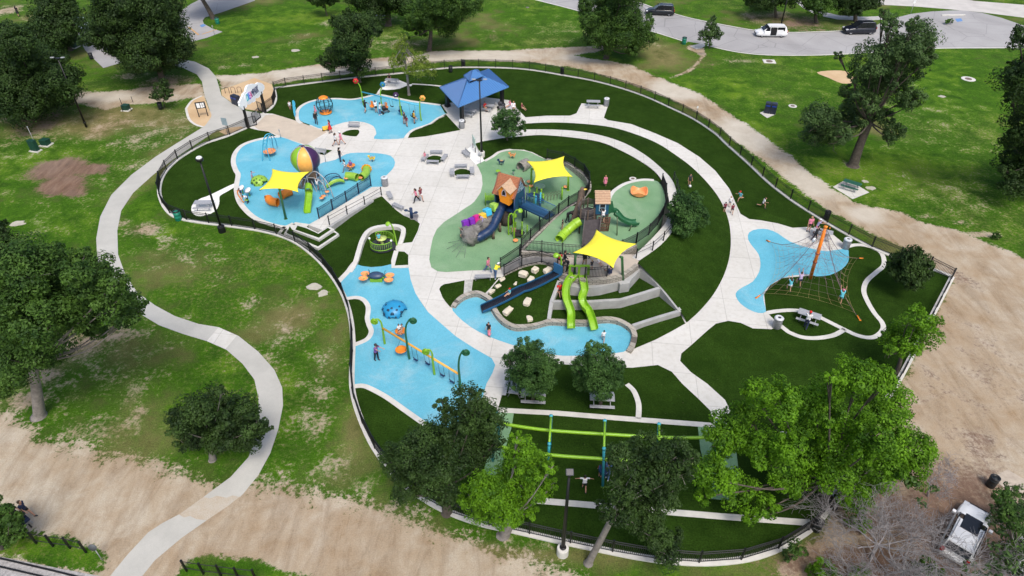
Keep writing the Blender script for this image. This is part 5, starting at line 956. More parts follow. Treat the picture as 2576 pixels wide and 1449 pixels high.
hip(ex(1.25), 2.7, pc, 4.15, 'roof', 2.2, 26); hip([pc + (p - pc) * .36 for p in (pf, pr_, pbk, pl)], 4.25, pc, 4.95, 'upper_roof', .5, 9)
cup = MB(); k3 = [pc + (p - pc) * .28 for p in (pf, pr_, pbk, pl)]; cup.wall([Vector((p.x, p.y, 4.22)) for p in k3], .1, 3.6, True); cup.build('louvre', BLACK, pv)
bmv = MB(); e4 = [Vector((p.x, p.y, 2.62)) for p in ex(1.0)]
for i in range(4): bmv.tube([e4[i], e4[(i + 1) % 4]], .16, 4, smooth=False)
bmv.build('beam', BLACK, pv)
# ---------------------------------------------------------------- play equipment
from mathutils import noise as mnoise
T = lambda pts, Y_: [at(x, y, Y_) for x, y in pts]
ROPE = mat('mauve climbing rope', (.26, .17, .20), .8, .2, 8); ROPET = mat('tan climbing rope', (.40, .29, .14), .8, .2, 8); SILVER = mat('silver painted tube', (.40, .41, .43), .35, .08, metal=.3)
def shade(label, corners, z, peak, posts, pm):
    """four-cornered sail with scooped edges on posts"""
    c_ = [P(x, y, z) for x, y in corners]; ctr = sum(c_, Vector()) / 4; root = empty('shade_sail', Vector((ctr.x, ctr.y, 0)), label, 'shade sail'); n = 16; vs = []
    for lay in (0, .03):
        for j in range(n + 1):
            for i in range(n + 1):
                u, v = i / n, j / n; a = .11
                u2 = .5 + (u - .5) * (1 - 2 * a * 4 * v * (1 - v) * abs(2 * u - 1)); v2 = .5 + (v - .5) * (1 - 2 * a * 4 * u * (1 - u) * abs(2 * v - 1))
                p = c_[0].lerp(c_[1], u2).lerp(c_[3].lerp(c_[2], u2), v2); k = 1 - max(abs(2 * u - 1), abs(2 * v - 1))
                p.z += peak * .62 * math.sin(math.pi / 2 * k) - lay; vs.append(p)
    m_ = (n + 1) ** 2; fs = []
    for j in range(n):
        for i in range(n):
            a = j * (n + 1) + i; fs += [(a, a + 1, a + n + 2, a + n + 1), (a + m_, a + n + 1 + m_, a + n + 2 + m_, a + 1 + m_)]
    rim = [i for i in range(n)] + [j * (n + 1) + n for j in range(n)] + [n * (n + 1) + i for i in range(n, 0, -1)] + [j * (n + 1) for j in range(n, 0, -1)]
    fs += [(rim[k], rim[(k + 1) % len(rim)] , rim[(k + 1) % len(rim)] + m_, rim[k] + m_) for k in range(len(rim))]
    MB().add(vs, fs, True).build('canopy', FABRIC, root)
    mb = MB()
    for k in range(4): mb.tube([c_[k] - Vector((0, 0, .12)), ctr + Vector((0, 0, peak * .5 - .2))], .03, 5)
    mb.build('rafter', pm, root)
    for bx, by, tx, ty, gz in posts:
        b3 = P(bx, by, gz); tp = at(tx, ty, b3.y); MB().tube([b3, b3.lerp(tp, .97), tp, tp.lerp(ctr - Vector((0, 0, .25)), .12)], [.12, .11, .13, .09], 10).lathe(b3, [(.2, 0), (.2, .04), (.12, .05)], 10).build('post', pm, root)
    return root
GRP = mat('moss green post', (.05, .16, .05), .45)
shade('yellow shade sail on one green post over the balloon pad', [(684,424),(779,431),(750,483),(652,477)], 3.7, .75, [(719,551,703,476,0)], GRP)
shade('yellow shade sail over the disc corner of the lower green pad', [(1325,405),(1420,392),(1440,444),(1343,459)], 3.2, .55, [(1336,471,1337,425,0),(1429,479,1430,436,0)], LIMED)
shade('largest yellow shade sail covering the deck above the slides', [(1500,577),(1601,613),(1543,674),(1441,635)], 6.0, .7, [(1567,705,1565,648,1.9),(1445,688,1448,638,2.4)], GRP)
# --- hot air balloon climber
Q0 = P(785, 470); YB = Q0.y; bc = at(768, 400, YB); br_ = 33 * (bc - Vector((0, 0, CAMH))).length / FPX
bl = empty('balloon_climber', Q0, 'climbing frame topped by a green orange and plum hot air balloon', 'climbing frame')
prof = [(.03, 1.0), (.32, .95), (.6, .80), (.84, .55), (.97, .22), (1.0, -.05), (.94, -.36), (.80, -.64), (.62, -.84), (.52, -.93)]
for k, mm in enumerate((PEACHY := mat('light orange balloon panel', (.86, .42, .09), .4, .08), DPURP, LIME, PEACHY, DPURP, LIME)):
    a0 = R(-108 + 60 * k); vs = []
    for r_, h_ in prof:
        for i in range(9): a = a0 + R(60) * i / 8; vs.append(bc + Vector((math.cos(a) * r_, math.sin(a) * r_, h_)) * br_)
    fs = [(i * 9 + j, i * 9 + j + 1, (i + 1) * 9 + j + 1, (i + 1) * 9 + j) for i in range(9) for j in range(8)]
    MB().add(vs, fs, True).build('balloon_panel', mm, bl); MB().tube(cr([bc + Vector((math.cos(a0) * r_, math.sin(a0) * r_, h_)) * br_ * 1.01 for r_, h_ in prof], 2), .05, 6).build('rib', SILVER, bl)
MB().lathe(bc, [(.22, br_ * .97), (.2, br_ * 1.04), (.02, br_ * 1.06)], 10).build('cap', DPURP, bl)
zb = bc.z - br_ * .9
for k in range(6):
    a = R(30 + 60 * k); d = Vector((math.cos(a), math.sin(a), 0)); MB().tube([bc + d * br_ * .55 - Vector((0, 0, br_ * .9)), Q0 + d * 1.0 + Vector((0, 0, 1.9)), Q0 + d * 1.05], .06, 8).build('post', SILVER, bl)
MB().lathe(Q0, [(1.0, 1.3), (1.05, 1.4), (1.05, 1.5), (.02, 1.5)], 6, False).build('platform', DARKWOOD, bl)
for k in (0, 1, 3, 4, 5): 
    a, b2 = R(30 + 60 * k), R(90 + 60 * k); pa, pb_ = Q0 + Vector((math.cos(a), math.sin(a), 0)) * 1.02, Q0 + Vector((math.cos(b2), math.sin(b2), 0)) * 1.02
    mb = MB(); mb.wall([pa + Vector((0, 0, 2.3)), pb_ + Vector((0, 0, 2.3))], .07, 1.5); mb.build('basket_panel', NAVY if k % 2 else mat('brown basket panel', (.13, .085, .055), .7, .3), bl)
mb = MB()
rk = [Q0 + Vector((-.9, .5, 0)), Q0 + Vector((-.7, .4, .8)), Q0 + Vector((-.5, .3, 1.4))]; mb.tube(cr(rk, 3), [1.0 - .08 * k for k in range(7)], 9); mb.v = [v + Vector((mnoise.noise(v * 1.5), mnoise.noise(v * 1.5 + Vector((9, 0, 0))), mnoise.noise(v * 1.5 + Vector((0, 9, 0))))) * .3 for v in mb.v]; mb.build('climbing_rock', mat('brown moulded rock', (.17, .13, .10), .85, .3, 2, .6, 8), bl)
for pts, r_ in (([(764,476),(768,455),(776,441),(790,431),(804,438),(818,452),(830,472),(839,497)], .055), ([(752,468),(764,450),(784,447),(800,452),(812,462),(820,480),(824,497)], .05), ([(780,449),(790,468),(797,484),(798,505)], .05)):
    MB().tube(cr([at(x, y, YB - .6 - .25 * i) for i, (x, y) in enumerate(pts)], 4), r_, 8).build('arch', SILVER, bl)
hs = MB()
for k, (x, y) in enumerate(((809,499),(814,494),(823,483),(780,466))):
    c_ = P(x, y, .45); MB().lathe(c_, [(.16, 0), (.24, .04), (.24, .10), (.02, .12)], 12).build('step_disc', PEACH, bl); MB().tube([c_ + Vector((0, 0, .1)), c_ + Vector((-.25, .25, 1.7))], .018, 5).build('hanger', NAVY, bl)
mb = MB()
for k in range(5): mb.tube([Q0 + Vector((1.0 + .02 * k, -.9, .3 + .3 * k)), Q0 + Vector((1.9 - .05 * k, -1.3, .3 + .3 * k))], .025, 5)
for d in (0, 1): mb.tube([Q0 + Vector((1.0 + .9 * d, -.9 - .4 * d, 0)), Q0 + Vector((1.0 + .75 * d, -.9 - .4 * d, 1.7))], .035, 6)
mb.build('ladder', SILVER, bl)
def chute(pts, wd, name, parent, material, lip=.22, hood=False):
    """open slide: a trough swept along pts"""
    pts = cr(pts, 4); n = len(pts); vs = []; sec = [(-.5, lip + .04), (-.46, lip + .06), (-.43, lip), (-.39, .08), (-.28, .01), (.28, .01), (.39, .08), (.43, lip), (.46, lip + .06), (.5, lip + .04), (.44, -.05), (.2, -.07), (-.2, -.07), (-.44, -.05)]
    for i, p in enumerate(pts):
        t = (pts[min(i + 1, n - 1)] - pts[max(i - 1, 0)]); s = Vector((t.y, -t.x, 0)).normalized(); u = s.cross(t).normalized(); u = u if u.z > 0 else -u
        for x, z in sec: vs.append(p + s * x * wd + u * z)
    m_ = len(sec); fs = [(i * m_ + j, i * m_ + (j + 1) % m_, (i + 1) * m_ + (j + 1) % m_, (i + 1) * m_ + j) for i in range(n - 1) for j in range(m_)] + [tuple(range(m_)), tuple(range((n - 1) * m_, n * m_))]
    return MB().add(vs, fs, False).build(name, material, parent)
sl_ = empty('hooded_slide', P(776, 520), 'lime green hooded slide below the balloon', 'slide')
chute([P(777,476,1.5), P(778,487,1.35), P(778,500,.95), P(776,516,.45), P(774,530,.16), P(773.5,535,.12)], .75, 'chute', sl_, LIME)
h0, h1 = P(777, 475, 1.55), P(778, 489, 1.3); dv = (h1 - h0).normalized(); vs = []
for i in range(2):
    for k in range(9): a = math.pi * k / 8; vs.append((h0 if i == 0 else h1) + Vector((math.cos(a) * .42, 0, math.sin(a) * .62 + .1)))
MB().add(vs + [v * 1 + Vector((0, 0, .04)) for v in vs], [(k, k + 1, 10 + k, 9 + k) for k in range(8)] + [(18 + k, 27 + k, 28 + k, 19 + k) for k in range(8)], True).build('hood', LIME, sl_)
for sx in (-.3, .3): MB().tube([P(777, 490, 0) + Vector((sx, .3, 0)), P(777, 490, 0) + Vector((sx, .3, 1.2))], .04, 6).build('support', SILVER, sl_)
def arch_frame(label, name, cat, arches, material, extra=None):
    r = empty(name, arches[0][0] - Vector((0, 0, arches[0][0].z)), label, cat)
    for a in arches: MB().tube(cr(a, 5), .05, 8).build('arch', material, r)
    return r
# toddler arch with hanging orange disc
Ya = P(670, 405).y
ta = arch_frame('light blue arched frame with a hanging orange saucer', 'saucer_swing', 'swing', [[P(660,405), at(661,370,Ya), at(664,348,Ya), at(671,338,Ya + .3), at(683,338,Ya + .8), at(692,350,Ya + 1.6), P(697,368)], [P(680,405), at(674,385,Ya), at(671,365,Ya), at(672,348,Ya + .2), at(678,340,Ya + .4), at(684,350,Ya + 1.2), P(687,372)]], SKYB)
sc3 = P(678, 381, .55); MB().lathe(sc3, [(.1, -.16), (.55, -.08), (.74, .06), (.70, .10), (.5, -.02), (.02, -.06)], 20).build('saucer', PEACH, ta)
mb = MB()
tt = at(675, 342, Ya + .3)
for k in range(4): a = R(45 + 90 * k); mb.tube([sc3 + Vector((math.cos(a) * .68, math.sin(a) * .68, .06)), tt], .022, 5)
mb.build('hanger', SKYB, ta)
for k in range(5): MB().tube([at(661 + k, 378 - 8 * k, Ya), at(674 - k * .6, 376 - 8 * k, Ya)], .035, 6).build('rung', SKYB, ta)
def dome(label, px, py, r_, material, holes, cuts, hscale=.82):
    c_ = P(px, py); r = empty('climbing_dome', c_, label, 'climbing dome'); n, m_ = 48, 18; vs = []; fs = []
    for j in range(m_ + 1):
        e = math.pi / 2 * j / m_
        for i in range(n): a = 2 * math.pi * i / n; vs.append(c_ + Vector((math.cos(a) * math.cos(e) * r_, math.sin(a) * math.cos(e) * r_, math.sin(e) * r_ * hscale)))
    def out(i, j):
        a = 360 * (i + .5) / n; e = 90 * (j + .5) / m_
        for ca, ce, cs in cuts:
            d = (a - ca + 180) % 360 - 180
            if (d * math.cos(R(e))) ** 2 + (e - ce) ** 2 < cs * cs: return True
        return False
    for j in range(m_):
        for i in range(n):
            if not out(i, j): fs.append((j * n + i, j * n + (i + 1) % n, (j + 1) * n + (i + 1) % n, (j + 1) * n + i))
    o = MB().add(vs, fs, True).build('shell', material, r, recalc=False); md = o.modifiers.new('thick', 'SOLIDIFY'); md.thickness = .07; md.offset = -1
    mb = MB(); rg = random.Random(px)
    pts = [(a, e, s) for a, e, s in holes]
    for a, e, s in pts:
        d = Vector((math.cos(R(a)) * math.cos(R(e)), math.sin(R(a)) * math.cos(R(e)), math.sin(R(e)) * hscale)); mb2 = MB().lathe(c_ + d * (r_ * 1.005), [(s * 1.05, -.03), (s * 1.05, .008), (s * .3, .012), (.005, .012)], 12, axis=d)
        mb2.build('grip_hole', mat('deep blue recess', (.01, .05, .10), .6) if material is TEALB else mat('deep green recess', (.04, .10, .01), .6), r)
    return r
TEALB = mat('cyan blue plastic', (.02, .26, .50), .4, .1)
HO = [(200, 35, .10), (225, 20, .12), (240, 48, .13), (262, 62, .10), (270, 33, .15), (285, 15, .08), (300, 50, .10), (320, 30, .12), (335, 58, .09), (180, 55, .1), (150, 40, .1), (40, 40, .12), (100, 50, .1), (255, 14, .09), (310, 12, .07)]
dome('lime green half dome with climbing holes by the shade sail', 653, 459, .95, LIMEP := mat('soft lime plastic', (.26, .46, .05), .4, .1), [(a, e, s * .85) for a, e, s in HO], [(225, 2, 26), (335, 2, 26), (100, 2, 26)])
dome('blue half dome with climbing holes on the lower pad', 992, 783, 1.12, TEALB, HO, [(205, 0, 32), (335, 0, 32), (270, -16, 30), (90, 2, 30)], .78)
def crawl(label, pts, r_, material, flower=None, legs=True, z=.55):
    p3 = cr([P(x, y, z) for x, y in pts], 5); r = empty('crawl_tube', Vector((p3[0].x, p3[0].y, 0)), label, 'crawl tube'); n = len(p3); mb = MB(); mb.tube(p3, r_, 20, cap=False)
    o = mb.build('tube', material, r, recalc=False); md = o.modifiers.new('thick', 'SOLIDIFY'); md.thickness = .06; md.offset = 0
    for i in (0, n // 3, 2 * n // 3, n - 1):
        t = (p3[min(i + 1, n - 1)] - p3[max(i - 1, 0)]).normalized(); mb = MB(); mb.lathe(p3[i] - t * .03, [(r_ * .98, 0), (r_ * 1.1, 0), (r_ * 1.1, .06), (r_ * .98, .06)], 20, axis=t); ob = MB(); vs = mb.v; ob.add(vs, mb.f[:-2]); ob.build('flange', material, r)
    if flower:
        i = 0 if flower == 0 else n - 1; t = (p3[1] - p3[0]).normalized() if i == 0 else (p3[-1] - p3[-2]).normalized(); u = t.orthogonal().normalized(); w_ = t.cross(u); vs = []; k_ = 48
        for ring in (r_ * 1.02, None):
            for k in range(k_): a = 2 * math.pi * k / k_; rr = ring or r_ * (1.42 + .14 * math.cos(a * 12)); vs.append(p3[i] + (u * math.cos(a) + w_ * math.sin(a)) * rr)
        vs += [v + t * .06 for v in vs]; fs = [(k, (k + 1) % k_, k_ + (k + 1) % k_, k_ + k) for k in range(k_)] + [(2 * k_ + k, 3 * k_ + k, 3 * k_ + (k + 1) % k_, 2 * k_ + (k + 1) % k_) for k in range(k_)] + [(k_ + k, k_ + (k + 1) % k_, 3 * k_ + (k + 1) % k_, 3 * k_ + k) for k in range(k_)]
        MB().add(vs, fs).build('flower_ring', mat('marigold plastic', (.80, .33, .01), .4, .08), r)
    return r
crawl('curved orange crawl tube with a flower ring under the shade sail', [(671,502),(676,501),(684,507),(698,509)], .42, ORANGE, 0, z=.45)
crawl('short orange crawl tube behind the shade post', [(707,492),(718,486),(731,481)], .42, ORANGE, z=.45)
crawl('short lime crawl tube on the balloon pad', [(871,442),(885,443),(898,446)], .40, LIMEP, z=.45)
crawl('curved lime crawl tube with an orange flower ring', [(909,446),(915,441),(921,434),(922,425)], .40, LIMEP, 1, z=.45)
# netted arch with a green bridge
nb = empty('net_bridge', P(842, 466), 'lime green humped bridge under a netted steel arch', 'climbing frame')
chute([P(822,470,.15), P(832,462,.45), P(843,456,.6), P(855,454,.55), P(866,456,.35)], .55, 'bridge_deck', nb, LIMEP, lip=.05)
Yn = P(842, 462).y; A1 = cr([P(813,452,0), at(822,441,Yn + 1), at(838,436,Yn + 1), at(852,440,Yn + 1), P(864,458,.0)], 5); A2 = cr([P(824,475,0), at(832,452,Yn), at(848,444,Yn), at(858,447,Yn), P(868,458,0)], 5)
for a in (A1, A2): MB().tube(a, .045, 7).build('arch', NAVY, nb)
mb = MB(); a1, a2 = resample(A1, 12), resample(A2, 12)
for k in range(1, 12): mb.tube([a1[k], a1[k].lerp(a2[k], .5) - Vector((0, 0, .12)), a2[k]], .014, 4)
for f in (.25, .5, .75): mb.tube([a1[k].lerp(a2[k], f) - Vector((0, 0, .12)) for k in range(1, 12)], .014, 4)
mb.build('net', NAVY, nb)
def pod(label, px, py, z=.35, material=PEACH, r0=.26, gz=0.0):
    c_ = P(px, py, gz); r = empty('stepping_pod', c_, label, 'stepping pod'); MB().tube([c_, c_ + Vector((0, 0, z))], .06, 8).build('stem', GREY, r); MB().lathe(c_ + Vector((0, 0, z)), [(r0 * .6, -.06), (r0, 0), (r0, .06), (r0 * .7, .08), (.02, .07)], 14).build('pad', material, r); return r
pod('orange stepping pod in front of the lime crawl tubes', 872, 455); pod('orange stepping pod nearest the ramp fence', 908, 454)
def rider(label, px, py, material, kind='dog'):
    c_ = P(px, py, .035); r = empty('spring_rider', c_, label, 'spring rider'); MB().tube([c_ + Vector((.07 * math.cos(t), .07 * math.sin(t), .02 + .02 * t)) for t in [k * .6 for k in range(24)]], .018, 5).build('spring', BLACK, r)
    b_ = c_ + Vector((0, 0, .48)); mb = MB(); mb.box(b_, (.62, .10, .26), bev=.04).box(b_ + Vector((-.34, 0, .22)), (.26, .10, .28), bev=.05).box(b_ + Vector((.34, 0, .14)), (.08, .08, .25), bev=.02).box(b_ + Vector((-.2, 0, -.16)), (.1, .1, .2)).box(b_ + Vector((.2, 0, -.16)), (.1, .1, .2)); mb.build('body', material, r)
    MB().box(b_ + Vector((.03, 0, .15)), (.3, .26, .05), bev=.02).build('seat', mat('tan rider seat', (.45, .30, .15), .5), r); MB().tube([b_ + Vector((-.22, -.2, .25)), b_ + Vector((-.22, .2, .25))], .02, 6).build('handle', BLACK, r)
rider('yellow dog shaped spring rider on the balloon pad', 937, 407, YELLOW); rider('orange animal shaped spring rider at the top of the green pad', 1289, 399, PEACH); rider('blue animal shaped spring rider near the green pad edge', 1261, 416, NAVY)
fl = empty('flower_seat', P(884, 425), 'orange flower shaped spinner seat with a child in purple', 'spinner'); MB().tube([P(884, 425), P(884, 425, .4)], .07, 8).build('stem', LIMED, fl)
for k in range(8): a = k * math.pi / 4; MB().lathe(P(884, 425, 0) + Vector((math.cos(a) * .34, math.sin(a) * .34, .42)), [(.02, 0), (.17, .02), (.17, .08), (.02, .10)], 10).build('petal', ORANGE, fl)
# musical panels
mu = empty('music_hoop', P(605, 505), 'tall orange hoop of chimes at the left edge of the balloon pad', 'instrument'); Ym = P(610, 510).y
MB().tube(cr(T([(614,510),(606,500),(599,490),(597,482),(600,480)], Ym), 4), .06, 8).build('hoop', ORANGE, mu); MB().tube(cr(T([(614,510),(607,497),(601,484)], Ym), 3), .03, 6).build('chime_bar', WHITE, mu)
for px, py, lb in ((612, 488, 'white topped drum beside the orange hoop'), (629, 494, 'tilted white drum right of the orange hoop')):
    c_ = P(px, py); r = empty('play_drum', c_, lb, 'drum'); MB().tube([c_, c_ + Vector((0, 0, .6))], .06, 8).build('stem', LIMED, r); MB().lathe(c_ + Vector((0, 0, .6)), [(.2, 0), (.34, .1), (.36, .22), (.34, .24)], 16, axis=(-.3, -.35, 1)).build('shell', SILVER, r); MB().lathe(c_ + Vector((-.03, -.04, .83)), [(.34, .0), (.33, .03), (.01, .035)], 16, axis=(-.3, -.35, 1)).build('drum_head', WHITE, r)
pod('low lime drum stool by the orange hoop', 623, 511, .4, LIMEP, .22)
# --- flower swings
def swing_frame(label, posts, beam, bm_mat, heads):
    r = empty('swing_set', P(*posts[0][0]), label, 'swing frame')
    for (b_, curve), hd, pmat in zip(posts, heads, [h[2] for h in heads]):
        b3 = P(*b_); pts = cr([b3] + T(curve, b3.y), 5); MB().tube(pts, [.10 - .045 * k / len(pts) for k in range(len(pts))], 8).build('post', pmat, r)
        tip = pts[-1]; kind, hm = hd[0], hd[1]
        if kind == 'petals':
            f = MB(); fo = None
            for k in range(6): a = k * math.pi / 3; q = tip + Vector((math.cos(a) * .2, -.1, math.sin(a) * .2)); f.lathe(q, [(.02, -.05), (.16, -.03), (.18, .03), (.02, .06)], 10, axis=(0, -1, .7))
            fo = f; fo.build('flower', hm, r); MB().lathe(tip + Vector((0, -.2, .02)), [(.02, -.06), (.13, 0), (.02, .06)], 10, axis=(0, -1, .7)).build('flower_centre', LIMED if hm is not DPURP else WHITE, r)
        else:
            s = -1 if (pts[-1] - pts[-3]).x < 0 else 1; cc = tip + Vector((s * .08, 0, -.26)); sp = [cc + Vector((math.cos(t) * .42 * (1 - t / 16) * s * -.9, -.02 * t, math.sin(t) * .42 * (1 - t / 16))) for t in [1.2 - .0 + k * -.45 for k in range(24)]]
            sp = []
            for k in range(26):
                t = k * .42; rr = .33 * (1 - k / 28); sp.append(cc + Vector((s * rr * math.sin(t), -.004 * k, rr * math.cos(t))))
            MB().tube(sp, .045, 6).build('spiral', pmat, r); MB().lathe(cc, [(.27, -.02), (.27, .02), (.01, .021)], 18, axis=(0, -1, 0), sy=1.15).build('leaf_disc', hm, r)
    MB().tube(beam, .085, 10).build('beam', bm_mat, r)
    return r
bmA = [at(910, 231, P(915, 265).y), at(1056, 266, P(1060, 304).y)]
swing_frame('long swing frame with a light blue beam and flower headed posts', [((915,265),[(911,245),(909,231),(906,218),(900,208),(895,203)]), ((963,277),[(960,262),(958,245),(957,232),(960,220),(963,212)]), ((1011,291),[(1008,275),(1006,262),(1005,252),(1002,244),(996,238)]), ((1060,304),[(1057,285),(1056,268),(1056,258),(1059,250),(1063,246)])], bmA, SKYB, [('petals', RED, LIMED), ('petals', TEAL, LIMED), ('petals', DPURP, LIMED), ('petals', PEACHY, LIMED)])
bmC = [at(962, 825, P(968, 865).y), at(1156, 942, P(1158, 976).y)]
FERN = mat('dark fern green steel', (.02, .12, .05), .4, .1)
swing_frame('long swing frame with a yellow orange beam and curled fern posts', [((968,865),[(965,845),(962,825),(958,810),(951,803),(944,803)]), ((1030,903),[(1025,875),(1023,858),(1020,838),(1022,818),(1030,804),(1035,801)]), ((1093,942),[(1090,920),(1088,903),(1087,890),(1082,881),(1074,879)]), ((1158,976),[(1156,950),(1154,930),(1154,912),(1157,895),(1164,883),(1168,881)])], bmC, mat('golden orange steel', (.86, .42, .06), .4, .08), [('c', LIME, LIMED), ('c', FERN, FERN), ('c', LIME, LIMED), ('c', FERN, FERN)])
def swing(label, beam, f, px, py, z, kind, material, group=None, gap=.5):
    top = beam[0].lerp(beam[1], f); s = P(px, py, z); d = (beam[1] - beam[0]); d.z = 0; d.normalize(); r = empty('swing', s, label, 'swing', group)
    for k in (-1, 1):
        MB().tube([top + d * gap * .5 * k, s + d * gap * .5 * k + Vector((0, 0, .05))], .014, 5).build('chain', BLACK if kind != 'bucket' else SKYB, r)
    if kind == 'belt': MB().tube([s + d * x * gap + Vector((0, 0, .12 * (2 * x) ** 2)) for x in (-.5, -.3, -.1, .1, .3, .5)], .05, 6).box(s + Vector((0, 0, -.01)), (gap * .8, .16, .03), rz=math.atan2(d.y, d.x)).build('seat', material, r)
    elif kind == 'bucket':
        MB().lathe(s, [(.1, -.12), (.26, -.08), (.32, .14), (.27, .14), (.2, -.02), (.02, -.04)], 14).build('seat', material, r); MB().box(s + Vector((0, .22, .36)), (.42, .07, .6), rz=math.atan2(d.y, d.x), bev=.03).build('seat_back', material, r)
    else: MB().lathe(s, [(.1, -.10), (.34, -.06), (.47, .05), (.43, .09), (.3, 0), (.02, -.03)], 18).build('seat', material, r); 
    return r
GS = 'swings on the light blue beam'
swing('orange moulded swing seat left on the light blue beam', bmA, .14, 936, 268, .55, 'bucket', ORANGE, GS); swing('second orange moulded swing seat on the light blue beam', bmA, .33, 971, 271, .55, 'bucket', ORANGE, GS); swing('black belt swing pushed high on the light blue beam', bmA, .5, 986, 268, 1.0, 'belt', BLACK, GS)
swing('empty navy swing in the middle of the light blue beam', bmA, .63, 1008, 280, .5, 'bucket', NAVY, GS); swing('rightmost swing on the light blue beam with a rider', bmA, .86, 1040, 294, .6, 'belt', BLACK, GS, .9)
GY = 'belt swings on the golden beam'
for k, (f, x, y) in enumerate(((.42, 1046, 905), (.58, 1076, 915), (.76, 1113, 944), (.9, 1137, 960))): swing(('first empty belt swing from the left on the golden beam', 'second empty belt swing from the left on the golden beam', 'third empty belt swing from the left on the golden beam', 'last empty belt swing on the golden beam')[k], bmC, f, x, y, .5, 'belt', NAVY, GY)
swing('orange dish swing carrying two children on the golden beam', bmC, .14, 1008, 833, 1.0, 'dish', ORANGE, None, .8); swing('empty orange dish swing below the golden beam', bmC, .3, 1009, 880, .6, 'dish', ORANGE, None, .8)
# spinner globe
gl = empty('globe_spinner', P(820, 287), 'dark barred globe spinner with an orange cap', 'spinner'); g0 = P(820, 285); gr_ = 1.08; gc = g0 + Vector((0, 0, 1.25))
MB().lathe(g0, [(.5, .05), (.8, .12), (.8, .22), (.02, .24)], 20).build('base_disc', ORANGE, gl); MB().lathe(gc, [(.62, gr_ * .78), (.60, gr_ * .86), (.35, gr_ * 1.0), (.02, gr_ * 1.04)], 20).build('cap', ORANGE, gl)
for k in range(10): a = k * math.pi / 5; MB().tube([gc + Vector((math.cos(a) * math.cos(e), math.sin(a) * math.cos(e), math.sin(e) * 1.02)) * gr_ for e in [R(-62 + 13 * i) for i in range(10)]], .045, 6).build('bar', mat('dark green blue bars', (.01, .06, .08), .4), gl)
for e in (-35, 0, 32): MB().tube([gc + Vector((math.cos(t) * math.cos(R(e)), math.sin(t) * math.cos(R(e)), math.sin(R(e)))) * gr_ for t in [2 * math.pi * i / 24 for i in range(25)]], .03, 6).build('hoop', mat('dark green blue bars', (.01, .06, .08)), gl)
wp = empty('wave_panel', P(741, 294), 'tall light blue wavy play panel on the turf by the gate', 'play panel'); Yw = P(741, 294).y
o_ = [(741,294),(738,280),(736,265),(735,254),(737,252),(741,256),(743,262),(742,267),(744,272),(743,279),(744,288)]
wq = T(o_, Yw); MB().slab([((p - wq[0]).x, p.z) for p in wq], .12, (wq[0] - Vector((0, 0, wq[0].z)), (1, 0, 0), (0, 0, 1))).build('panel', SKYB, wp); MB().tube([wq[0] + Vector((.05, .1, -.05)), wq[0] + Vector((.05, .1, 1.2))], .04, 6).build('post', SKYB, wp)
# --- sprout lights
def sprout(label, base, pts, gz=0.0, r0=.09, material=None, curl=1):
    b3 = P(base[0], base[1], gz); r = empty('sprout_post', b3, label, 'play post'); q = cr([b3] + T(pts, b3.y), 5); MB().tube(q, [r0 * (1 - .4 * k / len(q)) for k in range(len(q))], 9).build('stem', material or LIMED, r)
    d = (q[-1] - q[-3]); s = -1 if d.x < 0 else 1; c_ = q[-1] + Vector((s * .18, -.05, -.06)); MB().lathe(c_, [(.02, -.08), (.2, -.05), (.25, 0), (.2, .05), (.02, .08)], 14, axis=(s * .3, -.6, .9)).build('leaf_head', LIME, r); return r
sprout('lime sprout post bending over the carousel', (998,617), [(995,600),(991,583),(986,568),(980,561)])
sprout('lime sprout post at the top of the roller slide', (1412,688), [(1412,670),(1412,655),(1409,644),(1404,640)], 2.4)
sprout('shorter lime sprout post below the playhouse', (1280,591), [(1279,570),(1279,550),(1282,540),(1287,537),(1290,540)]); sprout('taller lime sprout post below the playhouse', (1294,600), [(1293,575),(1292,552),(1294,536),(1299,529),(1304,528)])
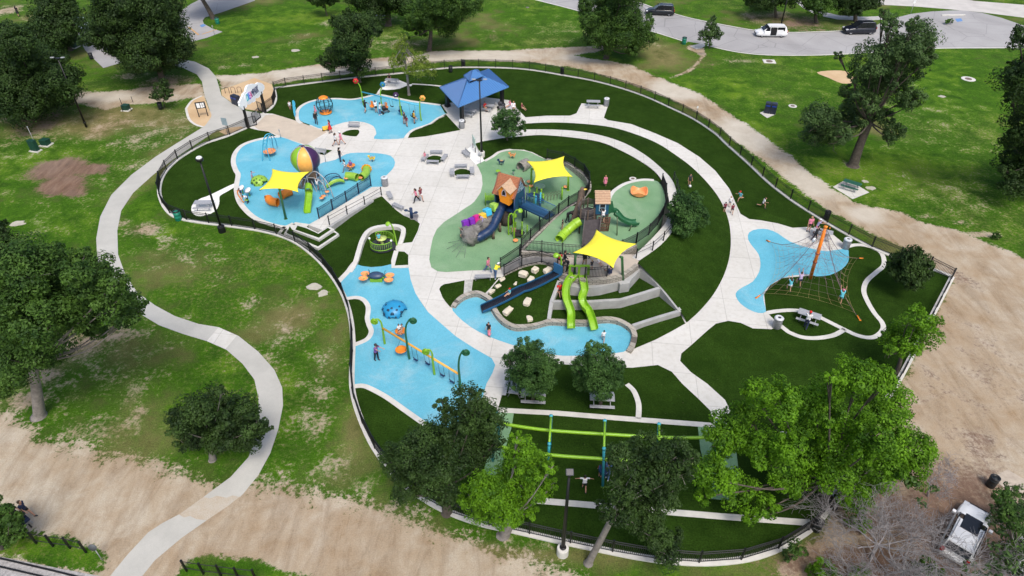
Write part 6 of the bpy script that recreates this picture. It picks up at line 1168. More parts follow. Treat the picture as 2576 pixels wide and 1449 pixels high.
# --- playhouse on the lower green pad
zr = 5.2; ra, rb = P(1258, 434, zr), P(1307, 447, zr); ux = (rb - ra).normalized(); uy = Vector((ux.y, -ux.x, 0)); rc = ra.lerp(rb, .5); HL = (rb - ra).length; g3 = Vector((rc.x, rc.y, 0))
ph = empty('playhouse', g3, 'crooked playhouse with a terracotta roof orange dormer and blue web gable', 'playhouse')
L2 = lambda x, y, z: g3 + ux * x + uy * y + Vector((0, 0, z))
TERRA = mat('terracotta board roof', (.42, .16, .075), .6, .2, 5, .3, 14); TANR = mat('tan scalloped shingles', (.50, .34, .22), .7, .2, 6, .4, 12); WEBBLUE = mat('slate blue panel', (.015, .075, .14), .45, .1); AMBER = mat('amber orange panel', (.85, .28, .01), .4, .06)
hl = HL / 2
def roofside(sg_):
    vs = []
    for i, (t, dz) in enumerate(((0, 0), (.25, -.52), (.5, -.98), (.75, -1.36), (1.0, -1.62))):
        for x in (-hl - .05, hl + .05): vs.append(L2(x * (1 + .12 * t), sg_ * (.02 + 1.35 * t), zr + dz))
    vs += [v - Vector((0, 0, .08)) for v in vs]; fs = [(2 * i, 2 * i + 1, 2 * i + 3, 2 * i + 2) for i in range(4)] + [(10 + 2 * i, 12 + 2 * i, 13 + 2 * i, 11 + 2 * i) for i in range(4)] + [(2 * i, 2 * i + 2, 12 + 2 * i, 10 + 2 * i) for i in range(4)] + [(2 * i + 1, 11 + 2 * i, 13 + 2 * i, 2 * i + 3) for i in range(4)] + [(8, 9, 19, 18), (0, 10, 11, 1)]
    o = MB().add(vs, fs).build('roof', TERRA, ph); mb = MB()
    for k in range(1, 16):
        t = k / 16; i = min(3, int(t * 4)); f = t * 4 - i; z = [0, -.52, -.98, -1.36, -1.62]; mb.tube([L2(-hl * (1 + .12 * t), sg_ * (.02 + 1.35 * t), zr + z[i] + (z[i + 1] - z[i]) * f + .01), L2(hl * (1 + .12 * t), sg_ * (.02 + 1.35 * t), zr + z[i] + (z[i + 1] - z[i]) * f + .01)], .018, 4)
    mb.build('board_edge', mat('dark roof board line', (.26, .10, .05), .7), o)  # thin dark brown lines along the board edges
roofside(1); roofside(-1)
for sx in (-1, 1):
    MB().add([L2(sx * hl, -1.1, 1.6), L2(sx * hl, 1.1, 1.6), L2(sx * hl, 1.15, 3.5), L2(sx * hl, 0, zr - .1), L2(sx * hl, -1.15, 3.5)] + [L2(sx * (hl - .06), -1.1, 1.6), L2(sx * (hl - .06), 1.1, 1.6), L2(sx * (hl - .06), 1.15, 3.5), L2(sx * (hl - .06), 0, zr - .1), L2(sx * (hl - .06), -1.15, 3.5)], [(0, 1, 2, 3, 4), (9, 8, 7, 6, 5)] + [(k, k + 5, (k + 1) % 5 + 5, (k + 1) % 5) for k in range(5)]).build('gable_wall', WEBBLUE, ph)
web = MB(); wx = hl + .03
for a in range(7): t = R(15 + 25 * a); web.tube([L2(wx, -.2, 3.6), L2(wx, -.2 + 1.2 * math.cos(t), 3.6 + 1.2 * math.sin(t) * (1 if math.sin(t) > 0 else 1))], .025, 4)
for rr in (.35, .65, .95): web.tube([L2(wx, -.2 + rr * math.cos(R(15 + 25 * a)), 3.6 + rr * math.sin(R(15 + 25 * a))) for a in range(7)], .022, 4)
web.build('web_pattern', mat('pale blue trim', (.35, .48, .56), .5), ph)
for sx in (-1, 1):
    MB().tube(cr([L2(sx * (hl + .12), s * (.02 + 1.4 * t), zr + dz - .02) for s, t, dz in ((-1, 1, -1.6), (-1, .5, -.98), (-1, .01, .05), (1, .5, -.98), (1, 1, -1.6))], 3), .07, 6).build('barge_board', mat('red brown trim', (.22, .09, .06), .6), ph)
for x in (-hl, hl):
    for y in (-1.05, 1.05): MB().tube([L2(x, y, 0), L2(x, y, 3.5)], .08, 8).build('post', NAVY, ph)
MB().add([L2(x, y, z) for z in (1.75, 1.9) for x, y in ((-hl, -1.1), (hl, -1.1), (hl, 1.1), (-hl, 1.1))], [(0, 3, 2, 1), (4, 5, 6, 7), (0, 1, 5, 4), (1, 2, 6, 5), (2, 3, 7, 6), (3, 0, 4, 7)]).build('floor', NAVY, ph)
MB().add([L2(x, -1.08 - d, z) for d in (0, .06) for x, z in ((-hl, 1.9), (hl, 1.9), (hl, 3.5), (-hl, 3.5))], [(0, 1, 2, 3), (7, 6, 5, 4), (0, 4, 5, 1), (1, 5, 6, 2), (2, 6, 7, 3), (3, 7, 4, 0)]).build('back_wall', WEBBLUE, ph)
# dormer
dq = [onplane(x, y, L2(0, 1.75, 0), uy) for x, y in ((1258,507),(1281,518),(1283,486),(1264,467),(1253,477))]
back = Vector((0, 0, 0)) - uy * 1.5
dz_ = [Vector(p) for p in dq]
MB().add(dz_ + [p + back for p in dz_], [(0, 1, 2, 3, 4), (0, 5, 6, 1), (1, 6, 7, 2), (0, 4, 9, 5), (5, 9, 8, 7, 6)]).build('dormer', AMBER, ph)
apx, le, re_ = dz_[3], dz_[4], dz_[2]
for e_, s in ((le, -1), (re_, 1)):
    a, c_ = apx + uy * .15 + Vector((0, 0, .05)), e_ + uy * .15 + ux * .12 * s - Vector((0, 0, .02)); m1 = a.lerp(c_, .5) - Vector((0, 0, .06))
    q = [a, m1, c_]; vs = [p for p in q] + [p + back * 1.15 for p in q]; vs += [v - Vector((0, 0, .07)) for v in vs]
    MB().add(vs, [(0, 1, 4, 3), (1, 2, 5, 4), (6, 9, 10, 7), (7, 10, 11, 8), (0, 6, 7, 1), (1, 7, 8, 2), (2, 8, 11, 5), (3, 4, 10, 9), (4, 5, 11, 10), (0, 3, 9, 6)]).build('dormer_roof', TANR, ph)
wc = onplane(1267.5, 486, L2(0, 1.78, 0), uy); sc_ = .30
MB().slab([(-.8 * sc_, -1 * sc_), (.8 * sc_, -1 * sc_), (.85 * sc_, 0), (.5 * sc_, .9 * sc_), (0, 1.5 * sc_), (-.5 * sc_, .9 * sc_), (-.85 * sc_, 0)], .05, (wc + uy * .0, ux, (0, 0, 1))).build('window_trim', mat('pale lilac trim', (.55, .45, .48), .5), ph); sc_ = .22
MB().slab([(-.8 * sc_, -1 * sc_), (.8 * sc_, -1 * sc_), (.85 * sc_, 0), (.5 * sc_, .9 * sc_), (0, 1.5 * sc_), (-.5 * sc_, .9 * sc_), (-.85 * sc_, 0)], .07, (wc + uy * .0, ux, (0, 0, 1))).build('window', GLASS, ph)
st = g3 + ux * -.1 + uy * .6
mb = MB(); mb.tube([st, st + Vector((0, 0, .6)), st + Vector((0, 0, 1.8))], [.75, .55, .5], 14); mb.v = [v + Vector((mnoise.noise(v * 3), mnoise.noise(v * 3 + Vector((5, 0, 0))), 0)) * .12 for v in mb.v]; mb.build('tree_stump', mat('dark moulded bark', (.06, .05, .042), .9, .35, 3, .8, 12), ph)
# tube slide, dragon rock, climbing blocks
ts = empty('tube_slide', P(1245, 560), 'navy blue tube slide coiling down beside the grey rock', 'slide')
tp_ = [P(1270,500,2.55), P(1265,513,2.3), P(1259,528,1.95), P(1252,545,1.6), P(1246,558,1.3), P(1240,570,1.05), P(1230,582,.85), P(1216,591,.7), P(1206,597,.62), P(1199,597,.6), P(1194,592,.6)]
q = cr(tp_, 4); o = MB().tube(q, .44, 18, cap=False).build('tube', NAVY, ts, recalc=False); o.modifiers.new('thick', 'SOLIDIFY').thickness = .05
for i in range(4, len(q) - 1, 5):
    t = (q[i + 1] - q[i - 1]).normalized(); MB().lathe(q[i] - t * .03, [(.44, 0), (.475, .0), (.475, .06), (.44, .06)], 18, axis=t).build('joint', NAVY, ts)
dr = empty('dragon_rock', P(1200, 612), 'grey moulded rock climber shaped like a sleeping dragon', 'climbing rock')
mb = MB(); rp = cr([P(1180,606,.55), P(1190,598,.75), P(1203,586,.85), P(1220,572,.85), P(1236,557,1.0), P(1248,542,1.25), P(1252,534,1.5)], 6); rr = [.35, .9, 1.05, 1.1, 1.12, 1.08, 1.0, .92, .78, .74, .7, .68, .66, .64, .62, .62, .62, .62, .62, .6, .6, .6, .6, .62, .62, .62, .6, .58, .56, .55, .54, .52, .5, .48, .46, .44, .3]
rp = [p + Vector((-.42, .3, -.05)) for p in rp]
mb.tube(resample(rp, 60), [(rr + [.3] * 20)[min(len(rr) - 1, int(k * len(rp) / 61))] for k in range(61)], 36)
def crag(v): 
    d = mnoise.fractal(v * 1.6, 1, 2, 4) ; e = abs(mnoise.noise(Vector((v.x * 1.2, v.y * 1.2, v.z * 5)))); return v + Vector((d, mnoise.noise(v * 2.2 + Vector((7, 0, 0))), mnoise.noise(v * 2.5 + Vector((0, 7, 0))))) * .26 - Vector((0, 0, e * .2))
mb.v = [crag(v) for v in mb.v]; mb.build('rock_body', ROCK, dr)
MB().ball(P(1188, 588, 1.35), .13, 8).build('eye', mat('pale blue eye', (.25, .50, .80), .3), dr)
for x, y in ((1221,603),(1241,601),(1258,583)): MB().tube([P(x, y), P(x, y) + Vector((0, .05, 1.0))], [.16, .11], 8).build('leg', mat('brown moulded trunk', (.14, .10, .075), .9, .3, 4, .6, 12), dr)
for px, py, zc, s_, mm, lb in ((1172,569,.95,(.62,.5,1.3),PURPLE,'purple climbing block at the head of the dragon rock'),(1188,558,1.25,(.68,.55,.9),PURPLE,'second purple climbing block on the dragon rock'),(1199,551,1.45,(.55,.5,.85),MAGENTA,'magenta climbing block on the dragon rock'),(1214,545,1.55,(.6,.6,.7),YELLOW,'yellow climbing block on the dragon rock'),(1226,533,1.8,(.65,.7,.7),mat('bright sky blue plastic', (.06, .50, .80), .4, .06),'sky blue climbing block on the dragon rock'),(1244,521,2.1,(.6,.8,.8),mat('bright yellow green plastic', (.42, .70, .10), .4, .06),'yellow green climbing block by the tube slide')):
    tag(MB().box(P(px, py, zc), s_, rz=R(38), bev=.06, rot=Matrix.Rotation(R(38), 3, 'Z') @ Matrix.Rotation(R(-14), 3, 'X')).build('climbing_block', mm), lb, 'climbing block', 'climbing blocks on the dragon rock')
wn = empty('web_net', P(1150, 630), 'spider web rope net slanting up to the dragon rock', 'rope net'); ap = P(1176, 600, 1.2); anc = [P(1126,611), P(1122,627), P(1136,635), P(1146,649), P(1168,650)]
mb = MB()
for p in anc: mb.tube([p, ap + (p - ap) * .08], .02, 5)
for f in (.25, .36, .47, .58, .68): mb.tube([p for k in range(4) for p in (ap.lerp(anc[k], f), ap.lerp(anc[k], f * .96).lerp(ap.lerp(anc[k + 1], f * .96), .5))] + [ap.lerp(anc[4], f)], .016, 4)
mb.build('rope', mat('grey green rope', (.16, .20, .17), .8), wn)
gd = empty('green_deck', P(1238, 515), 'small lime climbing deck tucked behind the tube slide', 'climbing frame'); g_ = P(1236, 513)
MB().box(g_ + Vector((0, 0, .75)), (1.3, .9, .08)).build('deck', LIMED, gd)
for x in (-.6, 0, .6): MB().tube([g_ + Vector((x, -.4, 0)), g_ + Vector((x, -.4, 1.6))], .05, 7).build('post', LIMED, gd)
mb = MB()
for k in range(6): mb.tube([g_ + Vector((-.6, -.42, .9 + .12 * k)), g_ + Vector((.6, -.42, .9 + .12 * k))], .02, 4)
mb.build('rail', LIMED, gd)
# blue bridge from playhouse to the wall
ba_, bb_ = P(1316, 513, 2.15), P(1386, 545, 2.3); bz = empty('footbridge', Vector((ba_.x, ba_.y, 0)), 'blue railed footbridge from the playhouse to the upper pad', 'footbridge'); bd = (bb_ - ba_).normalized(); bn_ = Vector((bd.y, -bd.x, 0)).normalized()
MB().add([p + bn_ * s + Vector((0, 0, z)) for z in (-.12, 0) for p, s in ((ba_, -.6), (bb_, -.6), (bb_, .6), (ba_, .6))], [(0, 3, 2, 1), (4, 5, 6, 7), (0, 1, 5, 4), (1, 2, 6, 5), (2, 3, 7, 6), (3, 0, 4, 7)]).build('deck', mat('blue bridge deck', (.02, .075, .17), .5), bz)
for s in (-.6, .6):
    mb = MB()
    for z in (.1, .95): mb.tube([ba_ + bn_ * s + Vector((0, 0, z)), bb_ + bn_ * s + Vector((0, 0, z))], .04, 5)
    n = 26
    for k in range(n + 1): p = ba_.lerp(bb_, k / n) + bn_ * s; mb.tube([p + Vector((0, 0, .05)), p + Vector((0, 0, .95))], .02, 4)
    mb.build('railing', mat('steel blue paint', (.03, .13, .27), .4), bz)
for x, y in ((1314,557),(1324,547),(1357,558)): MB().tube([P(x, y), P(x, y) + Vector((0, 0, 2.9 if x < 1350 else 2.2))], .075, 8).build('post', NAVY, bz)
stp = empty('stepped_climber', P(1350, 530), 'cluster of blue stepping posts behind the footbridge', 'climbing frame')
for x, y, z, mm in ((1332,502,1.5,LIMED),(1350,503,1.5,LIMED),(1361,508,1.5,LIMED),(1343,525,1.9,LIMED),(1347,528,1.6,SKYB),(1359,522,1.7,SKYB)): MB().tube([P(x, y), P(x, y) + Vector((0, 0, z))], .08, 8).ball(P(x, y) + Vector((0, 0, z)), .11, 8).build('post', mm, stp)
for x, y, z in ((1337,515,1.2),(1347,512,1.0),(1357,518,.8)): MB().lathe(P(x, y), [(.42, z - .06), (.45, z), (.42, z + .04), (.02, z + .05)], 8, False).build('step', NAVY, stp)
cb = empty('chain_bridge', P(1390, 520), 'zigzag chain bridge between lime posts by the wall', 'rope bridge'); 
for x, y, z in ((1366,512,1.1),(1413,503,1.5)): MB().tube([P(x, y), P(x, y) + Vector((0, 0, z))], .09, 8).ball(P(x, y) + Vector((0, 0, z)), .12, 8).build('post', LIMED, cb)
mb = MB(); zz = lambda h: [P(1366, 512, 0).lerp(P(1413, 503, 0), k / 12) + Vector((0, .5 if h else 0, .9 - .18 * (k % 2))) for k in range(13)]
mb.tube(zz(0), .02, 5).tube(zz(1), .02, 5)
for k in range(1, 12, 2): mb.tube([zz(0)[k], zz(0)[k] - Vector((0, 0, .5)), zz(1)[k] - Vector((0, 0, .5)), zz(1)[k]], .018, 4)
mb.build('chain', mat('brown rope', (.10, .07, .05), .8), cb)
pod('orange stepping pod left of the grey disc', 1336, 474, .3); pod('orange pod beside the dark hook by the shade post', 1331, 463, .3); pod('pale green lily pad disc beside the shade post', 1358, 478, .45, mat('pale sage plastic', (.28, .42, .27), .5), .6)
pod('lime mushroom stool at the green pad edge', 1253, 441, .55, LIME, .26); pod('dark stool behind the playhouse', 1292, 441, .6, FERN, .18); pod('orange pod under the lime sprout posts', 1297, 609, .2)
pod('pair of hanging orange pods by the right shade post', 1423, 476, .3)
lt = empty('log_tunnel', P(1313, 420), 'hollow grey log tunnel beside the yellow shade sail', 'crawl tube'); la, lb_ = P(1309, 421, .45), P(1326, 411, .45); mb = MB(); mb.tube(resample([la, lb_], 8), .52, 18, cap=False); mb.v = [v + Vector((mnoise.noise(v * 3), mnoise.noise(v * 3 + Vector((4, 0, 0))), mnoise.noise(v * 3 + Vector((0, 4, 0))))) * .09 for v in mb.v]; o = mb.build('log', mat('grey moulded log', (.24, .225, .20), .9, .35, 3, .8, 12), lt, recalc=False); o.modifiers.new('thick', 'SOLIDIFY').thickness = -.1
hx = empty('hex_net', P(1304, 592), 'black hexagonal net platform between short lime posts', 'rope net'); hc = P(1305, 586, .45)
MB().lathe(hc, [(.62, 0), (.64, .04), (.02, .05)], 6, False).build('mat', mat('black net mat', (.02, .02, .022), .8), hx); mb = MB()
for k, (x, y, z) in enumerate(((1313,600,.95),(1326,588,.95),(1313,581,1.0),(1286,590,.8),(1297,577,.8))):
    MB().tube([P(x, y), P(x, y) + Vector((0, 0, z))], .07, 8).ball(P(x, y) + Vector((0, 0, z)), .1, 8).build('post', LIMED, hx); mb.tube([P(x, y) + Vector((0, 0, z * .9)), hc], .015, 4)
mb.build('rope', BLACK, hx)
# --- tree house on the raised pad
th = empty('tree_house', P(1480, 585, UP), 'weathered tree house deck with a small blue cabin', 'playhouse'); GB = mat('grey weathered railing', (.12, .105, .10), .8, .25, 5); CABIN = mat('teal blue cabin board', (.012, .085, .17), .5, .12)
dk3 = [P(x, y, 4.2) for x, y in ((1452,538),(1460,526),(1478,520),(1494,524),(1500,534),(1494,547),(1478,552),(1460,548))]
MB().prism(dk3, .15).build('deck', DARKWOOD, th)
for k in range(8):
    p = dk3[k]; MB().tube([Vector((p.x, p.y, UP)), p + Vector((0, 0, 1.0))], .07, 7).build('post', mat('brown log post', (.085, .06, .045), .9, .3, 5, .5, 20), th)
    if k in (4,): continue
    a, c_ = dk3[k], dk3[(k + 1) % 8]; mb = MB()
    for z in (.12, .9): mb.tube([a + Vector((0, 0, z)), c_ + Vector((0, 0, z))], .035, 5)
    for i in range(1, 9): mb.tube([a.lerp(c_, i / 9) + Vector((0, 0, .1)), a.lerp(c_, i / 9) + Vector((0, 0, .9))], .018, 4)
    mb.build('railing', GB, th)
YC = 53.1; c0, c1 = at(1498, 538, YC), at(1530, 538, YC); zf = 4.25; zt_ = at(1514, 509, YC).z; wd_ = c1.x - c0.x; dp = 1.15
def wq_(x0, x1, y0, y1, z0, z1, name, material, par=th): return MB().box(((x0 + x1) / 2, (y0 + y1) / 2, (z0 + z1) / 2), (x1 - x0, y1 - y0, z1 - z0)).build(name, material, par)
wq_(c0.x, c1.x, YC, YC + .08, zf, zt_, 'cabin_wall', CABIN); wq_(c0.x, c1.x, YC + dp - .08, YC + dp, zf, zt_, 'cabin_wall', CABIN); wq_(c0.x, c0.x + .08, YC + .08, YC + dp - .08, zf, zt_, 'cabin_wall', CABIN); wq_(c1.x - .08, c1.x, YC + .08, YC + dp - .08, zf, zt_, 'cabin_wall', CABIN); wq_(c0.x, c1.x, YC, YC + dp, zf - .14, zf - .003, 'cabin_floor', DARKWOOD)
xm = (c0.x + c1.x) / 2; wq_(xm - .30, xm + .30, YC - .05, YC - .004, zf + .35, zt_ - .1, 'window_frame', mat('pale blue frame', (.35, .5, .58), .5)); wq_(xm - .22, xm + .22, YC - .07, YC - .055, zf + .75, zt_ - .18, 'window', GLASS); wq_(xm - .22, xm + .22, YC - .07, YC - .055, zf + .42, zf + .68, 'window', GLASS)
rf = [Vector((c0.x - .12, YC - .15, zt_ - .02)), Vector((c1.x + .12, YC - .15, zt_ - .02)), Vector((c1.x + .12, YC + dp * .75, zt_ + .75)), Vector((c0.x - .12, YC + dp * .75, zt_ + .75)), Vector((c1.x + .12, YC + dp + .2, zt_ + .3)), Vector((c0.x - .12, YC + dp + .2, zt_ + .3))]
o = MB().add(rf + [v - Vector((0, 0, .08)) for v in rf], [(0, 1, 2, 3), (3, 2, 4, 5), (6, 9, 8, 7), (9, 11, 10, 8), (0, 6, 7, 1), (5, 4, 10, 11), (0, 3, 9, 6), (3, 5, 11, 9), (1, 7, 8, 2), (2, 8, 10, 4)]).build('roof', TANR, th); mb = MB()
for k in range(1, 8): mb.tube([rf[0].lerp(rf[3], k / 8) + Vector((0, 0, .01)), rf[1].lerp(rf[2], k / 8) + Vector((0, 0, .01))], .03, 4)
mb.build('shingle_course', mat('dark shingle edge', (.36, .2, .12), .8), o)  # browner lines marking each row of shingles
for x in (c0.x, c1.x):
    for y in (YC + .1, YC + dp - .1): MB().tube([Vector((x, y, UP)), Vector((x, y, zf))], .07, 7).build('post', mat('brown log post', (.085, .06, .045)), th)
tkb = P(1444, 566, UP); mb = MB(); mb.tube(cr([tkb, tkb + Vector((.15, .3, 1.0)), tkb + Vector((.45, .6, 2.2)), tkb + Vector((.6, .8, 3.6))], 4), [.42 - .02 * k for k in range(13)], 11); mb.v = [v + Vector((mnoise.noise(v * 3), mnoise.noise(v * 3 + Vector((5, 0, 0))), 0)) * .1 for v in mb.v]; mb.build('trunk', mat('brown moulded trunk', (.14, .10, .075)), th)
for pts, zs in (([(1462,560),(1474,580),(1482,604)], (4.2, 3.3, 2.6)), ):
    pa, pb2 = P(1492, 552, 4.2), P(1484, 618, 2.65); w3 = Vector((.75, .15, 0)); MB().add([pa - w3, pa + w3, pb2 + w3, pb2 - w3] + [v - Vector((0, 0, .1)) for v in (pa - w3, pa + w3, pb2 + w3, pb2 - w3)], [(0, 1, 2, 3), (7, 6, 5, 4), (0, 4, 5, 1), (1, 5, 6, 2), (2, 6, 7, 3), (3, 7, 4, 0)]).build('stair_deck', DARKWOOD, th)
    for s in (-1, 1):
        mb = MB(); a, c_ = pa + w3 * s, pb2 + w3 * s
        for z in (.15, .95): mb.tube([a + Vector((0, 0, z)), c_ + Vector((0, 0, z))], .04, 5)
        for i in range(15): mb.tube([a.lerp(c_, i / 14), a.lerp(c_, i / 14) + Vector((0, 0, .95))], .02, 4)
        mb.build('stair_railing', GB, th)
cl = MB(); ca, cb2 = P(1521, 548, 3.9), P(1516, 580, 2.6)
for k in range(9): p = ca.lerp(cb2, k / 8); cl.tube([p - Vector((.5, 0, 0)), p + Vector((.5, 0, 0))], .05, 6)
for s in (-.5, .5): cl.tube([ca + Vector((s, 0, .1)), cb2 + Vector((s, 0, 0))], .07, 6)
cl.build('log_ladder', mat('red brown logs', (.12, .055, .035), .8, .3, 5), th)
lt_ = empty('tube_slide', P(1420, 590, UP), 'lime green tube slide from the tree house', 'slide'); q = cr([P(1460,556,3.75), P(1447,563,3.55), P(1433,575,3.2), P(1420,587,2.95), P(1411,597,2.85), P(1407,602,2.82)], 5); o = MB().tube(q, .42, 18, cap=False).build('tube', LIMEP2 := mat('fresh lime plastic', (.30, .52, .03), .35, .08), lt_, recalc=False); o.modifiers.new('thick', 'SOLIDIFY').thickness = .05
for i in (5, 12, 18):
    t = (q[i + 1] - q[i - 1]).normalized(); MB().lathe(q[i] - t * .03, [(.42, 0), (.46, .0), (.46, .06), (.42, .06)], 18, axis=t).build('joint', LIMEP2, lt_)
gs = empty('open_slide', P(1575, 560, UP), 'dark green open slide curving off the blue cabin', 'slide'); gpts = [at(1532, 531, YC + .3), P(1543,531,4.05), P(1552,540,3.75), P(1563,551,3.35), P(1577,559,3.0), P(1590,562,2.85), P(1603,561,2.78)]; chute(gpts, .75, 'chute', gs, FERN, .2)
MB().add([at(1528, 512, YC + .2), at(1541, 506, YC + .2), at(1546, 530, YC + .2), at(1530, 540, YC + .2)] + [v + Vector((0, .08, 0)) for v in T([(1528, 512), (1541, 506), (1546, 530), (1530, 540)], YC + .2)], [(0, 1, 2, 3), (7, 6, 5, 4), (0, 4, 5, 1), (1, 5, 6, 2), (2, 6, 7, 3), (3, 7, 4, 0)]).build('side_panel', FERN, gs)
for a, c_ in (((1552,592), (1553,546)), ((1583,581), (1589,566))): b3 = P(a[0], a[1], UP); MB().tube([b3, at(c_[0], c_[1], b3.y)], .055, 7).build('support', mat('olive steel', (.10, .13, .07), .5), gs)
lp_ = empty('leaf_post', P(1470, 520, UP), 'brown post with a yellow leaf top behind the tree house', 'play post'); yl = P(1470, 523, UP).y; MB().tube(T([(1468, 523), (1469, 478)], yl), .07, 7).build('post', mat('brown log post', (.085, .06, .045)), lp_); MB().lathe(at(1469, 476, yl), [(.02, -.03), (.3, -.02), (.32, .02), (.02, .05)], 12, sy=.5).build('leaf', YELLOW, lp_)
bw = empty('bowl_spinner', P(1607, 493, UP), 'orange bowl spinner with wavy rim on the raised pad', 'spinner'); b3 = P(1607, 489, UP + .02); n = 40; vs = []
for r_, h_, wv in ((.55, 0, 0), (.75, .12, 0), (.86, .44, .2), (.80, .48, .2), (.62, .13, 0), (.35, .08, 0), (.02, .07, 0)):
    for k in range(n): a = 2 * math.pi * k / n; vs.append(b3 + Vector((math.cos(a) * r_, math.sin(a) * r_, h_ + wv * math.cos(3 * a - 1.2))))
MB().add(vs, [(i * n + k, i * n + (k + 1) % n, (i + 1) * n + (k + 1) % n, (i + 1) * n + k) for i in range(6) for k in range(n)], False).build('bowl', PEACH, bw)
# --- slides on the hill
ds = empty('double_slide', P(1455, 770), 'pair of wavy lime green slides running down the terraces', 'slide')
chute([P(1448,692,2.55), P(1443,698,2.45), P(1432,709,2.2), P(1424,730,1.8), P(1424,754,1.45), P(1431,775,1.05), P(1436,793,.7), P(1436,812,.62), P(1436,826,.3)], .66, 'chute', ds, LIME, .3)
chute([P(1463,692,2.55), P(1464,698,2.45), P(1467,714,2.15), P(1470,734,1.8), P(1464,753,1.5), P(1468,770,1.15), P(1480,786,.8), P(1488,806,.68), P(1494,830,.3)], .66, 'chute', ds, LIME, .3)
hd = P(1456, 692, 2.5); hb = MB(); hb.box(hd + Vector((0, .05, .95)), (1.75, .22, .16), bev=.05)
for x in (-.8, 0, .8): hb.box(hd + Vector((x, .05, .48)), (.2, .2, .95), bev=.05)
hb.build('hood', LIME, ds)
for x, y, z in ((1426,745,1.2),(1434,790,.5),(1466,745,1.3),(1484,795,.5)): MB().tube([P(x, y, 0), P(x, y, z)], .05, 6).build('support', GREY, ds)
rs = empty('roller_slide', P(1310, 735), 'long dark roller slide with blue side rails across the slope', 'slide'); rpth = [P(1408,684,2.5), P(1370,704,1.85), P(1330,722,1.6), P(1312,728,1.4), P(1270,750,.95), P(1232,768,.55), P(1212,777,.3)]
q = resample(cr(rpth, 5), 46); n = len(q); Ld, Rd, bedm = [], [], MB()
for i, p in enumerate(q):
    t = q[min(i + 1, n - 1)] - q[max(i - 1, 0)]; s = Vector((t.y, -t.x, 0)).normalized(); Ld.append(p - s * .45); Rd.append(p + s * .45)
    bedm.tube([Ld[-1], Rd[-1]], .055, 5)
bedm.loft([p - Vector((0, 0, .06)) for p in Ld], [p - Vector((0, 0, .06)) for p in Rd], 1, smooth=False); bedm.build('roller_bed', mat('dark rollers', (.015, .018, .032), .5), rs)
for e_ in (Ld, Rd): MB().wall([p + Vector((0, 0, .13)) for p in e_], .05, [p.z - .06 for p in e_]).build('side_rail', mat('blue side rail', (.015, .10, .22), .4), rs)
for i in (10, 20, 30, 39): MB().tube([Vector((q[i].x, q[i].y, 0)), q[i]], .05, 6).build('support', BLACK, rs)
MB().box(P(1404, 676, 2.95), (.9, .12, .9), rz=R(-40)).build('entry_panel', mat('steel blue paint', (.03, .13, .27)), rs)
# --- carousel
ca_ = empty('carousel', P(963, 624), 'lime green railed carousel with a round table in the turf bay', 'carousel'); c3 = P(963, 620, .05)
MB().lathe(c3, [(1.15, .02), (1.2, .06), (1.2, .16), (.02, .17)], 28, False).build('floor', mat('dark carousel floor', (.03, .033, .04), .6), ca_)
def arc(a0, a1, rr, z): return [c3 + Vector((rr * math.cos(R(a0 + (a1 - a0) * k / 14)), rr * math.sin(R(a0 + (a1 - a0) * k / 14)), z)) for k in range(15)]
for a0, a1 in ((20, 130), (190, 330)):
    mb = MB()
    for z in (.3, 1.0): mb.tube(arc(a0, a1, 1.15, z), .04, 6)
    for p in arc(a0, a1, 1.15, 0): mb.tube([p + Vector((0, 0, .15)), p + Vector((0, 0, 1.0))], .02, 5)
    mb.build('railing', LIMED, ca_)
MB().lathe(c3 + Vector((-.1, .35, 0)), [(.2, .17), (.08, .22), (.07, .68), (.5, .70), (.52, .75), (.02, .76)], 18).build('table', mat('pale lime plastic', (.50, .60, .18), .5), ca_)
for a in (190, 330): MB().ball(c3 + Vector((1.15 * math.cos(R(a)), 1.15 * math.sin(R(a)), 1.08)), .12, 8).build('end_knob', WHITE, ca_)
MB().prism([P(985, 616, .16), P(996, 616, .12), P(994, 628, .12), P(984, 628, .16)], .08).build('ramp_plate', mat('dark carousel floor', (.03, .033, .04)), ca_)
# --- four seat rocker
rk_ = empty('four_seat_rocker', P(948, 708), 'four seat rocker with orange dishes and a dark blue dome centre', 'seesaw'); c3 = P(948, 705)
MB().lathe(c3, [(.75, .5), (.72, .62), (.5, .78), (.02, .85)], 20, sy=.6).build('dome_centre', mat('dark slate blue plastic', (.03, .06, .12), .4), rk_); MB().box(c3 + Vector((0, -.1, .2)), (1.1, .5, .36), taper=.6, bev=.04).build('base', LIMED, rk_)
for x, y in ((919,690),(914,702),(981,694),(978,706)):
    s = P(x, y, .55); MB().tube([c3 + Vector((.3 if x > 948 else -.3, 0, .5)), s], .06, 7).build('arm', LIMED, rk_); MB().lathe(s, [(.12, -.06), (.34, .0), (.42, .12), (.38, .14), (.28, .04), (.02, .02)], 16, sy=.8).build('seat', PEACH, rk_); d = (c3 - s); d.z = 0; d.normalize(); MB().tube([s + d * .45, s + d * .42 + Vector((0, 0, .45)), s + d * .35 + Vector((0, .12, .5))], .03, 6).build('handle', mat('dark green blue bars', (.01, .06, .08)), rk_)
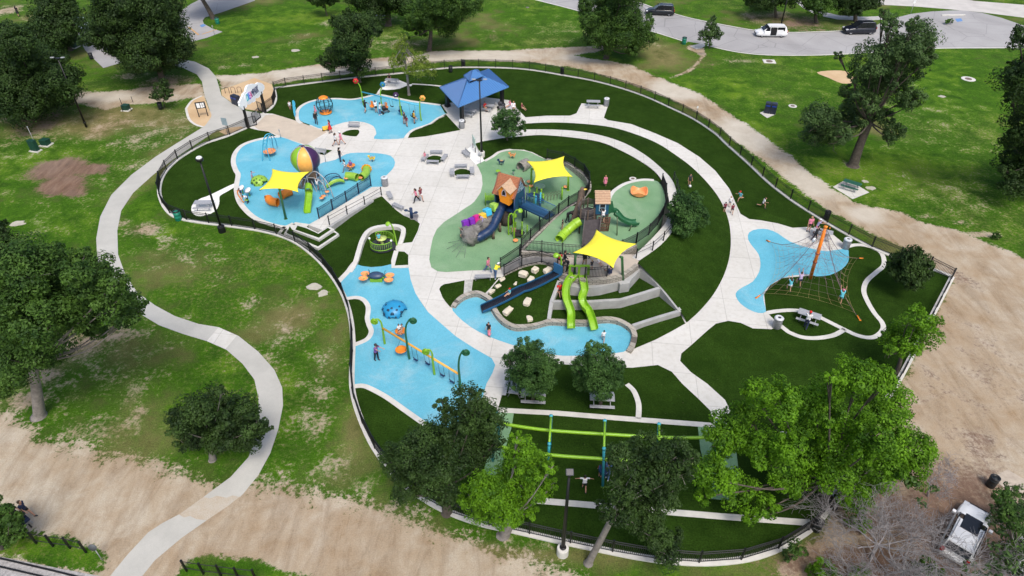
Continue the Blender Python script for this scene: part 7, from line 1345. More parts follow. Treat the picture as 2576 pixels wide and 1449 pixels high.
# --- rope net with leaning orange mast
mbase = P(2038, 700); mtop = at(2077, 571, mbase.y); nt_ = empty('rope_net_climber', mbase, 'large rope net climber strung from a tall orange mast', 'rope net')
MB().tube([mbase, mtop], [.16, .14], 12).build('mast', mat('bright orange mast paint', (.85, .22, .01), .4, .05), nt_); MB().lathe(mtop, [(.17, -.05), (.17, .08), (.02, .12)], 10).build('mast_cap', ORANGE, nt_)
for f in (.33, .5): MB().lathe(mbase.lerp(mtop, f), [(.2, -.04), (.2, .04)], 12).build('collar', mat('dark red collar', (.2, .03, .02), .5), nt_)
AN = [P(1900,751), P(1928,605), P(2088,573), P(2170,650), P(2165,807)]
def sagp(a, c_, f, k=.55): p = a.lerp(c_, f); p.z -= k * math.sin(math.pi * f) * (a.z - c_.z) * .35; p.z = max(p.z, .12 if f > .9 else .3); return p
cab = MB()
for p in AN: cab.tube([sagp(mtop, p, k / 12) for k in range(13)], .02, 5)
cab.build('main_cable', mat('dark mauve cable', (.12, .08, .09), .7), nt_)
for p in AN: 
    d = (p - mbase); d.z = 0; d.normalize(); MB().tube([p - d * .5 + Vector((0, 0, .2)), p], [.05, .09], 7).build('anchor', ORANGE, nt_)
nu = MB(); nl = MB(); NA = len(AN)
for k in range(NA):
    A, B = AN[k], AN[(k + 1) % NA]
    if k == 1 or k == 2: pass
    for f in (.18, .28, .38, .48, .58, .68, .78, .88):
        p, q_ = sagp(mtop, A, f), sagp(mtop, B, f); m_ = p.lerp(q_, .5); cm = Vector((mbase.x, mbase.y, m_.z)); m_ = m_.lerp(cm, .30 + .10 * f); m_.z = max(.2, m_.z - .25 - .3 * f)
        cur = [p.lerp(m_, t / 3).lerp(m_.lerp(q_, t / 3), t / 3) for t in range(4)] if False else [(p * (1 - t) ** 2 + m_ * 2 * t * (1 - t) + q_ * t ** 2) for t in [i / 8 for i in range(9)]]
        (nl if f > .7 else nu).tube(cur, .009, 3)
    for i in range(1, 8):
        t = i / 8; prev = None; line = []
        for f in (.18, .28, .38, .48, .58, .68, .78, .88):
            p, q_ = sagp(mtop, A, f), sagp(mtop, B, f); m_ = p.lerp(q_, .5); cm = Vector((mbase.x, mbase.y, m_.z)); m_ = m_.lerp(cm, .30 + .10 * f); m_.z = max(.2, m_.z - .25 - .3 * f); line.append(p * (1 - t) ** 2 + m_ * 2 * t * (1 - t) + q_ * t ** 2)
        j = 0 if i in (2, 4, 6) else 3; nu.tube(line[j:6], .008, 3); nl.tube(line[5:], .009, 3)
rg = random.Random(2)
for k in range(9):
    a = 2 * math.pi * k / 9; hub = mbase + Vector((math.cos(a) * 1.5, math.sin(a) * 1.4, 1.8)); ring = [hub + Vector((math.cos(2 * math.pi * i / 6) * .5, math.sin(2 * math.pi * i / 6) * .5, rg.uniform(-.25, .25))) for i in range(6)]
    nu.tube(ring + [ring[0]], .009, 3)
    for i in (0, 2, 4): nu.tube([ring[i], ring[i] + Vector((math.cos(a) * .9, math.sin(a) * .9, -.5))], .008, 3); nu.tube([ring[i + 1], mbase + Vector((0, 0, 2.2 + .4 * i))], .008, 3)
nu.build('upper_net', ROPE, nt_); nl.build('lower_net', ROPET, nt_)
# --- zip track
zt = empty('zip_track', P(1519, 1150), 'pair of lime zip track rails hung between blue and lime frames', 'zip line'); ZC = mat('cyan blue post paint', (.05, .36, .46), .4)
for fx, ft, nt2, fb, nb2 in ((1386, (1386,1051), (1382,1112), (1384,1130), (1376,1200)), (1521, (1521,1063), (1520,1124), (1519,1152), (1516,1222)), (1657, (1657,1071), (1660,1135), (1650,1160), (1662,1232)), (1250, (1250,1036), (1240,1095), (1256,1105), (1240,1160)), (1804, (1804,1066), (1812,1130), (1796,1160), (1812,1230))):
    a, c_ = P(*fb), P(*nb2); ta_, tb_ = at(ft[0], ft[1], a.y), at(nt2[0], nt2[1], c_.y); tb_.z = ta_.z = (ta_.z + tb_.z) / 2
    MB().tube([a, a.lerp(ta_, .8), ta_], .09, 8).lathe(ta_, [(.12, -.08), (.12, .06), (.02, .1)], 10).build('post', ZC, zt); MB().tube([c_, c_.lerp(tb_, .8), tb_], .09, 8).lathe(tb_, [(.12, -.08), (.12, .06), (.02, .1)], 10).build('post', ZC, zt); MB().tube([ta_, tb_], .075, 8).build('cross_arm', LIME, zt)
for pts in ([(1254,1063),(1300,1072),(1384,1083),(1520,1092),(1660,1100),(1757,1101),(1800,1098)], [(1236,1118),(1300,1132),(1390,1145),(1497,1153),(1600,1160),(1700,1165),(1808,1163)]):
    MB().tube(cr([P(x, y, 2.75) for x, y in pts], 4), .115, 10).build('rail', LIME, zt)
zs = P(1520, 1185, 1.0); zq = empty('zip_swing', zs, 'navy hanging zip seat at the middle frame', 'swing'); MB().tube([zs + Vector((0, .3, 1.6)), zs], .025, 6).build('hanger', BLACK, zq); MB().lathe(zs - Vector((0, 0, .1)), [(.12, -.1), (.34, 0), (.4, .4), (.35, .4), (.2, .05), (.02, 0)], 14).build('seat', NAVY, zq)
# ---------------------------------------------------------------- cars
def car(label, name, px, py, rz, paint, L_=4.9, Wd=1.9, Hh=1.75, van=False, open_door=False, roofbox=None, sunroof=False):
    b3 = P(px, py, .014); r = empty(name, b3, label, 'car', None, rz); M_ = Matrix.Translation(b3) @ Matrix.Rotation(rz, 4, 'Z'); G = lambda x, y, z: M_ @ Vector((x, y, z)); h = L_ / 2
    bel = Hh * .58
    sts = [(-h, .72, .45, .62), (-h + .1, .86, .30, bel - .12), (-h + .5, .97, .24, bel), (-.6, 1, .22, bel + .02), (.5, 1, .22, bel + .01), (h - 1.35, .98, .22, bel - .03), (h - .6, .94, .24, bel - .16), (h - .15, .84, .28, bel - .30), (h, .66, .42, .58)]
    vs = []; k_ = 12
    for x, w_, z0, z1 in sts:
        y = Wd / 2 * w_; prof = [(-y * .9, z0), (-y, z0 + .12), (-y * 1.0, (z0 + z1) / 2), (-y * .97, z1 - .1), (-y * .88, z1), (-y * .4, z1 + .025), (y * .4, z1 + .025), (y * .88, z1), (y * .97, z1 - .1), (y, (z0 + z1) / 2), (y, z0 + .12), (y * .9, z0)]
        vs += [G(x, a, b_) for a, b_ in prof]
    fs = [(i * k_ + j, i * k_ + (j + 1) % k_, (i + 1) * k_ + (j + 1) % k_, (i + 1) * k_ + j) for i in range(len(sts) - 1) for j in range(k_)] + [tuple(range(k_)), tuple(range((len(sts) - 1) * k_, len(sts) * k_))]
    MB().add(vs, fs, True).build('body', paint, r)
    fr_ = h - (1.0 if van else 1.45); sec = [(-h + .12, .80, bel), (-h + .42, .76, Hh - .06), (-.2, .78, Hh), (fr_ - 1.0, .76, Hh - .04), (fr_, .84, bel)]
    gv = []
    for x, w_, z in sec: y = Wd / 2 * w_; yb = Wd / 2 * .90; gv += [G(x, -yb, bel - .05), G(x, -y, z), G(x, y, z), G(x, yb, bel - .05)]
    MB().add(gv, [(i * 4 + j, i * 4 + j + 1, (i + 1) * 4 + j + 1, (i + 1) * 4 + j) for i in range(4) for j in range(3)] + [(0, 1, 2, 3), (16, 19, 18, 17)]).build('cabin', paint, r)
    gq = lambda name, pts: MB().slab_pts(pts).build(name, GLASS, r)
    y1 = Wd / 2 * .79; zt = Hh - .12; zb_ = bel + .04
    def pane(name, p4, n):
        n = Vector(n) * .012; q = [G(*(Vector(p) + n)) for p in p4]; q2 = [G(*(Vector(p) - n * 2)) for p in p4]; MB().add(q + q2, [(0, 1, 2, 3), (7, 6, 5, 4), (0, 4, 5, 1), (1, 5, 6, 2), (2, 6, 7, 3), (3, 7, 4, 0)]).build(name, GLASS, r)
    pane('windscreen', [(fr_ - .06, -y1 * 1.0, bel + .06), (fr_ - .06, y1 * 1.0, bel + .06), (fr_ - .93, y1 * .93, zt + .03), (fr_ - .93, -y1 * .93, zt + .03)], (1.2, 0, 1.0))
    pane('rear_window', [(-h + .15, -y1 * .9, bel + .12), (-h + .15, y1 * .9, bel + .12), (-h + .36, y1 * .85, zt), (-h + .36, -y1 * .85, zt)], (-2.6, 0, .6))
    xs2 = [(-h + .6, -.75), (-.65, .35), (.45, fr_ - .75)]
    for s in (-1, 1):
        for i, (xa, xb) in enumerate(xs2):
            ya = s * (Wd / 2 * .895); yt = s * (Wd / 2 * .80); xf = xb + (.45 if i == 2 else 0)
            pane('side_window', [(xa, ya, zb_), (xf, ya, zb_), (xb, yt, zt), (xa, yt, zt)], (0, s * 2.2, .6))
        MB().box(G(fr_ - .25, s * (Wd / 2 + .1), bel + .08), (.22, .2, .16), rz=rz, bev=.03).build('mirror', paint, r); MB().box(G(h - .28, s * Wd / 2 * .66, bel - .30), (.42, .34, .16), rz=rz, bev=.04).build('headlight', mat('clear lamp glass', (.55, .57, .60), .15, .02), r); MB().box(G(-h + .09, s * Wd / 2 * .74, bel - .08), (.12, .22, .34), rz=rz, bev=.03).build('tail_light', mat('red lamp glass', (.35, .01, .01), .2, .02), r)
        MB().tube([G(-h + .6, s * Wd / 2 * .68, Hh + .03), G(fr_ - 1.1, s * Wd / 2 * .68, Hh + .02)], .025, 5).build('roof_rail', GREY, r)
        for x in (-h + .95, h - .95):
            wh = MB().lathe(G(x, s * (Wd / 2 - .2), .35), [(.2, -.12), (.33, -.12), (.35, -.08), (.35, .08), (.33, .12), (.2, .12)], 20, axis=M_.to_3x3() @ Vector((0, s, 0))).build('wheel', RUBBERB, r); MB().lathe(G(x, s * (Wd / 2 - .09), .35), [(.23, -.02), (.23, .02), (.1, .035), (.01, .035)], 14, axis=M_.to_3x3() @ Vector((0, s, 0))).build('rim', GREY, wh)
    MB().box(G(h - .03, 0, .5), (.08, Wd * .55, .22), rz=rz).build('grille', BLACK, r); MB().box(G(-h + .0, 0, bel - .3), (.04, .5, .14), rz=rz).build('number_plate', WHITE, r)
    if sunroof: MB().box(G(-.1, 0, Hh - .0), (1.25, .95, .03), rz=rz, bev=.01).build('sunroof', GLASS, r)
    if open_door:
        s = 1 if open_door > 0 else -1; MB().box(G(-.15, s * (Wd / 2 - .0), bel * .95), (.95, .06, 1.15), rz=rz).build('door_opening', mat('dark cabin opening', (.006, .006, .007), .8), r); MB().box(G(-1.15, s * (Wd / 2 + .05), bel - .1), (1.0, .05, .75), rz=rz, bev=.02).build('sliding_door', paint, r)
    return r
CB = mat('black car paint', (.007, .009, .014), .18, .05, spec=.7); CW = mat('white car paint', (.80, .81, .82), .2, .02, spec=.6); CG = mat('silver green car paint', (.28, .36, .36), .2, .05, spec=.6); CN = mat('dark blue black car paint', (.008, .010, .02), .18, .05, spec=.7)
car('black people carrier on the far side of the park road', 'parked_car', 1659, 36, R(172), CB, 5.1, 2.0, 1.75)
car('white van with its sliding door open at the road edge', 'parked_car', 1937, 90, R(178), CW, 5.1, 2.0, 1.75, True, 1)
car('dark blue black car half hidden by the gnarled oak', 'parked_car', 2158, 83, R(182), CN, 5.2, 2.05, 1.9)
car('white car with a dark sunroof beneath the leafless trees', 'parked_car', 2420, 1352, R(46), CW, 4.8, 1.85, 1.5, sunroof=True)
car('silver green car in the parking bay beside the cone shaped tree', 'parked_car', 210, 72, R(-60), CG, 4.4, 1.8, 1.5)
car('dark car in the parking bay behind the big oak', 'parked_car', 288, 133, R(-50), CB, 4.6, 1.85, 1.5)
car('white car half out of frame in the bottom right corner', 'parked_car', 2590, 1425, R(40), CW, 4.7, 1.85, 1.5)
# ---------------------------------------------------------------- people
def rmesh(mb, vox):
    me = bpy.data.meshes.new('tmp'); me.from_pydata([tuple(v) for v in mb.v], [], mb.f); bm = bmesh.new(); bm.from_mesh(me); bmesh.ops.recalc_face_normals(bm, faces=bm.faces); bm.to_mesh(me); bm.free()
    o = bpy.data.objects.new('tmp', me); C.objects.link(o); md = o.modifiers.new('r', 'REMESH'); md.mode = 'VOXEL'; md.voxel_size = vox; md.use_smooth_shade = True; sm = o.modifiers.new('s', 'SMOOTH'); sm.iterations = 2; sm.factor = .4
    dg = bpy.context.evaluated_depsgraph_get(); m2 = bpy.data.meshes.new_from_object(o.evaluated_get(dg)); bpy.data.objects.remove(o); bpy.data.meshes.remove(me)
    out = MB(); out.v = [v.co.copy() for v in m2.vertices]; out.f = [tuple(p.vertices) for p in m2.polygons]; out.sm = [True] * len(out.f); bpy.data.meshes.remove(m2); return out
def pose(lean=0, lt=0, lk=0, rt=0, rk=0, la=(10, 12, 15), ra=(10, 12, 15), skirt=False, shorts=True, sleeves=True):
    S = lambda a: math.sin(R(a)); K = lambda a: math.cos(R(a)); J = {}; hip = Vector((0, 0, .92)); J['hip'] = hip
    up_ = Vector((0, -S(lean), K(lean))); fw = Vector((0, -K(lean), -S(lean)))
    for n, sx, th, kn in (('l', 1, lt, lk), ('r', -1, rt, rk)):
        h = hip + Vector((.095 * sx, 0, -.02)); k = h + Vector((0, -S(th), -K(th))) * .43; a = k + Vector((0, -S(th - kn), -K(th - kn))) * .43; J[n + 'h'], J[n + 'k'], J[n + 'a'] = h, k, a; J[n + 't'] = a + Vector((0, -K(th - kn) , S(th - kn) * .6)) * .15 + Vector((0, 0, -.045))
    ch = hip + up_ * .36; J['ch'] = ch; J['nk'] = hip + up_ * .52; J['hd'] = hip + up_ * .64 + fw * .02 + Vector((0, 0, .02)); J['up'], J['fw'] = up_, fw
    for n, sx, (f, o, e) in (('l', 1, la), ('r', -1, ra)):
        s = hip + up_ * .475 + Vector((.175 * sx, 0, 0)); d = (-up_ * K(f) + fw * S(f)) * K(o) + Vector((sx, 0, 0)) * S(o); el = s + d * .28; d2 = (-up_ * K(f + e) + fw * S(f + e)) * K(o * .6) + Vector((sx, 0, 0)) * S(o * .6); wr = el + d2 * .25; J[n + 's'], J[n + 'e'], J[n + 'w'], J[n + 'd'] = s, el, wr, d2
    lo = min(min(J[k].z for k in ('la', 'ra', 'lt', 'rt')) - .06, hip.z - .13); J['lo'] = lo; return J
def figure(J, style):
    mb = MB(); h = J['hip']
    def torso(m_, g):
        for x in (-.07, .07): m_.tube([h + Vector((x, 0, -.06)), h + J['up'] * .18 + Vector((x * .75, 0, 0)), J['ch'] + Vector((x * 1.05, 0, 0)), h + J['up'] * .47 + Vector((x * 1.25, 0, 0))], [.105 + g, .092 + g, .108 + g, .062 + g], 10)
    torso(mb, 0); mb.tube([J['nk'] - J['up'] * .08, J['nk'] + J['up'] * .06], [.06, .052], 8); mb.ball(J['hd'], .105, 10, (.86, 1.0, 1.2)); fwh = Vector((0, J['fw'].y, 0)).normalized() if abs(J['fw'].y) > .1 else Vector((0, -1, 0))
    mb.ball(J['hd'] + fwh * .105 + Vector((0, 0, -.01)), .022, 5)
    for sx in (-1, 1): mb.ball(J['hd'] + Vector((sx * .09, 0, -.005)), .025, 5)
    for n in 'lr':
        mb.tube([J[n + 'h'], J[n + 'h'].lerp(J[n + 'k'], .5), J[n + 'k'], J[n + 'k'].lerp(J[n + 'a'], .35), J[n + 'a']], [.088, .078, .056, .058, .038], 9); mb.tube([J[n + 's'], J[n + 's'].lerp(J[n + 'e'], .4), J[n + 'e'], J[n + 'w']], [.052, .046, .038, .027], 8); w_ = J[n + 'w']; mb.tube([w_, w_ + J[n + 'd'] * .085], [.028, .036], 7)
    body = rmesh(mb, .02)
    for n, sx in (('l', 1), ('r', -1)):
        w_, d = J[n + 'w'] + J[n + 'd'] * .085, J[n + 'd'].normalized(); sd_ = d.cross(Vector((0, 0, 1)) if abs(d.z) < .8 else Vector((0, 1, 0))).normalized(); pl_ = d.cross(sd_)
        for i, ln in enumerate((.062, .074, .068, .052)): b_ = w_ + sd_ * (.024 - .016 * i); body.tube([b_ - d * .02, b_ + d * ln * .55, b_ + d * ln * .9 + pl_ * .018], [.009, .0085, .007], 5)
        body.tube([w_ - d * .05 + sd_ * .025, w_ - d * .02 + sd_ * .052, w_ + d * .02 + sd_ * .058 + pl_ * .01], [.011, .0095, .008], 5)
    sh = MB(); torso(sh, .016)
    for n in 'lr': sh.tube([J[n + 's'] - (J[n + 'e'] - J[n + 's']) * .1, J[n + 's'].lerp(J[n + 'e'], .75 if style != 'long' else 1.0)] + ([J[n + 'w']] if style == 'long' else []), [.07, .062] + ([.045] if style == 'long' else []), 9)
    if style == 'dress': sh.tube([h + Vector((0, 0, .05)), h + Vector((0, 0, -.15)), h + Vector((0, 0, -.42))], [.16, .20, .27], 14)
    shirt = rmesh(sh, .024); pt = MB(); f = 1.0 if style in ('trousers', 'long') else .62
    for x in (-.06, .06): pt.tube([h + Vector((x, 0, .06)), h + Vector((x, 0, -.07))], [.115, .12], 10)
    for n in 'lr':
        ln = [J[n + 'h'], J[n + 'h'].lerp(J[n + 'k'], .55 if f < 1 else .9)] + ([J[n + 'k'], J[n + 'a'].lerp(J[n + 'k'], .06)] if f == 1 else []); pt.tube(ln, [.105, .095 if f < 1 else .075] + ([.072, .06] if f == 1 else []), 9)
    pants = rmesh(pt, .024); so_ = []
    for n in 'lr': a, t = J[n + 'a'], J[n + 't']; d = (t - a).normalized(); so_.append(MB()); so_[-1].tube([a - d * .05 + Vector((0, 0, -.03)), a + d * .05 + Vector((0, 0, -.02)), t], [.05, .052, .036], 8)
    return body, shirt, pants, so_
POSES = {'stand': (pose(2, 3, 2, -3, 2), 'shorts'), 'jeans': (pose(2, 4, 3, -4, 3), 'trousers'), 'walk': (pose(5, 24, 8, -22, 18, (-22, 8, 20), (24, 8, 25)), 'shorts'), 'walkj': (pose(5, 24, 8, -22, 18, (-22, 8, 20), (24, 8, 25)), 'trousers'), 'run': (pose(16, 48, 45, -30, 60, (-40, 12, 70), (45, 12, 75)), 'shorts'), 'reach': (pose(8, 6, 4, -8, 6, (80, 8, 15), (95, 8, 15)), 'trousers'), 'reachs': (pose(8, 6, 4, -8, 6, (80, 8, 15), (95, 8, 15)), 'shorts'), 'climb': (pose(10, 60, 75, 5, 25, (150, 12, 20), (120, 15, 40)), 'shorts'), 'sit': (pose(5, 88, 85, 84, 80, (30, 12, 40), (35, 12, 40)), 'shorts'), 'sitfloor': (pose(-4, 86, 20, 80, 25, (20, 20, 30), (30, 14, 30)), 'shorts'), 'bend': (pose(62, 14, 12, -6, 10, (62, 6, 20), (75, 8, 20)), 'trousers'), 'dress': (pose(2, 8, 5, -8, 8, (12, 14, 20), (15, 12, 30)), 'dress'), 'long': (pose(3, 10, 6, -10, 10, (35, 10, 60), (15, 10, 30)), 'long'), 'arms': (pose(8, 22, 12, -14, 20, (30, 78, 10), (25, 70, 15)), 'shorts')}
PROTO = {}
def getproto(pk):
    if pk in PROTO: return PROTO[pk]
    J, style = POSES[pk]; body, shirt, pants, so_ = figure(J, style); dn = Vector((0, 0, -J['lo'])); out = {}
    hair = MB(); hd = J['hd']; bk = Vector((0, .025, .02)); hair.ball(hd + bk, .112, 10, (.92, 1.0, 1.12)); long_ = MB(); long_.ball(hd + bk, .112, 10, (.92, 1.0, 1.12)); long_.tube([hd + Vector((0, .07, .03)), hd + Vector((0, .11, -.12)), hd + Vector((0, .11, -.30))], [.09, .095, .05], 8)
    cap = MB(); cap.lathe_scaled(hd + Vector((0, .01, .04)), [(.125, 0), (.122, .05), (.09, .10), (.01, .12)], 14, (.92, 1.05, 1)); cap.box(hd + Vector((0, -.16, .045)), (.15, .12, .015)); eye = MB()
    for sx in (-1, 1): eye.ball(hd + Vector((sx * .037, -.096, .02)), .014, 5)
    eye.tube([hd + Vector((-.03, -.095, -.055)), hd + Vector((.03, -.095, -.055))], .009, 4)
    for k, m_ in (('body', body), ('shirt', shirt), ('trousers', pants), ('shoe', so_[0]), ('shoe2', so_[1]), ('hair', hair), ('long_hair', long_), ('cap', cap), ('face', eye)):
        me = bpy.data.meshes.new({'shoe2': 'shoe'}.get(k, k)); me.from_pydata([tuple(v + dn) for v in m_.v], [], m_.f); me.polygons.foreach_set('use_smooth', [True] * len(m_.f)); me.materials.append(SKINM); out[k] = me
    PROTO[pk] = out; return out
CLO = {n: mat(n + ' cloth', c_, .85, .12, 8) for n, c_ in dict(black=(.010, .010, .012), white=(.72, .73, .75), red=(.55, .02, .02), pink=(.70, .22, .32), navy=(.015, .025, .07), denim=(.07, .13, .26), yellow=(.75, .68, .04), purple=(.22, .10, .32), aqua=(.12, .50, .62), grey=(.22, .23, .26), maroon=(.18, .03, .05), tan=(.38, .28, .18), blue=(.05, .25, .60), lilac=(.45, .38, .58), mustard=(.70, .42, .04), charcoal=(.04, .042, .05)).items()}
FAIR = mat('fair hair', (.38, .22, .09), .6, .2); BROWNH = mat('brown hair', (.06, .03, .015), .6, .2)
def person(label, px, py, z, face, pk, s, top, bottom, hair='hair', hcol=None, cap=None, skin=None, group=None):
    m_ = getproto(pk); r = empty('person', P(px, py, z), label, 'person', group, R(face)); r.scale = (s, s, s)
    items = [('body', skin or SKINM), ('shirt', CLO[top]), ('trousers', CLO[bottom]), ('shoe', CLO['white'] if s > .9 and bottom == 'denim' else CLO['charcoal']), ('shoe2', CLO['white'] if s > .9 and bottom == 'denim' else CLO['charcoal']), (hair, hcol or HAIRM), ('face', BLACK)] + ([('cap', CLO[cap])] if cap else [])
    for k, mt in items:
        o = bpy.data.objects.new({'long_hair': 'hair', 'shoe2': 'shoe'}.get(k, k), m_[k]); C.objects.link(o); o.parent = r; o.material_slots[0].link = 'OBJECT'; o.material_slots[0].material = mt
    return r
A_, K_ = 1.0, .72
for a in [
 ('man in dark clothes watching at the left of the swing pad',797,313,0,20,'long',1.03,'black','charcoal'),
 ('child in pink beside the globe spinner',795,287,0,-60,'dress',K_,'pink','pink'),
 ('woman in black raising an arm by the left orange swing',920,283,0,160,'arms',A_,'black','black','long_hair'),
 ('person in white behind the second orange swing',947,284,0,200,'reachs',.95,'white','black'),
 ('person in white top and jeans pushing a stroller at the swings',957,290,0,90,'reach',A_,'white','denim'),
 ('person in dark clothes left of the rightmost swing',1018,312,0,60,'stand',.95,'charcoal','navy'),
 ('child in maroon before the rightmost swing',1024,319,0,150,'stand',.85,'maroon','grey','long_hair'),
 ('adult in mustard top beside the rightmost swing',1043,311,0,100,'stand',A_,'mustard','black'),
 ('child in black leaning back on the rightmost swing',1040,300,.35,70,'sitfloor',K_,'black','maroon','long_hair'),
 ('child in white behind the wave panel',731,277,0,30,'stand',K_,'white','grey'),
 ('woman in a red dress pulling a yellow wagon',832,335,0,-80,'dress',A_,'red','red','long_hair'),
 ('woman in white top and black shorts crossing the plaza',846,367,0,100,'walk',A_,'white','black','long_hair'),
 ('woman in pink with a white cap crossing the plaza',860,364,0,-100,'walk',A_,'pink','pink','hair',None,'white'),
 ('man in a black shirt and cap on the balloon pad edge',857,407,0,140,'jeans',A_,'black','navy','hair',None,'black'),
 ('person in white striding left of the lime crawl tube',870,433,0,-80,'walkj',.95,'white','grey','long_hair'),
 ('child in purple sitting on the orange flower seat',884,425,.02,0,'sit',.85,'purple','maroon'),
 ('small child touching the lime half dome',636,452,0,100,'reachs',.62,'lilac','pink'),
 ('child in navy at the orange hoop',609,499,0,-30,'reachs',K_,'navy','tan'),
 ('child in white bending at the orange hoop',625,511,0,-40,'bend',.8,'white','black'),
 ('child in white climbing under the balloon',800,478,.5,170,'climb',K_,'white','grey'),
 ('woman in a pale top and black leggings chatting on the plaza',1048,509,0,-70,'walkj',A_,'pink','black','long_hair'),
 ('woman in a dark top and white shorts on the plaza',1059,505,0,40,'walk',A_,'maroon','white','long_hair',BROWNH),
 ('child in pink sitting on the bench of the upper circle',1070,399,.02,-30,'sit',.66,'pink','pink'),
 ('child in aqua at the carousel table',955,613,.2,20,'stand',K_,'aqua','navy'),
 ('woman in a mauve top and black trousers by the golden swings',949,907,0,60,'reach',1.03,'purple','black','hair',None,'charcoal'),
 ('child in white riding in the orange dish swing',1005,834,1.0,30,'sitfloor',.66,'white','black'),
 ('second child in the orange dish swing',1012,832,1.02,-40,'sitfloor',.62,'grey','tan'),
 ('man in a pink shirt and jeans at the walkway entrance',1228,686,0,60,'walkj',1.05,'pink','denim'),
 ('person in a yellow vest bending at the walkway entrance',1246,701,0,150,'bend',A_,'yellow','denim','hair',None,'white'),
 ('child in black holding a toddler on the blue pool',1230,843,0,-20,'stand',.8,'black','charcoal'),
 ('toddler in pink in front of the child in black',1231,848,0,10,'dress',.5,'pink','pink','hair',FAIR),
 ('child in white walking on the blue pool',1517,859,0,170,'walk',.7,'white','grey'),
 ('child in a red cap riding down the roller slide',1282,743,1.05,-60,'sitfloor',.66,'aqua','tan','hair',None,'red'),
 ('person in a red shirt sitting against the terrace wall',1407,737,1.03,10,'sitfloor',.95,'red','black'),
 ('woman in black bending at the roller slide top',1427,681,2.41,-60,'bend',A_,'black','black','hair',None,'black'),
 ('child in red at the roller slide entry panel',1408,668,2.41,160,'stand',.8,'red','black'),
 ('person in black on the deck beside the green sprout',1419,672,2.41,100,'long',A_,'black','charcoal'),
 ('person in black and pale trousers standing under the big sail',1470,672,2.41,20,'long',A_,'black','tan'),
 ('small child in black on the deck before the fence',1488,679,2.41,200,'stand',.6,'charcoal','grey','hair',FAIR),
 ('child in white sitting under the big sail',1504,664,2.41,40,'sitfloor',.66,'white','white','hair',FAIR),
 ('person in navy sitting on the deck wall',1534,695,2.41,-160,'sitfloor',A_,'navy','navy'),
 ('woman in black bending beside the tree house trunk',1427,560,UP,80,'bend',A_,'black','black','long_hair'),
 ('child in black at the lime tube of the tree house',1414,579,UP,70,'stand',.66,'black','tan'),
 ('child in white climbing up to the blue cabin',1516,560,3.5,180,'climb',.8,'white','navy'),
 ('girl in a pink dress on the inner lawn',1522,469,1.3,-10,'dress',.75,'pink','pink','long_hair',FAIR),
 ('child in lilac climbing over the dragon rock',1214,560,1.75,-60,'bend',.6,'lilac','lilac','long_hair'),
 ('child in grey at the head of the dragon rock',1165,600,.5,-80,'climb',.66,'grey','grey'),
 ('child in coral between the sprout posts',1293,592,.3,0,'stand',.6,'pink','red','hair',FAIR),
 ('child in dark clothes holding a ball on the hill bank',1733,467,1.6,0,'stand',.8,'charcoal','black'),
 ('boy in red and black at the ring walk edge',1821,535,0,180,'stand',.72,'maroon','black'),
 ('second boy in maroon and black on the ring walk',1840,538,0,170,'walk',.72,'maroon','black'),
 ('boy in white on the ring walk behind the two in maroon',1834,521,0,160,'stand',.74,'white','grey','hair',FAIR),
 ('boy in aqua and a red cap running off the ring walk',1860,507,0,-70,'run',.82,'aqua','tan','hair',None,'red'),
 ('boy in white running across the turf',1916,524,0,60,'run',.86,'white','black','hair',BROWNH),
 ('man in a pale shirt and black shorts near the mast table',2032,583,0,0,'stand',1.03,'pink','black','hair',FAIR),
 ('woman with a white cap in lilac at the mast table',2050,588,0,60,'reachs',A_,'lilac','pink','long_hair',FAIR,'white'),
 ('person in black holding a white bag at the mast table',2047,606,0,40,'long',A_,'black','black'),
 ('girl in white and aqua reaching up the rope net',1984,735,.25,200,'climb',.85,'aqua','white','long_hair',BROWNH),
 ('boy in a lilac shirt climbing the rope net',2008,722,.25,190,'climb',.92,'lilac','navy','hair',BROWNH),
 ('child with a magenta cap climbing the lower rope net',2111,764,.25,170,'climb',.85,'aqua','aqua','hair',None,'pink'),
 ('person in a white shirt and jeans beside the turf picnic table',2025,826,0,150,'long',1.03,'white','navy','hair',None,'red'),
 ('boy in white running between the zip track kerbs',1469,1233,0,180,'arms',.85,'white','black'),
 ('child in red by the zip swing',1509,1200,0,170,'stand',.75,'red','charcoal'),
 ('person in blue pushing the zip swing',1527,1205,0,160,'reach',.95,'denim','denim'),
 ('person in black walking on the far lawn at top left',48,42,0,170,'dress',1.05,'black','black','long_hair'),
 ('person in dark green beside the pram on the dirt',75,1302,0,90,'walk',1.05,'navy','black','hair',BROWNH),
 ('person pushing a pram at the bottom left shrubs',52,1312,0,60,'reachs',1.0,'black','charcoal','long_hair'),
 ('person in black at the table below the left round tree',1297,966,.0,40,'sit',.95,'black','charcoal'),
 ('person in white picnicking on the turf beside the pavilion',1292,274,0,0,'sitfloor',.9,'white','white','hair',FAIR),
 ('person in pale clothes picnicking at the pavilion corner',1283,270,0,-60,'sitfloor',.9,'pink','grey','long_hair',BROWNH),
 ('child in brown picnicking at the right of the group',1313,276,0,60,'sitfloor',.8,'maroon','tan','hair',FAIR),
 ('person sitting at the table behind the flower swings',981,205,.0,0,'sit',.9,'black','maroon'),
 ('person in red sitting under the pavilion',1219,279,0,40,'sit',.95,'red','tan')]: person(*a)
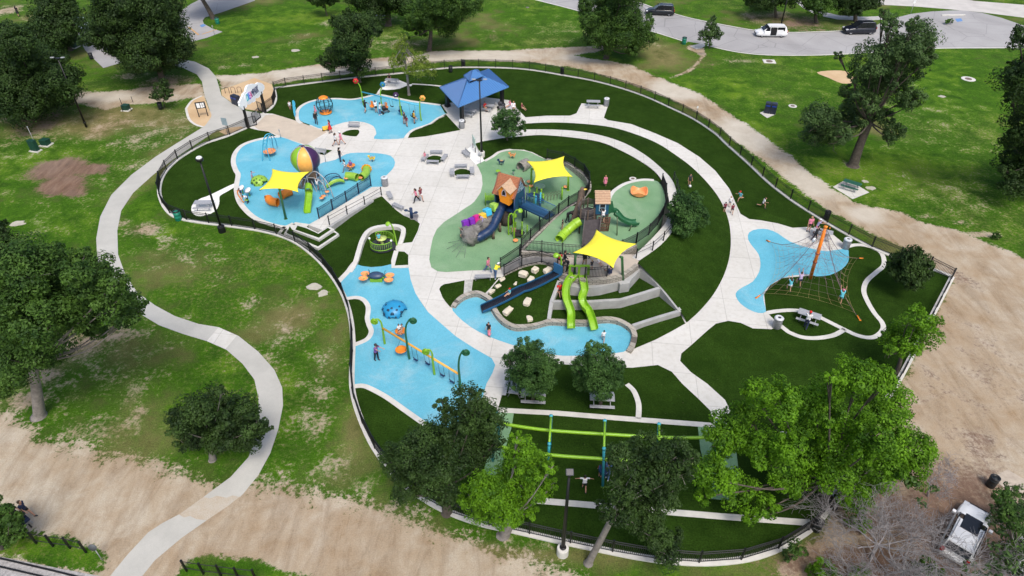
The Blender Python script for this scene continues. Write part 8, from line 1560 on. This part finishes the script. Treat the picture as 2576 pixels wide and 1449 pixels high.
# wagon, pram, strollers
wg = empty('pull_wagon', P(821, 328), 'small yellow wagon pulled across the plaza', 'wagon'); c3 = P(821, 328); MB().box(c3 + Vector((0, 0, .35)), (.85, .5, .35), rz=R(30), taper=1.1, bev=.05).build('tub', YELLOW, wg); MB().tube([c3 + Vector((.35, .2, .3)), c3 + Vector((.85, .1, .75))], .02, 6).build('handle', BLACK, wg)
for k in range(4): MB().lathe(c3 + Vector(((-.3, .3, .3, -.3)[k] , (-.25, -.1, .25, .1)[k], .14)), [(.14, -.04), (.14, .04)], 12, axis=(.5, -.86, 0)).build('wheel', RUBBERB, wg)
def pram(label, px, py, rz, col):
    c3 = P(px, py); r = empty('pram', c3, label, 'pram', None, rz); Q_ = Matrix.Translation(c3) @ Matrix.Rotation(rz, 4, 'Z'); g = lambda x, y, z: Q_ @ Vector((x, y, z))
    MB().box(g(0, 0, .55), (.75, .45, .22), rz=rz, bev=.06).box(g(-.3, 0, .75), (.12, .42, .4), rz=rz, bev=.04).build('seat', col, r); MB().lathe(g(-.15, 0, .78), [(.3, 0), (.28, .12), (.18, .24), (.01, .29)], 12).build('hood', CLO['charcoal'], r); fr2 = MB()
    for s in (-1, 1): fr2.tube([g(.45, .2 * s, .2), g(-.45, .2 * s, .6), g(-.75, .2 * s, 1.0)], .02, 6).tube([g(-.4, .22 * s, .2), g(.2, .2 * s, .5)], .02, 6)
    fr2.tube([g(-.75, -.2, 1.0), g(-.75, .2, 1.0)], .022, 6); fr2.build('frame', GREY, r)
    for x, y in ((.45, 0), (-.4, .25), (-.4, -.25)): MB().lathe(g(x, y, .16), [(.16, -.03), (.16, .03)], 12, axis=Q_.to_3x3() @ Vector((0, 1, 0))).build('wheel', RUBBERB, r)
pram('dark pram on the dirt in the bottom left corner', 68, 1318, R(-30), CLO['navy']); pram('black stroller among the flower swings', 970, 285, R(30), CLO['black']); pram('dark stroller beside the pavilion posts', 1261, 274, R(10), CLO['charcoal'])
tag(MB().prism([P(x, y, .03) for x, y in ((1272,262),(1290,259),(1298,268),(1284,273))], .02).build('picnic_blanket', CLO['white']), 'white picnic blanket on the turf by the pavilion', 'blanket')
tag(MB().ball(P(1736, 468, 2.1), .14, 8).build('ball', CLO['white']), 'pale ball held by the child on the hill bank', 'ball')
tag(MB().ball(P(2048, 604, .9), .2, 7, (1, .5, 1.3)).build('carrier_bag', CLO['white']), 'white bag held at the mast table', 'bag')
